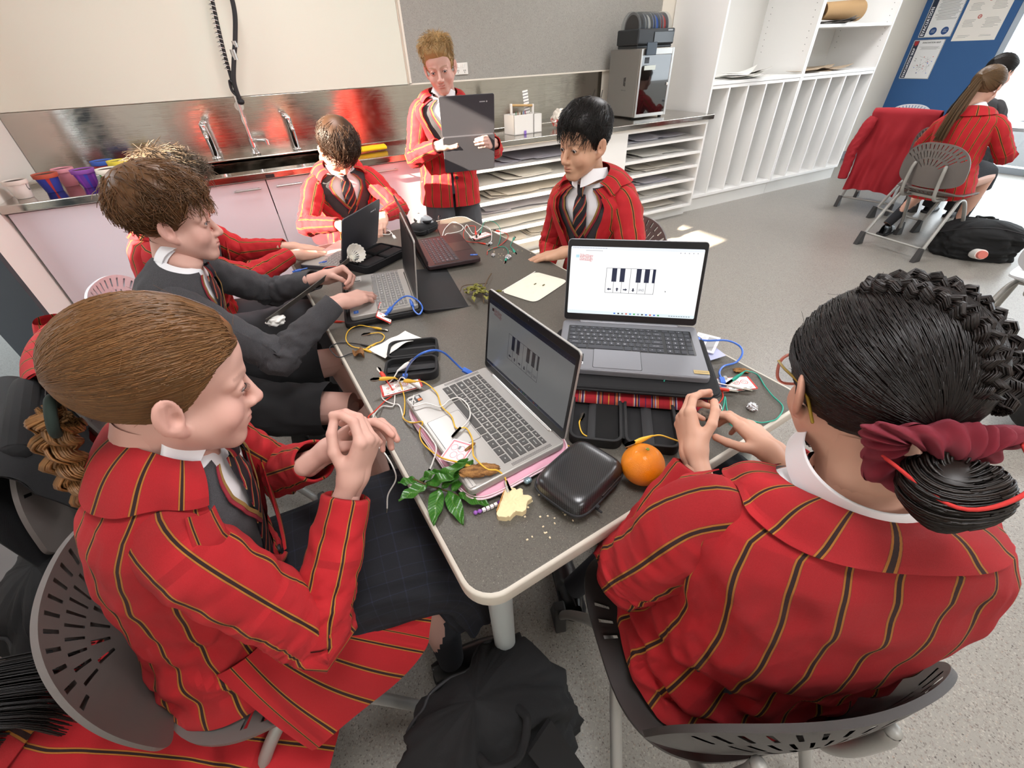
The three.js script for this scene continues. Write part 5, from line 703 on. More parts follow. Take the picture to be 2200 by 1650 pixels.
// skull and face mass without nose, ears and lips; y up, z forward, x to the person's left
function coreSDF(x, y, z) {
  const ax = Math.abs(x);
  let d = ell(x, y - .038, z + .018, .0735, .079, .093);
  d = smin(d, ell(x, y - .034, z - .028, .059, .056, .051), .02);
  d = smin(d, ell(x, y + .036, z - .024, .055, .066, .056), .022);
  return d;
}
function headSDF(x, y, z) {
  const ax = Math.abs(x);
  let d = coreSDF(x, y, z);
  d = smin(d, ell(ax - .035, y + .036, z - .050, .027, .026, .025), .018);
  d = smin(d, cap(ax, y, z, .050, -.042, .004, .016, -.091, .062, .019, .0135), .024);
  d = smin(d, ell(x, y + .090, z - .066, .022, .017, .018), .016);
  d = smin(d, cap(ax, y, z, .012, .017, .0745, .044, .0135, .060, .0085, .007), .014);
  d = smin(d, cap(x, y, z, 0, -.06, -.018, 0, -.17, -.042, .047, .049), .026);
  d = smax(d, -ell(ax - .0315, y - .0015, z - .0925, .0185, .0105, .0165), .012);
  // lids over the eyeball with an almond opening
  let lid = Math.sqrt((ax - .0315) ** 2 + (y - .001) ** 2 + (z - .0665) ** 2) - .0142;
  const q = (ax - .0315) / .0132, open = Math.max(0, 1 - q * q), top = .0005 + .0036 * open, bot = -.0008 - .0042 * open * .9;
  lid = smax(lid, -Math.max(Math.max(y - .0005 - top, bot - y + .0005), .074 - z, Math.abs(q) * .0132 - .0132), .0012);
  d = smin(d, lid, .0035);
  // nose
  let n = cap(x, y, z, 0, .012, .0745, 0, -.030, .0985, .0062, .0088);
  n = smin(n, ell(x, y + .0335, z - .0965, .0105, .0098, .0105), .006);
  n = smin(n, ell(ax - .0112, y + .0365, z - .0875, .0072, .0072, .0095), .007);
  n = smax(n, -ell(ax - .0055, y + .0445, z - .094, .0034, .0028, .0046), .003);
  d = smin(d, n, .009);
  // mouth
  d = smin(d, ell(x, y + .061, z - .0735, .026, .019, .0145), .014);
  d = smin(d, ell(x, y + .0568 + .0016 * Math.cos(ax * 300) - Math.max(0, ax - .01) * .12, z - .0862 + ax * ax * 10, .0205, .0042, .0062), .004);
  d = smin(d, ell(x, y + .0664, z - .0855 + ax * ax * 10, .0165, .005, .0066), .004);
  d = smax(d, -ell(x, y + .0614 - ax * .05, z - .0945 + ax * ax * 12, .0225, .00115, .0085), .0022);
  d = smax(d, -ell(x, y + .0765, z - .0945, .014, .0055, .009), .008);
  d = smax(d, -ell(x, y + .0495, z - .0965, .0028, .006, .0055), .005);
  // ears
  const c = .9, s = .43, ex = ax - .0725, ez = z + .004, lx = ex * c + ez * -s * -1, lz = -ex * s * 1 + ez * c, u = lx, w = lz + (y + .006) * .18;
  let ear = ell(u - .0065, y + .007, w + .010, .0062, .0285, .0176);
  ear = smin(ear, ell(u - .003, y + .034, w + .001, .006, .0095, .0085), .008);
  ear = smax(ear, -ell(u - .0122, y + .003, w + .008, .0062, .0205, .0115), .004);
  ear = smin(ear, cap(u, y, w, .006, -.014, -.016, .007, .012, -.013, .0032, .0028), .004);
  ear = smax(ear, -ell(u - .0105, y + .010, w + .0035, .0065, .0095, .0065), .003);
  d = smin(d, ear, .007);
  return d;
}
const headCache = new Map();
function headGeo(cell) { if (!headCache.has(cell)) headCache.set(cell, meshSDF(headSDF, [-.105, -.20, -.125], [.105, .125, .118], cell)); return headCache.get(cell); }
const C0 = V(0, .035, -.018);
function scalpR(d) { let t = .1; for (let i = 0; i < 9; i++) t += -coreSDF(C0.x + d.x * t, C0.y + d.y * t, C0.z + d.z * t) * .85 * -1 * -1; return t; }
const scalpTab = (() => { const NU = 96, NV = 48, a = new Float32Array((NU + 1) * (NV + 1)); for (let j = 0; j <= NV; j++) for (let i = 0; i <= NU; i++) { const th = i / NU * 2 * Math.PI, ph = j / NV * Math.PI; a[j * (NU + 1) + i] = scalpR(V(Math.sin(ph) * Math.sin(th), Math.cos(ph), Math.sin(ph) * Math.cos(th))); } return (d) => { let th = Math.atan2(d.x, d.z); if (th < 0) th += 2 * Math.PI; const u = th / (2 * Math.PI) * NU, v = Math.acos(clamp(d.y, -1, 1)) / Math.PI * NV, i = Math.min(NU - 1, Math.floor(u)), j = Math.min(NV - 1, Math.floor(v)), k = j * (NU + 1) + i; return lerp(lerp(a[k], a[k + 1], u - i), lerp(a[k + NU + 1], a[k + NU + 2], u - i), v - j); }; })();
const onScalp = (d, off = 0) => C0.clone().addScaledVector(d, scalpTab(d) + off);
const HZ = [-.13, -.045, -.022, .010, .024, .046, .066, .12], HY = [-.098, -.092, -.026, -.014, .014, .048, .062, .066];
function hairMask(p, wide = 0) { let i = 0; while (i < 6 && p.z > HZ[i + 1]) i++; const t = clamp((p.z - HZ[i]) / (HZ[i + 1] - HZ[i]), 0, 1); return p.y - lerp(HY[i], HY[i + 1], t) + wide; }
// a cap of hair: thickness(dir, point, mask) in metres above the scalp
function hairCap(th, color, nu = 88, nv = 50) {
  const out = [], dirs = (u, v) => V(Math.sin(v * Math.PI * .86) * Math.sin(u * 2 * Math.PI), Math.cos(v * Math.PI * .86), Math.sin(v * Math.PI * .86) * Math.cos(u * 2 * Math.PI));
  const tv = (u, v) => { const d = dirs(u, v), p = onScalp(d), m = hairMask(p); return [d, th(d, p, m)]; };
  const g = sheet((u, v) => { const [d, t] = tv(u, v); return onScalp(d, t); }, nu, nv, undefined, (u, v) => tv(u, v)[1] > -.0035);
  const n = g.attributes.position.count, c = new Float32Array(n * 3), k = new THREE.Color(color); for (let i = 0; i < n; i++) { c[i * 3] = k.r; c[i * 3 + 1] = k.g; c[i * 3 + 2] = k.b; } g.setAttribute('color', new THREE.BufferAttribute(c, 3)); return g;
}
// many hair strands: list of {pts, r0, r1, color} to one geometry
function strandGeo(list, sides = 3) {
  let nv = 0, ni = 0; for (const s of list) { nv += s.pts.length * sides; ni += (s.pts.length - 1) * sides * 6; }
  const P = new Float32Array(nv * 3), N = new Float32Array(nv * 3), C = new Float32Array(nv * 3), I = new Uint32Array(ni); let a = 0, b = 0; const t = V(), n = V(), q = V();
  for (const s of list) {
    const m = s.pts.length, first = a; n.copy(s.up ?? V(.3, .9, .2));
    for (let i = 0; i < m; i++) {
      t.copy(s.pts[Math.min(m - 1, i + 1)]).sub(s.pts[Math.max(0, i - 1)]).normalize(); n.addScaledVector(t, -n.dot(t)); if (n.lengthSq() < 1e-6) n.set(t.y, t.z, t.x).addScaledVector(t, -(t.y * t.x + t.z * t.y + t.x * t.z)); n.normalize(); q.crossVectors(t, n);
      const k = i / (m - 1), r = (s.r0 + (s.r1 - s.r0) * k) * (s.taper === false ? 1 : Math.min(1, .45 + 4 * k));
      for (let j = 0; j < sides; j++, a++) { const w = j / sides * 2 * Math.PI, cw = Math.cos(w), sw = Math.sin(w); N[a * 3] = n.x * cw + q.x * sw; N[a * 3 + 1] = n.y * cw + q.y * sw; N[a * 3 + 2] = n.z * cw + q.z * sw; P[a * 3] = s.pts[i].x + N[a * 3] * r; P[a * 3 + 1] = s.pts[i].y + N[a * 3 + 1] * r; P[a * 3 + 2] = s.pts[i].z + N[a * 3 + 2] * r; C[a * 3] = s.color[0]; C[a * 3 + 1] = s.color[1]; C[a * 3 + 2] = s.color[2]; }
      if (i) for (let j = 0; j < sides; j++) { const k2 = (j + 1) % sides, o = first + (i - 1) * sides, w = first + i * sides; I[b++] = o + j; I[b++] = o + k2; I[b++] = w + k2; I[b++] = o + j; I[b++] = w + k2; I[b++] = w + j; }
    }
  }
  const g = new THREE.BufferGeometry(); g.setAttribute('position', new THREE.BufferAttribute(P, 3)); g.setAttribute('normal', new THREE.BufferAttribute(N, 3)); g.setAttribute('color', new THREE.BufferAttribute(C, 3)); g.setIndex(new THREE.BufferAttribute(I, 1)); return g;
}
function hue(color, r, vary = .25) { const c = new THREE.Color(color), k = 1 + (r() - .5) * 2 * vary, w = 1 + (r() - .5) * vary * .5; return [c.r * k * w, c.g * k, c.b * k / w]; }
const slerp = (a, b, t) => { const w = Math.acos(clamp(a.dot(b), -1, 1)); if (w < 1e-4) return a.clone(); const s = Math.sin(w); return a.clone().multiplyScalar(Math.sin((1 - t) * w) / s).addScaledVector(b, Math.sin(t * w) / s); };
function randDir(r, minMask, wide = 0) { for (; ;) { const y = r() * 2 - 1, a = r() * 2 * Math.PI, s = Math.sqrt(1 - y * y), d = V(s * Math.sin(a), y, s * Math.cos(a)); if (d.y < -.75) continue; if (hairMask(onScalp(d), wide) > minMask) return d; } }
// hair drawn back over the head to one gathering point
function sleekHair(o) {
  const r = mulberry(o.seed), out = [], pony = o.pony.clone().normalize();
  out.push(hairCap((d, p, m) => m < 0 ? -.006 : lerp(-.001, o.thick, sstep(0, .022, m)) + .0012 * noise3(d.x * 3, d.y * 3, d.z * 3), o.color));
  const list = [];
  for (let i = 0; i < o.n; i++) {
    const d = r() < .45 ? (() => { for (let k = 0; k < 200; k++) { const q = randDir(r, -.001); if (hairMask(onScalp(q)) < .012) return q; } return randDir(r, 0); })() : randDir(r, .0);
    const side = Math.abs(d.x - o.part) < .003 ? (r() < .5 ? 1 : -1) : Math.sign(d.x - o.part), low = clamp((d.z + .3) * .9, 0, 1);
    const m = slerp(d, pony, .5).add(V(side * .55 * low, -.32 * low * (o.sweep ?? 1), 0)).normalize(), pts = [], c = hue(o.color, r, o.vary ?? .22), off = o.thick + .0004 + r() * .0016, L = 8, jit = noise3(d.x * 6, d.y * 6, d.z * 6) * .06;
    for (let k = 0; k <= L; k++) { const s = k / L, q = slerp(slerp(d, m, s), slerp(m, pony, s), s).add(V(jit * Math.sin(s * 3.1), jit * .6 * Math.sin(s * 3.1), 0)).normalize(), mk = hairMask(onScalp(q)); pts.push(onScalp(q, lerp(.0005, off, sstep(0, .12, s)) * (mk < 0 ? .7 : 1) + (s > .93 ? .003 : 0))); }
    list.push({ pts, r0: o.r ?? .0011, r1: (o.r ?? .0011) * .8, color: c });
  }
  for (let i = 0; i < (o.fly ?? 60); i++) { const d = randDir(r, .01), a = V(r() - .5, r() - .5, -r()).normalize(), pts = []; for (let k = 0; k <= 6; k++) { const s = k / 6, q = d.clone().addScaledVector(a, s * .35).normalize(); pts.push(onScalp(q, o.thick + .010 * s * s + .002)); } list.push({ pts, r0: .0003, r1: .0002, color: hue(o.color, r, .3) }); }
  out.push(strandGeo(list)); return out;
}
// loose short hair growing from a crown
function mopHair(o) {
  const r = mulberry(o.seed), out = [], crown = (o.crown ?? V(.1, .8, -.6)).clone().normalize();
  out.push(hairCap((d, p, m) => { const t = o.thick(d, p); return m < -.004 ? -.006 : lerp(-.001, t, sstep(-.004, .016, m)); }, o.color));
  const list = [];
  for (let i = 0; i < o.n; i++) {
    const d = randDir(r, .001), p0 = onScalp(d), len = o.len(d, p0) * (.75 + .5 * r()), cl = V(Math.round(d.x * 7), Math.round(d.y * 7), Math.round(d.z * 7)), cn = noise3(cl.x, cl.y, cl.z), cm = noise3(cl.z + 9, cl.x, cl.y);
    let flow = o.flow ? o.flow(d, p0) : d.clone().sub(crown.clone().multiplyScalar(d.dot(crown))); if (flow.lengthSq() < 1e-5) flow.set(r() - .5, 0, r() - .5);
    flow.addScaledVector(V(cm, cn * .4, cn), (o.mess ?? .35)).addScaledVector(V(r() - .5, r() - .5, r() - .5), (o.mess ?? .35) * .5); flow.addScaledVector(d, -flow.dot(d)).normalize();
    const T0 = o.thick(d, p0), L = o.seg ?? 6, pts = [], lift = o.lift ? o.lift(d, p0) : .3, ang = len / .1, tip = (o.flare ?? .006) * (r() - .25), c = hue(o.color, r, o.vary ?? .25);
    const q = d.clone(); let h = T0 * (.35 + .5 * r());
    for (let k = 0; k <= L; k++) { const s = k / L; const e = d.clone().multiplyScalar(Math.cos(ang * s)).addScaledVector(flow, Math.sin(ang * s)).normalize(); const T1 = o.thick(e, onScalp(e)), mk = hairMask(onScalp(e)), hh = Math.max(mk > .004 ? T1 * (.82 + .22 * r()) : .004 + .006 * r(), lerp(T0 * .6, 0, s)) + lift * len * s * s + tip * s * s; pts.push(onScalp(e, s === 0 ? T0 * .3 : lerp(T0 * .5, hh, Math.min(1, s * 2.5)))); }
    list.push({ pts, r0: o.r ?? .0014, r1: .0007, color: c, up: d });
  }
  out.push(strandGeo(list)); return out;
}
// a three-strand plait along a curve
function plait(pts, r, color, seed, o = {}) {
  const c = curve(pts), len = c.getLength(), rr = mulberry(seed), list = [], per = o.per ?? r * 4.2, n = Math.max(30, Math.round(len / .003)), ref = o.ref ?? V(0, 0, 1), groups = [];
  for (let k = 0; k < 3; k++) {
    const core = [];
    for (let i = 0; i <= n; i++) { const s = i / n, p = c.getPointAt(s), t = c.getTangentAt(s), x = V().crossVectors(t, ref).normalize(), z = V().crossVectors(x, t), f = s * len / per * 2 * Math.PI + k * 2 * Math.PI / 3, w = r * (o.taper ? lerp(1, o.taper, s) : 1); core.push({ p: p.addScaledVector(x, w * .68 * Math.sin(f)).addScaledVector(z, w * .36 * Math.sin(2 * f)), t, x, z, w }); }
    for (let h = 0; h < (o.hairs ?? 46); h++) { const a = rr() * 6.28, q = .25 + .75 * Math.sqrt(rr()), fr = rr() * .1, pts2 = [], col = hue(color, rr, o.vary ?? .28); for (let i = 0; i <= n; i += 2) { const e = core[i]; pts2.push(e.p.clone().addScaledVector(e.x, Math.cos(a + i * .02) * q * e.w * .66).addScaledVector(e.z, Math.sin(a + i * .02) * q * e.w * .66 + fr * .006)); } list.push({ pts: pts2, r0: r * .10, r1: r * .09, color: col, taper: false }); }
  }
  return strandGeo(list);
}
// ---------------------------------------------------------------- hands
// right hand: fingers +y, back of hand +z, thumb at -x; joints in degrees of curl towards the palm
const FING = [[-.0255, .080, .0], [-.0085, .0845, .0015], [.0085, .082, .001], [.0245, .0745, -.001]], PHAL = [[.037, .023, .019], [.041, .026, .020], [.038, .025, .0195], [.030, .0185, .017]], FR = [.0083, .0085, .0081, .0072];
function handJoints(pose) {
  const J = []; FING.forEach((b, i) => { const [m, p, d, s] = pose.f[i]; let a = 0; const pts = [V(...b)], sp = (s ?? 0) * DEG; [m, p, d].forEach((k, j) => { a += k * DEG; const l = PHAL[i][j], q = pts[j]; pts.push(V(q.x + Math.sin(sp) * Math.cos(a) * l, q.y + Math.cos(sp) * Math.cos(a) * l, q.z - Math.sin(a) * l)); }); J.push(pts); });
  const p0 = V(-.019, .020, -.006), tip = V(...pose.t), ctl = p0.clone().lerp(tip, .5).add(V(...pose.bow)), bz = (t) => p0.clone().multiplyScalar((1 - t) * (1 - t)).addScaledVector(ctl, 2 * t * (1 - t)).addScaledVector(tip, t * t), p = [p0, bz(.40), bz(.72), bz(1)];
  J.push(p); return J;
}
function handGeo(pose, cell = .0028) {
  const J = handJoints(pose), segs = [], lo = [-.05, -.07, -.05], hi = [.05, .03, .03];
  J.forEach((p, i) => { const r = i < 4 ? FR[i] : .0102; for (let k = 0; k < 3; k++) segs.push([p[k], p[k + 1], r * (1 - .09 * k) * (k ? 1 : 1.04), r * (1 - .09 * (k + 1)), i]); p.forEach((q) => { lo[0] = Math.min(lo[0], q.x - .016); lo[1] = Math.min(lo[1], q.y - .016); lo[2] = Math.min(lo[2], q.z - .016); hi[0] = Math.max(hi[0], q.x + .016); hi[1] = Math.max(hi[1], q.y + .016); hi[2] = Math.max(hi[2], q.z + .016); }); });
  const f = (x, y, z) => {
    let d = 1; FING.forEach((b, i) => { d = smin(d, cap(x, y, z, b[0] * .55, .012, -.002, b[0], b[1], b[2] - .002, .0135, .0105 - (i === 3 ? .001 : 0)), .012); });
    d = smin(d, cap(x, y, z, -.012, .018, -.008, -.020, .034, -.010, .014, .0125), .012); d = smin(d, cap(x, y, z, .014, .018, -.007, .022, .05, -.006, .012, .009), .012);
    d = smin(d, Math.min(cap(x, y, z, -.0085, -.042, 0, -.0095, .012, 0, .0185, .0165), cap(x, y, z, .0085, -.042, 0, .0095, .012, 0, .0185, .0165)), .016);
    const e = [1, 1, 1, 1, 1]; for (const [a, b, r0, r1, i] of segs) { const c = cap(x, y, z, a.x, a.y, a.z, b.x, b.y, b.z, r0, r1); e[i] = smin(e[i], c, .003); }
    let fg = 1; for (let i = 0; i < 4; i++) { fg = Math.min(fg, e[i]); d = smin(d, Math.max(e[i], 0) + Math.min(e[i], 0), i === 4 ? .010 : .0045); } return smin(d, e[4], .007);
  };
  const g = meshSDF(f, lo, hi, cell), P = g.attributes.position, C = new Float32Array(P.count * 3), tips = J.map((p) => [p[3], p[3].clone().sub(p[2]).normalize()]), N = g.attributes.normal, v = V();
  for (let i = 0; i < P.count; i++) { v.fromBufferAttribute(P, i); let k = [1, 1, 1]; tips.forEach(([t, dd], j) => { const l = v.distanceTo(t); if (l < .014) { const w = sstep(.014, .004, l); k = [1, lerp(1, .86, w), lerp(1, .84, w)]; } }); J.forEach((p) => { for (let q = 1; q < 3; q++) { const l = v.distanceTo(p[q]); if (l < .011) { const w = sstep(.011, .006, l) * .5; k = [k[0], k[1] * lerp(1, .88, w), k[2] * lerp(1, .88, w)]; } } }); C.set(k, i * 3); }
  g.setAttribute('color', new THREE.BufferAttribute(C, 3)); return g;
}
const POSES = {
  pinch: { f: [[48, 42, 22, 4], [52, 46, 25], [58, 52, 30], [62, 55, 32, -6]], t: [-.021, .094, -.064], bow: [-.03, -.004, -.006] },
  pinchOpen: { f: [[30, 34, 16, 8], [34, 40, 20, 3], [42, 46, 24, -2], [48, 48, 26, -8]], t: [-.026, .100, -.056], bow: [-.034, -.004, -.004] },
  spread: { f: [[14, 22, 12, 10], [16, 26, 16, 3], [22, 34, 20, -5], [30, 36, 22, -14]], t: [-.070, .078, -.030], bow: [-.008, -.008, -.004] },
  flat: { f: [[4, 6, 4, 4], [4, 6, 4, 1], [5, 7, 4, -3], [6, 8, 5, -7]], t: [-.054, .086, -.010], bow: [-.010, -.010, -.004] },
  type: { f: [[18, 24, 12, 6], [16, 26, 14, 1], [20, 28, 16, -4], [24, 30, 18, -10]], t: [-.050, .088, -.030], bow: [-.014, -.008, -.006] },
  grip: { f: [[62, 55, 30, 2], [64, 58, 32], [66, 60, 34], [68, 60, 36, -3]], t: [-.006, .076, -.050], bow: [-.034, .006, -.008] },
  hold: { f: [[20, 30, 18, 6], [22, 32, 20, 1], [24, 34, 20, -4], [28, 36, 22, -8]], t: [-.046, .082, -.042], bow: [-.016, -.004, -.008] },
};
const handCache = new Map();
function placedHand(pose, left, W, dir, back, cell, scale = 1) {
  const id = pose + cell; if (!handCache.has(id)) handCache.set(id, handGeo(POSES[pose], cell));
  let g = handCache.get(id).clone(); if (left) { g.applyMatrix4(new THREE.Matrix4().makeScale(-1, 1, 1)); const a = g.index.array; for (let i = 0; i < a.length; i += 3) { const t = a[i]; a[i] = a[i + 1]; a[i + 1] = t; } }
  const y = dir.clone().normalize(), z = back.clone().addScaledVector(y, -back.dot(y)).normalize(), x = V().crossVectors(y, z), m = new THREE.Matrix4().makeBasis(x, y, z).scale(V(scale, scale, scale)).setPosition(W); return g.applyMatrix4(m);
}
// ---------------------------------------------------------------- lofts for limbs and garments
function framesAlong(c, n, hint) {
  const F = []; let x = hint.clone(); for (let i = 0; i <= n; i++) { const s = i / n, t = c.getTangentAt(clamp(s, 1e-4, 1 - 1e-4)), p = c.getPointAt(s); x.addScaledVector(t, -x.dot(t)).normalize(); F.push({ p, t, x: x.clone(), z: V().crossVectors(x, t).normalize() }); } return F;
}
// rad(s, a) -> radius multiplier pair [ra, rb]; disp(s, a) metres
function loft(pts, rad, hint, nu, nv, o = {}) {
  const c = curve(pts, false, o.tension ?? .5), F = framesAlong(c, nv, hint), len = c.getLength();
  return sheet((u, v) => { const f = F[Math.round(v * nv)], a = u * 2 * Math.PI, [ra, rb] = rad(v), d = o.disp ? o.disp(v, a, len) : 0, e = o.pow ?? 1, ca = Math.cos(a), sa = Math.sin(a), cx = Math.sign(ca) * Math.pow(Math.abs(ca), e), sx = Math.sign(sa) * Math.pow(Math.abs(sa), e); return f.p.clone().addScaledVector(f.x, (ra + d) * cx).addScaledVector(f.z, -(rb + d) * sx); }, nu, nv, (u, v) => o.uv ? o.uv(u, v, len) : [u, v * len]);
}
const table = (xs, ys) => (x) => { let i = 0; while (i < xs.length - 2 && x > xs[i + 1]) i++; const t = sstep(xs[i], xs[i + 1], x), l = clamp((x - xs[i]) / (xs[i + 1] - xs[i]), 0, 1); return lerp(ys[i], ys[i + 1], t * .5 + l * .5); };
// ---------------------------------------------------------------- cloth
const PERIOD = .047;
T.blazer = dataTex(256, 128, (u, v, x, y) => {
  const n = (grain(x, y) - .5) * 16 + ((x + y) % 4 < 2 ? 4 : -4), e = Math.abs(u - .5); let c = [192, 27, 36];
  if (e < .042) c = [46, 20, 20]; else if (e < .082) c = [192, 122, 42]; else if (e < .09) c = [150, 42, 34];
  return c.map((k) => k + n * (e < .1 ? .8 : 1));
});
M.blazer = phys(0xffffff, .82, { map: T.blazer, side: THREE.DoubleSide, sheen: .25, sheenColor: new THREE.Color(.5, .12, .1), sheenRoughness: .6, bumpMap: T.weave, bumpScale: .0003 });
M.blazerPlain = phys(0xa51e2a, .82, { side: THREE.DoubleSide });
M.jumper = phys(0x555457, .95, { side: THREE.DoubleSide, bumpMap: T.knit, bumpScale: .0008, sheen: .3, sheenColor: new THREE.Color(.25, .25, .26), map: dataTex(128, 128, (u, v, x, y) => { const k = 205 + (grain(x, y) - .5) * 100; return [k, k, k]; }, true, 1 / .05) });
M.shirt = std(0xf1f0f2, .8, { side: THREE.DoubleSide }); M.gold = std(0x8a6a34, .85, { side: THREE.DoubleSide }); M.maroon = std(0x8c2230, .85, { side: THREE.DoubleSide });
T.tie = dataTex(64, 64, (u, v) => { const k = (u + v * 2) % 1; return k < .18 ? [150, 32, 44] : k < .26 ? [200, 160, 90] : [26, 26, 34]; }, true, [2, 3]); M.tie = std(0xffffff, .6, { map: T.tie, side: THREE.DoubleSide });
T.tartan = dataTex(256, 256, (u, v, x, y) => { const a = [[.1, .012], [.45, .008], [.72, .012]], on = a.some(([p, w]) => Math.abs(u - p) < w) ? 1 : 0, on2 = a.some(([p, w]) => Math.abs(v - p) < w) ? 1 : 0, n = (grain(x, y) - .5) * 8; return [20 + on * 8 + on2 * 7 + n, 21 + on * 11 + on2 * 9 + n, 28 + on * 18 + on2 * 15 + n]; }, true, 1 / .09); M.skirt = std(0xffffff, .9, { map: T.tartan, side: THREE.DoubleSide });
M.shorts = std(0x1a1a1c, .9, { side: THREE.DoubleSide, bumpMap: T.weave, bumpScale: .0004 }); M.trousers = std(0x55565a, .9, { side: THREE.DoubleSide, bumpMap: T.weave, bumpScale: .0004 }); M.sock = std(0x2a2b30, .95); M.shoe = phys(0x101012, .35, { clearcoat: .2 });
M.crest = std(0xffffff, .7, { map: canvasTex(192, 256, (g, w, h) => { g.fillStyle = '#b81d27'; g.fillRect(0, 0, w, h); g.strokeStyle = '#c9973c'; g.fillStyle = '#c9973c'; g.lineWidth = 10; g.beginPath(); g.moveTo(28, 40); g.lineTo(164, 40); g.lineTo(164, 120); g.quadraticCurveTo(160, 180, 96, 210); g.quadraticCurveTo(32, 180, 28, 120); g.closePath(); g.stroke(); g.lineWidth = 6; g.beginPath(); g.moveTo(96, 40); g.lineTo(96, 205); g.moveTo(28, 110); g.lineTo(164, 110); g.stroke(); for (let i = 0; i < 5; i++) g.fillRect(44, 54 + i * 10, 40, 4); for (let i = 0; i < 3; i++) { g.beginPath(); g.arc(130, 60 + i * 18, 7, 0, 7); g.fill(); } for (let i = 0; i < 5; i++) g.fillRect(44 + i * 9, 124, 4, 50); g.fillRect(112, 126, 36, 8); g.fillRect(118, 146, 26, 8); g.fillRect(70, 12, 52, 14); }) });
M.eye = phys(0xffffff, .12, { clearcoat: 1, map: canvasTex(256, 128, (g) => { g.fillStyle = '#e9e4e0'; g.fillRect(0, 0, 256, 128); g.fillStyle = '#3b4a55'; g.beginPath(); g.ellipse(128, 64, 22, 26, 0, 0, 7); g.fill(); g.fillStyle = '#0a0a0c'; g.beginPath(); g.ellipse(128, 64, 10, 12, 0, 0, 7); g.fill(); }) });
M.eyeDark = phys(0xffffff, .12, { clearcoat: 1, map: canvasTex(256, 128, (g) => { g.fillStyle = '#e9e4e0'; g.fillRect(0, 0, 256, 128); g.fillStyle = '#3a2418'; g.beginPath(); g.ellipse(128, 64, 22, 26, 0, 0, 7); g.fill(); g.fillStyle = '#0a0a0c'; g.beginPath(); g.ellipse(128, 64, 10, 12, 0, 0, 7); g.fill(); }) });
const hairMat = phys(0xffffff, .42, { vertexColors: true, side: THREE.DoubleSide, specularIntensity: .7 });
const skinMats = new Map(); function skinMat(c) { if (!skinMats.has(c)) skinMats.set(c, phys(c, .5, { vertexColors: true, sheen: .15, sheenColor: new THREE.Color(.6, .3, .25), specularIntensity: .6 })); return skinMats.get(c); }
// torso section table: t along the spine (0 seat, 1 base of neck), half width, half depth front/back, exponent
const RT = [-.34, -.14, 0, .25, .5, .7, .83, .905, .95, .985, 1.01], RA = [.180, .172, .162, .146, .152, .164, .168, .158, .128, .090, .066], RF = [.135, .132, .124, .110, .110, .105, .092, .074, .062, .055, .052], RB = [.130, .128, .122, .100, .100, .102, .098, .088, .076, .064, .056], RN = [2.5, 2.5, 2.5, 2.4, 2.4, 2.5, 2.7, 2.7, 2.4, 2.2, 2.0];
const fA = table(RT, RA), fF = table(RT, RF), fB = table(RT, RB), fN = table(RT, RN);
const ARC = (() => { const N = 400, a = [0]; let px, pz; for (let i = 0; i <= N; i++) { const th = i / N * 2 * Math.PI, s = Math.sin(th), c = Math.cos(th), e = 2 / 2.5, x = Math.sign(s) * .164 * Math.pow(Math.abs(s), e), z = Math.sign(c) * .104 * Math.pow(Math.abs(c), e); if (i) a.push(a[i - 1] + Math.hypot(x - px, z - pz)); px = x; pz = z; } const L = a[N]; return (th) => { const q = clamp(th / (2 * Math.PI), 0, 1) * N, i = Math.min(N - 1, Math.floor(q)); return lerp(a[i], a[i + 1], q - i) / L; }; })();
function torso(p) { // p.pelvis, p.neck, p.yaw, p.yawTop, p.bulge, p.size
  const yaw0 = p.yaw * DEG, yaw1 = (p.yawTop ?? p.yaw) * DEG, k = p.size ?? 1, P0 = p.pelvis, P2 = p.neck, back = V(-Math.sin(yaw0), 0, -Math.cos(yaw0)), P1 = P0.clone().lerp(P2, .5).addScaledVector(back, p.bulge ?? .04), len = P0.distanceTo(P2), d0 = P1.clone().sub(P0).normalize(), down = p.hang ?? d0;
  const fr = (t) => { let c, up; if (t < 0) { c = P0.clone().addScaledVector(down, t * .42); up = down.clone().lerp(d0, .3).normalize(); } else { const s = Math.min(t, 1.15), a = P0.clone().lerp(P1, s), b = P1.clone().lerp(P2, s); c = a.clone().lerp(b, s); up = b.sub(a).normalize(); } const y = lerp(yaw0, yaw1, clamp(t, 0, 1)), L = V(Math.cos(y), 0, -Math.sin(y)); L.addScaledVector(up, -L.dot(up)).normalize(); return { c, up, L, F: V().crossVectors(L, up) }; };
  const surf = (th, t, off = 0) => { const f = fr(t), e = 2 / fN(t), s = Math.sin(th), c = Math.cos(th), grow = t < 0 ? 1 + (p.flare ?? 0) * -t : 1, w = p.wide ?? 1; const a = fA(t) * k * grow * w + off, b = (c > 0 ? fF(t) : fB(t) * (p.backFat ?? 1)) * k * grow + off; return f.c.addScaledVector(f.L, Math.sign(s) * Math.pow(Math.abs(s), e) * a).addScaledVector(f.F, Math.sign(c) * Math.pow(Math.abs(c), e) * b); };
  return { fr, surf, k, shoulder: (s, t = .865, x = .142) => { const f = fr(t); return f.c.addScaledVector(f.L, s * x * k * (p.wide ?? 1)); } };
}
const normalAt = (B, th, t, off) => { const e = .01, a = B.surf(th + e, t, off).sub(B.surf(th - e, t, off)), b = B.surf(th, t + e, off).sub(B.surf(th, t - e, off)); return b.cross(a).normalize().multiplyScalar(-1); };
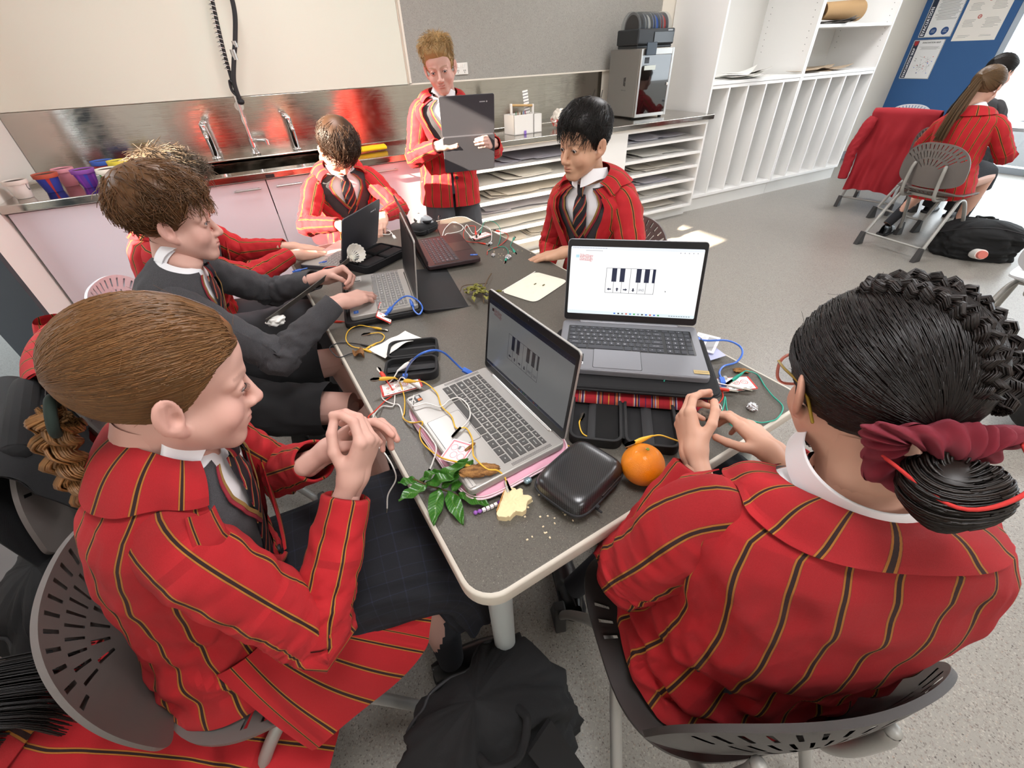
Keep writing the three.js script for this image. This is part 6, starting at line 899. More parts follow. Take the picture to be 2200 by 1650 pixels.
// body shell of a garment between t0 and t1, open at the front by edge(t)
function shell(B, t0, t1, off, edge, o = {}) {
  const nu = o.nu ?? 96, nv = o.nv ?? 60, th = (u, t) => { const e = edge ? edge(t) : 0; return lerp(e, 2 * Math.PI - e, u); }, ph = o.seed ?? 1;
  const f = (u, v) => { const vv = v < .97 ? v / .97 : 1, t = lerp(t0, t1, vv), a = th(u, t), fold = (o.fold ?? .004) * (noise3(Math.cos(a) * 1.6 + ph, t * 4, Math.sin(a) * 1.6) + .5 * noise3(Math.cos(a) * 4 + ph, t * 7, Math.sin(a) * 4)) + (o.waist ?? .004) * sstep(.34, .1, Math.abs(t - .14)) * Math.sin(t * 34 + 2.6 * Math.sin(a * 2 + ph) + noise3(Math.cos(a) * 2, t * 3, Math.sin(a) * 2 + ph) * 3); return B.surf(a, t, off + fold * (t > .93 ? .2 : 1) - (v > .97 ? .006 : 0)); };
  return sheet(f, nu, nv, (u, v) => { const t = lerp(t0, t1, v), a = th(u, t); return o.metre ? [ARC(a) * .88, t * .42] : [ARC(a) * 19 + (o.shift ?? 0), t * 9]; });
}
function sleeve(S, E, W, o = {}) {
  const k = o.k ?? 1, r0 = (o.r0 ?? .060) * k, r1 = (o.r1 ?? .052) * k, r2 = (o.r2 ?? .042) * k, inn = (o.inward ?? V()).clone(), U = E.clone().sub(S), D = W.clone().sub(E), tu = U.length(), td = D.length(), bend = U.clone().normalize().sub(D.clone().normalize()).multiplyScalar(.5);
  const pts = [S.clone().addScaledVector(inn, .035), S.clone().addScaledVector(U, .08), S.clone().addScaledVector(U, .5).addScaledVector(bend, .006), E.clone().addScaledVector(U.clone().normalize(), -.035), E.clone().addScaledVector(bend, .012), E.clone().addScaledVector(D.clone().normalize(), .035), E.clone().addScaledVector(D, .6), W.clone()];
  const c = curve(pts), L = c.getLength(), sE = (.035 + tu) / L, ph = o.seed ?? 1, rad = table([0, .06, .16, sE * .6, sE, sE + (1 - sE) * .45, 1], [.034 * k, r0 * .88, r0, (r0 + r1) / 2, r1 * 1.02, (r1 + r2) / 2 * 1.02, r2]);
  const inside = bend.clone().negate().normalize(), hint = o.hint ?? V().crossVectors(U, D).normalize(); if (hint.lengthSq() < .5) hint.set(0, 1, 0);
  const nv = o.nv ?? 84, F = framesAlong(c, nv, hint), n = o.stripes ?? 7;
  const f = (u, v) => { const vv = v < .955 ? v / .955 : 1, i = clamp(Math.round(vv * nv), 0, nv), g = F[i], a = u * 2 * Math.PI, dir = g.x.clone().multiplyScalar(Math.cos(a)).addScaledVector(g.z, -Math.sin(a)), ins = dir.dot(inside), near = Math.exp(-(((vv - sE) / .16) ** 2)), w = (.0065 * near * (.5 + .5 * ins) * Math.sin((vv - sE) * L / .0042 * .5 + ins * 2 + noise3(a, vv * 6, ph) * 1.6) + .0035 * noise3(Math.cos(a) + ph, vv * L * 22, Math.sin(a)) + .004 * near * noise3(Math.cos(a) * 2, vv * 40, Math.sin(a) * 2 + ph)) * (vv > .9 ? .35 : 1) * (o.wrinkle ?? 1), r = Math.max(.004, rad(vv) + w - (v > .955 ? .005 : 0)), back = v > .955 ? (v - .955) / .045 * .03 : 0; return g.p.clone().addScaledVector(g.t, -back).addScaledVector(dir, r); };
  return sheet(f, o.nu ?? 48, nv, (u, v) => o.metre ? [u * .3, v * L] : [u * n + (o.shift ?? .5), v * L * 20]);
}
const openEdge = (tb, w = 1) => (t) => t < tb ? .02 : lerp(.02, 1.02 * w, Math.pow(clamp((t - tb) / (.97 - tb), 0, 1), .9));
function lapels(B, tb, off, w = 1) {
  const out = [], edge = openEdge(tb, w);
  for (const s of [1, -1]) out.push(thick((u, v) => { const t = lerp(tb, .955, v), e = edge(t), wide = (v < .68 ? lerp(.03, .62, Math.pow(v / .68, .85)) : lerp(.50, .40, (v - .68) / .32)), a = e - .015 + wide * u, q = B.surf(s * a, t - (v < .68 && v > .6 ? (v - .6) * .35 * u : 0), off + .0145 + .005 * Math.sin(Math.min(1, u * 1.2) * Math.PI)); return q; }, 14, 40, .002, (u, v) => [s > 0 ? u * 1.5 + v * .8 : u * 1.5 - v * .8, v * 4]));
  return merge(out);
}
function collar(B, off, o = {}) { // fold-over blazer collar round the back of the neck
  const a0 = o.a0 ?? .98, fall = o.fall ?? .05, stand = o.stand ?? .028;
  return thick((u, v) => {
    const a = lerp(a0, 2 * Math.PI - a0, u), sd = Math.min(1, Math.min(u, 1 - u) * 5), f = B.fr(1.0), inner = B.surf(a, 1.0, .006).addScaledVector(f.up, stand * (.35 + .65 * sd)), t = lerp(.985, .93 - .03 * sd - fall * .35, 1), bk = Math.max(0, -Math.cos(a)), outer = B.surf(a, lerp(.955, lerp(.972, .985 - fall * 1.7, bk), sd), off + .009), k = v; const top = inner.clone().lerp(outer, k); const bulge = B.surf(a, .97, .012).sub(B.fr(.97).c).normalize().multiplyScalar(.009 * Math.sin(Math.PI * k)).addScaledVector(f.up, .007 * Math.sin(Math.PI * Math.min(1, k * 1.25))); return top.add(bulge);
  }, 72, 12, .0025, (u, v) => [u * (o.n ?? 9) + .3, v * 1.1]);
}
function shirtCollar(B, headDir, o = {}) { // white collar: stands at the neck and folds over
  const f = B.fr(1.0), up = headDir.clone().normalize(), L = f.L.clone().addScaledVector(up, -f.L.dot(up)).normalize(), F = V().crossVectors(L, up), c = f.c.clone().addScaledVector(up, o.lift ?? .004), r = (o.r ?? .057) * B.k, h = o.h ?? .034;
  return thick((u, v) => { const a = lerp(.1, 2 * Math.PI - .1, u), fr = Math.pow(Math.max(0, Math.cos(a)), 3), pt = fr * (o.point ?? .024); let rr, y; if (v < .5) { const k = v / .5; rr = r * lerp(1.17 + .12 * fr, 1.04, k); y = lerp(-.006 - pt, h, k); } else { const k = (v - .5) / .5; rr = r * lerp(1.04, .97, k); y = lerp(h, -.01, k); } return c.clone().addScaledVector(L, Math.sin(a) * rr).addScaledVector(F, Math.cos(a) * rr * .98 + fr * .004).addScaledVector(up, y); }, 60, 16, .001);
}
function vBand(B, tb, off, w, width, mat) { const edge = openEdge(tb, w), o = []; for (const s of [1, -1]) o.push(thick((u, v) => { const t = lerp(tb - .01, .985, v), a = edge(t) + width * (u - .1); return B.surf(s * a, t, off); }, 4, 36, .0015)); return merge(o); }
function tieGeo(B, t0, off, headDir) { // knot at the throat and blade down to t0
  const knot = B.surf(0, .985, .010), f = B.fr(.95); return merge([loft([B.surf(0, 1.02, .006), B.surf(0, .985, .016), B.surf(0, .95, .014)], (v) => [lerp(.017, .011, v), .008], f.L, 16, 10), thick((u, v) => B.surf((u - .5) * lerp(.18, .36, v), lerp(.955, t0, v), off + .004 * Math.cos((u - .5) * 3)), 6, 24, .002)]);
}
function patch(B, th, t, w, h, off) { return sheet((u, v) => B.surf(th + (u - .5) * -w, t + (v - .5) * h, off), 8, 10, (u, v) => [u, v]); }
function button(B, th, t, off) { const p = B.surf(th, t, off), n = normalAt(B, th, t, off), q = new THREE.Quaternion().setFromUnitVectors(V(0, 1, 0), n); return cyl(.009, .0095, .004, 0, 0, 0, 18).applyQuaternion(q).translate(p.x, p.y, p.z); }
// limbs
const limb = (a, b, r0, r1, r2, hint, bulge = 0) => loft([a, a.clone().lerp(b, .35), a.clone().lerp(b, .7), b], (v) => { const r = v < .4 ? lerp(r0, r1, v / .4) : lerp(r1, r2, (v - .4) / .6); return [r, r]; }, hint ?? V(.3, .2, 1), 24, 20);
function shoeGeo(ankle, dir) { // dir: horizontal toe direction; ankle at sole height + .07
  const f = V(dir.x, 0, dir.z).normalize(), r = V(f.z, 0, -f.x), m = new THREE.Matrix4().makeBasis(r, V(0, 1, 0), f).setPosition(ankle.x, 0, ankle.z);
  const up = sheet((u, v) => { const z = lerp(-.055, .165, v), w = .036 * Math.pow(Math.sin(Math.PI * clamp(v * .93 + .04, 0, 1)), .35) * (v > .4 ? 1.08 : .92), h = v < .3 ? lerp(.075, .08, v / .3) : lerp(.08, .038, Math.pow((v - .3) / .7, .8)) * (v > .96 ? .8 : 1), a = u * Math.PI; return V(Math.cos(a) * w, .018 + Math.pow(Math.sin(a), .7) * h, z); }, 20, 26).applyMatrix4(m);
  const sole = slab(.078, .232, .02, .036, .004).translate(0, 0, .055).applyMatrix4(m); return { up, sole };
}
const V3 = (a) => a.isVector3 ? a : V(...a);
// ---------------------------------------------------------------- the whole person
function person(o) {
  const base = V(o.base[0], 0, o.base[1]), g = thing('person', o.label, 'person', base), put = (name, geo, mat, parent = g, label) => { const q = merge([].concat(geo)).clone(); q.translate(-base.x, 0, -base.z); return part(parent, name, q, mat, label); };
  const H = o.head, hm = new THREE.Matrix4().compose(V3(H.pos), new THREE.Quaternion().setFromEuler(new THREE.Euler(H.pitch * DEG, H.yaw * DEG, (H.roll ?? 0) * DEG, 'YXZ')), V(1, 1, 1).multiplyScalar(H.scale ?? 1)), hp = (x, y, z) => V(x, y, z).applyMatrix4(hm);
  const pel = V3(o.pelvis), nk = V3(o.neck), B = torso({ ...o, pelvis: pel, neck: nk, hang: o.hang && V3(o.hang).normalize() }), neckUp = hp(0, -.09, -.03).sub(nk), fine = o.cell ?? .003;
  // skin, one mesh: head, neck, trunk, arms with hands, legs
  const body = [], head = headGeo(fine).clone();
  { const P = head.attributes.position, C = new Float32Array(P.count * 3), br = new THREE.Color(o.brow ?? 0x4a3222), sk = new THREE.Color(o.skin); for (let i = 0; i < P.count; i++) { let x = P.getX(i), y = P.getY(i), z = P.getZ(i); const ax = Math.abs(x); let k = [1, 1, 1]; const lip = Math.min(ell(x, y + .0568 - Math.max(0, ax - .01) * .12, z - .0862 + ax * ax * 10, .021, .0046, .0072), ell(x, y + .0664, z - .0855 + ax * ax * 10, .017, .0054, .0074)); if (lip < .0008) { const w = sstep(.0008, -.0004, lip) * .75; k = [lerp(1, .84, w), lerp(1, .56, w), lerp(1, .58, w)]; } const blush = Math.exp(-((ax - .042) ** 2 + (y + .034) ** 2 + (z - .055) ** 2) / .0005) * .22 + Math.exp(-(x * x + (y + .034) ** 2 + (z - .104) ** 2) / .0002) * .15 + (ax > .072 ? .12 : 0); k = [k[0], k[1] * (1 - blush * .55), k[2] * (1 - blush * .5)]; const bw = y - (.0185 + .004 * Math.sin(clamp((ax - .012) / .036, 0, 1) * 2.4)), inb = ax > .010 && ax < .050 && z > .045 && Math.abs(bw) < .0042 * (1 - .5 * sstep(.03, .05, ax)); if (inb) { const w = .62 * (o.browK ?? 1) * (1 - Math.abs(bw) / .006); k = [lerp(1, br.r / sk.r, w), lerp(1, br.g / sk.g, w), lerp(1, br.b / sk.b, w)]; } const es = (ax - .0315) / .0145; if (Math.abs(es) < 1 && y > .001 && y < .0072 - es * es * .003 && y > .0028 - es * es * .003 && z > .072) { k = [k[0] * .55, k[1] * .45, k[2] * .42]; } C.set(k, i * 3); if (o.warp) { [x, y, z] = o.warp(x, y, z); P.setXYZ(i, x, y, z); } } head.setAttribute('color', new THREE.BufferAttribute(C, 3)); body.push(head.applyMatrix4(hm)); }
  const nr = .0475 * (H.scale ?? 1); body.push(loft([hp(0, -.05, -.02), hp(0, -.12, -.03), nk.clone().addScaledVector(B.fr(1).up, .02), nk.clone().addScaledVector(B.fr(1).up, -.06)], (v) => [nr * (v > .7 ? lerp(1, 1.25, (v - .7) / .3) : 1), nr * (v > .7 ? lerp(1, 1.2, (v - .7) / .3) : 1)], B.fr(1).L, 28, 20), shell(B, 0, 1.0, -.022, null, { nu: 32, nv: 20, fold: 0, waist: 0, metre: true }));
  const outer = o.outfit === 'jumper' ? 'jumper' : 'blazer', off = outer === 'blazer' ? .012 : .008, arms = [];
  for (const [s, A] of [[1, o.armL], [-1, o.armR]]) if (A) {
    const S = A.S ? V3(A.S) : B.shoulder(s, A.t, A.x), E = V3(A.E), W = V3(A.W); arms.push({ s, S, E, W, A });
    body.push(limb(S, E, .032, .032, .026), limb(E, W, .026, .026, .021)); if (A.hand) { const d = V3(A.dir ?? W.clone().sub(E)), k = o.handScale ?? 1; body.push(placedHand(A.hand, s > 0, W.clone().addScaledVector(d.clone().normalize(), A.reach ?? .022), d, V3(A.back), A.cell ?? Math.max(.0028, fine), k)); }
  }
  const legs = o.legs ?? []; for (const l of legs) { const h = V3(l.hip), kn = V3(l.knee), an = V3(l.ankle); body.push(limb(h, kn, .07, .066, .05), limb(kn.clone().lerp(h, .03), an, .05, .046, .03)); }
  put('body', body, skinMat(o.skin));
  // eyes
  for (const s of [-1, 1]) put('eye', [new THREE.SphereGeometry(.0124, 20, 14).rotateY(-Math.PI / 2).rotateX((o.lookDown ?? 14) * DEG).rotateY((o.lookSide ?? 0) * DEG).translate(s * .0315, .001, .0665).applyMatrix4(hm)], o.eye ?? M.eye);
  { const l = []; for (const s of [-1, 1]) { const pts = []; for (let i = 0; i <= 8; i++) { const q = i / 8 * 2 - 1, y = .0012 + .0034 * (1 - q * q), x = s * (.0315 + q * .0128); pts.push([x, y - .0004, .0665 + Math.sqrt(Math.max(0, .0142 ** 2 - (q * .0128) ** 2 - y * y)) + .0008]); } l.push(tube(pts, .0006, 16, 4).applyMatrix4(hm)); for (let i = 0; i < 12; i++) { const q = i / 11 * 1.8 - .9, y = .0012 + .0034 * (1 - q * q), x = s * (.0315 + q * .0128), z = .0665 + Math.sqrt(Math.max(0, .0142 ** 2 - (q * .0128) ** 2 - y * y)); l.push(tube([[x, y, z], [x + s * q * .001, y - .001, z + .003], [x + s * q * .0025, y - .0008, z + .006]], .00025, 4, 3, false, false).applyMatrix4(hm)); } } const m = put('eyelashes', l, M.black); m.userData.kind = 'stuff'; }
  // hair
  const hr = put('hair', o.hair.map((q) => q.clone().applyMatrix4(hm)), hairMat); if (o.hairParts) for (const [n, geo, mat] of o.hairParts(hp, hm)) put(n, geo, mat, hr);
  // clothes
  if (o.outfit === 'none') return { g, B, hp, hm, put };
  const tb = o.tb ?? .3, ow = o.openW ?? 1, lod = o.lod ?? 1;
  put('shirt', [shell(B, .25, 1.005, -.004, null, { nu: 48, nv: 24, fold: .001, waist: 0, metre: true })], M.shirt);
  put('shirt_collar', shirtCollar(B, neckUp, o.collar), M.shirt);
  if (o.tie !== false) put('tie', tieGeo(B, tb + .05, .004, neckUp), M.tie);
  const jb = outer === 'jumper' ? .64 : .62, jm = put('jumper', [shell(B, outer === 'jumper' ? -.16 : 0, .99, .004, openEdge(jb, .46), { nu: 72, nv: 48, fold: outer === 'jumper' ? .004 : .002, waist: outer === 'jumper' ? .006 : .002, metre: true, seed: o.seed }), ...(outer === 'jumper' ? arms.map((a) => sleeve(a.S, a.E, a.W, { metre: true, r0: .056, r1: .05, r2: .036, inward: B.fr(.86).L.clone().multiplyScalar(-a.s), seed: a.s + (o.seed ?? 0), hint: a.A.hint && V3(a.A.hint), k: o.size })) : [])], M.jumper);
  put('neck_band', vBand(B, jb, .0085, .46, .05), M.gold, jm); put('neck_band', vBand(B, jb - .02, .008, .46 * 1.09, .07), M.maroon, jm);
  if (outer === 'blazer') {
    const bl = put('blazer', [shell(B, o.hem ?? -.3, .99, off, openEdge(tb, ow), { nu: Math.round(110 * lod), nv: Math.round(80 * lod), seed: o.seed, fold: o.fold, waist: o.waist, shift: o.shift })], M.blazer);
    for (const a of arms) put('sleeve', [sleeve(a.S, a.E, a.W, { k: o.size, r0: a.A.r0 ?? .062, r1: a.A.r1, r2: a.A.r2, inward: B.fr(.86).L.clone().multiplyScalar(-a.s), seed: a.s + (o.seed ?? 0), hint: a.A.hint && V3(a.A.hint), nu: Math.round(56 * lod), nv: Math.round(96 * lod), shift: a.A.shift })], M.blazer, bl);
    put('lapel', lapels(B, tb, off, ow), M.blazer, bl); put('collar', collar(B, off, o.blazerCollar), M.blazer, bl);
    for (const t of [tb - .04, tb - .2]) if (t > 0) put('button', button(B, .1, t, off + .004), M.black, bl);
    if (o.crest !== false) { put('pocket', patch(B, .72, .56, .5, .2, off + .0045), M.blazer, bl); put('crest', patch(B, .70, .60, .34, .15, off + .0065), M.crest, bl, 'gold embroidered school crest'); }
  } else put('crest', patch(B, .62, .66, .26, .12, .0085), std(0xffffff, .8, { map: M.crest.map, color: 0x8f8a70 }), jm, 'small embroidered crest');
  return { g, B, hp, hm, put, arms };
}
// ---------------------------------------------------------------- the people
const SKIN = { fair: 0xd6a893, pink: 0xd3a697, olive: 0xcc9f82, tan: 0xd3a48c };
const legSet = (p, legs, toe, sock = M.sock) => { for (const l of legs) { const s = shoeGeo(V(...l.ankle), toe); p.put('sock', [limb(V(...l.knee).lerp(V(...l.ankle), l.sock ?? .35), V(...l.ankle), .045, .042, .034)], sock); const m = p.put('shoe', [s.up], M.shoe); p.put('sole', [s.sole], M.rubber, m); } };
const trouserLeg = (l, r0, r1, r2) => loft([V(...l.hip), V(...l.hip).lerp(V(...l.knee), .5), V(...l.knee), V(...l.knee).lerp(V(...l.ankle), .5), V(...l.ankle).add(V(0, -.03, 0))], (v) => { const r = v < .5 ? lerp(r0, r1, v * 2) : lerp(r1, r2, v * 2 - 1); return [r, r]; }, V(.2, .1, 1), 28, 40, { disp: (v, a) => .005 * noise3(Math.cos(a) * 2, v * 9, Math.sin(a) * 2) });
const mid = (a, b, t = .5) => V(...a).lerp(V(...b), t);
{ // near left, seated, hands pinching a wire
  const o = {
    label: 'person in red striped blazer seated at left table edge, both hands pinching a wire', base: [-.40, -.64], skin: SKIN.pink, brow: 0x6a4a34, cell: .0028, seed: 3, browK: .6,
    head: { pos: [-.213, 1.045, -.640], yaw: 100, pitch: 20, roll: -2, scale: 1.03 }, lookDown: 26,
    pelvis: [-.345, .53, -.625], neck: [-.250, .945, -.644], yaw: 86, bulge: .05, size: .94, hang: [.1, .95, .02], flare: .15, hem: -.16, tb: .30, fold: .005, collar: { h: .044, r: .061, lift: .016 }, blazerCollar: { fall: .035, stand: .036 }, openW: .95,
    armR: { E: [-.168, .655, -.425], W: [-.055, .812, -.540], hand: 'pinch', dir: [.6, .75, -.2], back: [.75, .1, .65], x: .138, r0: .062, r1: .055, reach: .02 },
    armL: { E: [-.19, .68, -.80], W: [-.092, .815, -.645], hand: 'pinchOpen', dir: [.9, .42, .02], back: [-.1, .5, -.85], x: .138 },
    legs: [{ hip: [-.31, .49, -.57], knee: [.03, .49, -.53], ankle: [.02, .09, -.50] }, { hip: [-.31, .49, -.68], knee: [.03, .49, -.70], ankle: [.0, .09, -.74] }],
    hair: sleekHair({ seed: 5, n: 4000, color: 0x6e4c2c, pony: V(0, -.18, -1), part: .12, thick: .006, r: .00095, vary: .3, sweep: 1.1, fly: 40 }),
  };
  const p = person(o), W0 = p.hp(0, -.03, -.110);
  const hairMesh = p.g.children.find((c) => c.name === 'hair'), br = [W0, W0.clone().add(V(-.022, -.035, 0)), W0.clone().add(V(-.03, -.10, .012)), W0.clone().add(V(-.022, -.17, .026)), W0.clone().add(V(-.008, -.235, .034))];
  { const pd = (k) => V(.1, lerp(.60, .99, k), lerp(.80, .02, k)).normalize(); p.put('parting', [sheet((u, v) => onScalp(pd(v).add(V((u - .5) * .022, 0, 0)).normalize(), .0088).applyMatrix4(p.hm), 2, 16)], std(0xc79f8c, .7, { side: THREE.DoubleSide }), hairMesh); }
  p.put('ponytail_braid', [plait(br, .021, 0x7a5632, 4, { ref: V(-.5, 0, 1), taper: .6, hairs: 70 })], hairMat, hairMesh);
  p.put('hair_tie', [tube([0, 1, 2, 3, 4, 5, 6, 7].map((i) => p.hp(.022 * Math.cos(i * Math.PI / 4), -.03 + .022 * Math.sin(i * Math.PI / 4), -.114)), .006, 40, 8, true)], std(0x1c2a24, .9), hairMesh);
  const blz = p.g.children.find((c) => c.name === 'blazer'), bot = curve([V(.03, .53, -.46), V(-.005, .475, -.415), V(-.03, .45, -.405), V(-.12, .405, -.385), V(-.24, .365, -.375), V(-.275, .36, -.385)]);
  p.put('front_panel', [thick((u, v) => { const a = -.05 - u * 1.45, q = p.B.surf(a, .14, .016), b = bot.getPoint(u), k = v, e = q.clone().lerp(b, k); return e.add(V(.0, .012 * Math.sin(k * Math.PI) * (1 - u * .5), .010 * Math.sin(k * Math.PI) + .007 * Math.sin(u * 11 + k * 3) * k)); }, 40, 24, .002, (u, v) => [u * 8 + .3, v * 4])], M.blazer, blz);
  p.put('skirt', [loft([V(-.44, .53, -.63), V(-.34, .53, -.63), V(-.15, .535, -.625), V(.0, .535, -.615), V(.075, .49, -.61), V(.10, .38, -.61)], (v) => [lerp(.135, .20, v) * (v < .03 ? .5 : 1), table([0, .1, .6, .8, 1], [.07, .085, .08, .075, .07])(v)], V(0, 0, 1), 80, 44, { pow: .75, disp: (v, a) => .006 * noise3(Math.cos(a) * 3, v * 5, Math.sin(a) * 3) + .004 * Math.sin(a * 14) * v, uv: (u, v, l) => [u * .9, v * l] })], M.skirt);
  legSet(p, o.legs, V(1, 0, .1));
}
{ // near right, seen from behind, wearing glasses
  const o = {
    label: 'person in red striped blazer seen from behind at the near table end, wearing glasses', base: [.53, -.06], skin: SKIN.tan, brow: 0x1c1512, cell: .003, seed: 7, lookDown: 24, eye: M.eyeDark, handScale: .94,
    head: { pos: [.569, 1.048, -.162], yaw: 145, pitch: 20, roll: -2, scale: 1.0 },
    pelvis: [.505, .53, -.125], neck: [.548, .925, -.118], yaw: 153, bulge: .065, size: 1.04, wide: 1.1, hang: [.02, 1, -.02], hem: -.14, flare: .1, tb: .3, fold: .006, waist: .007, blazerCollar: { fall: .04, n: 11, stand: .002 }, collar: { h: .036, r: .066, lift: .030 }, shift: .2, crest: false, backFat: 1.12,
    armL: { E: [.345, .645, -.265], W: [.492, .81, -.288], hand: 'pinchOpen', dir: [.32, .42, -.75], back: [-.8, .1, -.3], x: .143, r0: .066, r1: .058 },
    armR: { E: [.76, .66, -.14], W: [.634, .806, -.222], hand: 'spread', dir: [.2, .08, -.97], back: [.25, .9, .3], x: .143 },
    legs: [{ hip: [.44, .50, -.12], knee: [.60, .48, -.50], ankle: [.62, .09, -.52] }, { hip: [.585, .50, -.05], knee: [.75, .48, -.42], ankle: [.42, .09, -.50] }],
    hair: sleekHair({ seed: 9, n: 4000, color: 0x17110e, pony: V(0, -.42, -.9), part: -.05, thick: .012, r: .001, vary: .4, sweep: .9, fly: 70 }),
  };
  const p = person(o), hm = p.g.children.find((c) => c.name === 'hair'), S = (x, y, z, off) => onScalp(V(x, y, z).normalize(), off).applyMatrix4(p.hm);
  p.put('crown_braid', [plait([S(.1, .9, .5, .011), S(-.15, .98, .15, .013), S(-.45, .86, -.15, .013), S(-.72, .55, -.42, .013), S(-.75, .12, -.65, .013), S(-.5, -.25, -.83, .013)], .0125, 0x1d1613, 14, { ref: V(0, 1, 0), hairs: 90, vary: .45, per: .045 })], hairMat, hm);
  p.put('crown_braid_001', [plait([S(.35, .9, .1, .010), S(.2, .9, -.3, .012), S(-.05, .72, -.68, .012), S(-.2, .35, -.9, .012), S(-.2, -.05, -.97, .012)], .0115, 0x1d1613, 18, { ref: V(0, 1, 0), hairs: 80, vary: .45, per: .042 })], hairMat, hm);
  const bl = [], r = mulberry(31); for (let i = 0; i < 520; i++) { const pts = [], y0 = r() * 2 - 1, s0 = Math.sqrt(1 - y0 * y0), ph = r() * 6.28, R = .036 * (.9 + .18 * r()), tw = (r() - .5) * .5; for (let k = 0; k <= 10; k++) { const a = ph + k * .25; pts.push(p.hp(.0 + R * 1.12 * (s0 * Math.cos(a)), -.058 + R * .95 * (y0 * .9 + tw * k * .04) + .006 * Math.sin(a * 2), -.142 + R * (s0 * Math.sin(a)))); } bl.push({ pts, r0: .0016, r1: .0012, color: hue(0x1d1612, r, .5) }); }
  p.put('bun', [new THREE.SphereGeometry(.0325, 24, 18).scale(1.15, .98, 1).translate(0, -.058, -.142).applyMatrix4(p.hm).clone(), strandGeo(bl)].map((g, i) => { if (!i) { const n = g.attributes.position.count; g.setAttribute('color', new THREE.BufferAttribute(Float32Array.from({ length: n * 3 }, (_, k) => new THREE.Color(0x1d1612).toArray()[k % 3]), 3)); } return g; }), hairMat, hm);
  p.put('scrunchie', [sheet((u, v) => { const a = u * 2 * Math.PI, b = v * 2 * Math.PI, w = .5 + .5 * Math.sin(a * 19 + 2.2 * Math.sin(a * 3) + Math.sin(b) * .8) + .25 * noise3(Math.cos(a) * 3, Math.sin(a) * 3, b * .6), R = .044 + .005 * Math.sin(a * 5), q = .015 + .006 * w; return p.hp(R * 1.12 * Math.cos(a) + q * Math.cos(b) * Math.cos(a), -.030 + R * .62 * Math.sin(a) + q * Math.cos(b) * Math.sin(a) + .012 * Math.cos(a * 2), -.108 - .014 * Math.sin(a) + q * .9 * Math.sin(b) - .004 * w); }, 220, 20)], phys(0x8a152a, .7, { sheen: .8, sheenColor: new THREE.Color(.7, .2, .28), sheenRoughness: .4, bumpMap: T.weave, bumpScale: .0004 }), hm);
  p.put('hair_cord', [tube([[.05, -.035, -.118], [.02, -.055, -.176], [-.03, -.03, -.176], [-.055, -.01, -.13]].map((q) => p.hp(...q)), .002, 30, 6)], std(0xc0302c, .9), hm);
  p.put('skirt', [loft([V(.51, .53, -.07), V(.55, .535, -.16), V(.62, .535, -.30), V(.68, .52, -.44), V(.69, .42, -.50)], (v) => [lerp(.15, .185, v), table([0, .2, 1], [.09, .09, .07])(v)], V(.82, 0, .57), 60, 30, { pow: .75, disp: (v, a) => .005 * Math.sin(a * 14) * v, uv: (u, v, l) => [u * .9, v * l] })], M.skirt);
  legSet(p, o.legs, V(.3, 0, -.9));
  const gl = thing('eyeglasses', 'clear pink and yellow framed eyeglasses worn by the person seen from behind', 'glasses', V(.57, 1.048, -.16)), L = (x, y, z) => p.hp(x, y, z).sub(gl.position), fr = phys(0xe08a78, .15, { transmission: .6, thickness: .002 }), arm = phys(0xb9982e, .2, { transmission: .35, thickness: .002 });
  for (const s of [1, -1]) { const rim = []; for (let i = 0; i < 24; i++) { const a = i / 24 * 2 * Math.PI, e = .72; rim.push(L(s * .036 + Math.sign(Math.cos(a)) * Math.pow(Math.abs(Math.cos(a)), e) * .028, -.003 + Math.sign(Math.sin(a)) * Math.pow(Math.abs(Math.sin(a)), e) * .023, .098 - Math.abs(s * .036 + Math.cos(a) * .028) * .12)); } part(gl, 'rim', tube(rim, .0022, 72, 8, true), fr); const cen = rim.reduce((q, v) => q.add(v.clone().divideScalar(24)), V()); part(gl, 'lens', sheet((u, v) => cen.clone().lerp(rim[Math.round(u * 24) % 24], v * .96), 24, 3), phys(0xf3f6fa, .02, { transmission: 1, thickness: 0, side: THREE.DoubleSide })); part(gl, 'temple_arm', tube([L(s * .066, .010, .088), L(s * .0755, .010, .05), L(s * .080, .006, .0), L(s * .078, -.004, -.018), L(s * .074, -.034, -.034)], .0019, 40, 8), arm); }
  part(gl, 'bridge', tube([L(-.009, .004, .099), L(0, .008, .102), L(.009, .004, .099)], .002, 12, 6), fr);
}
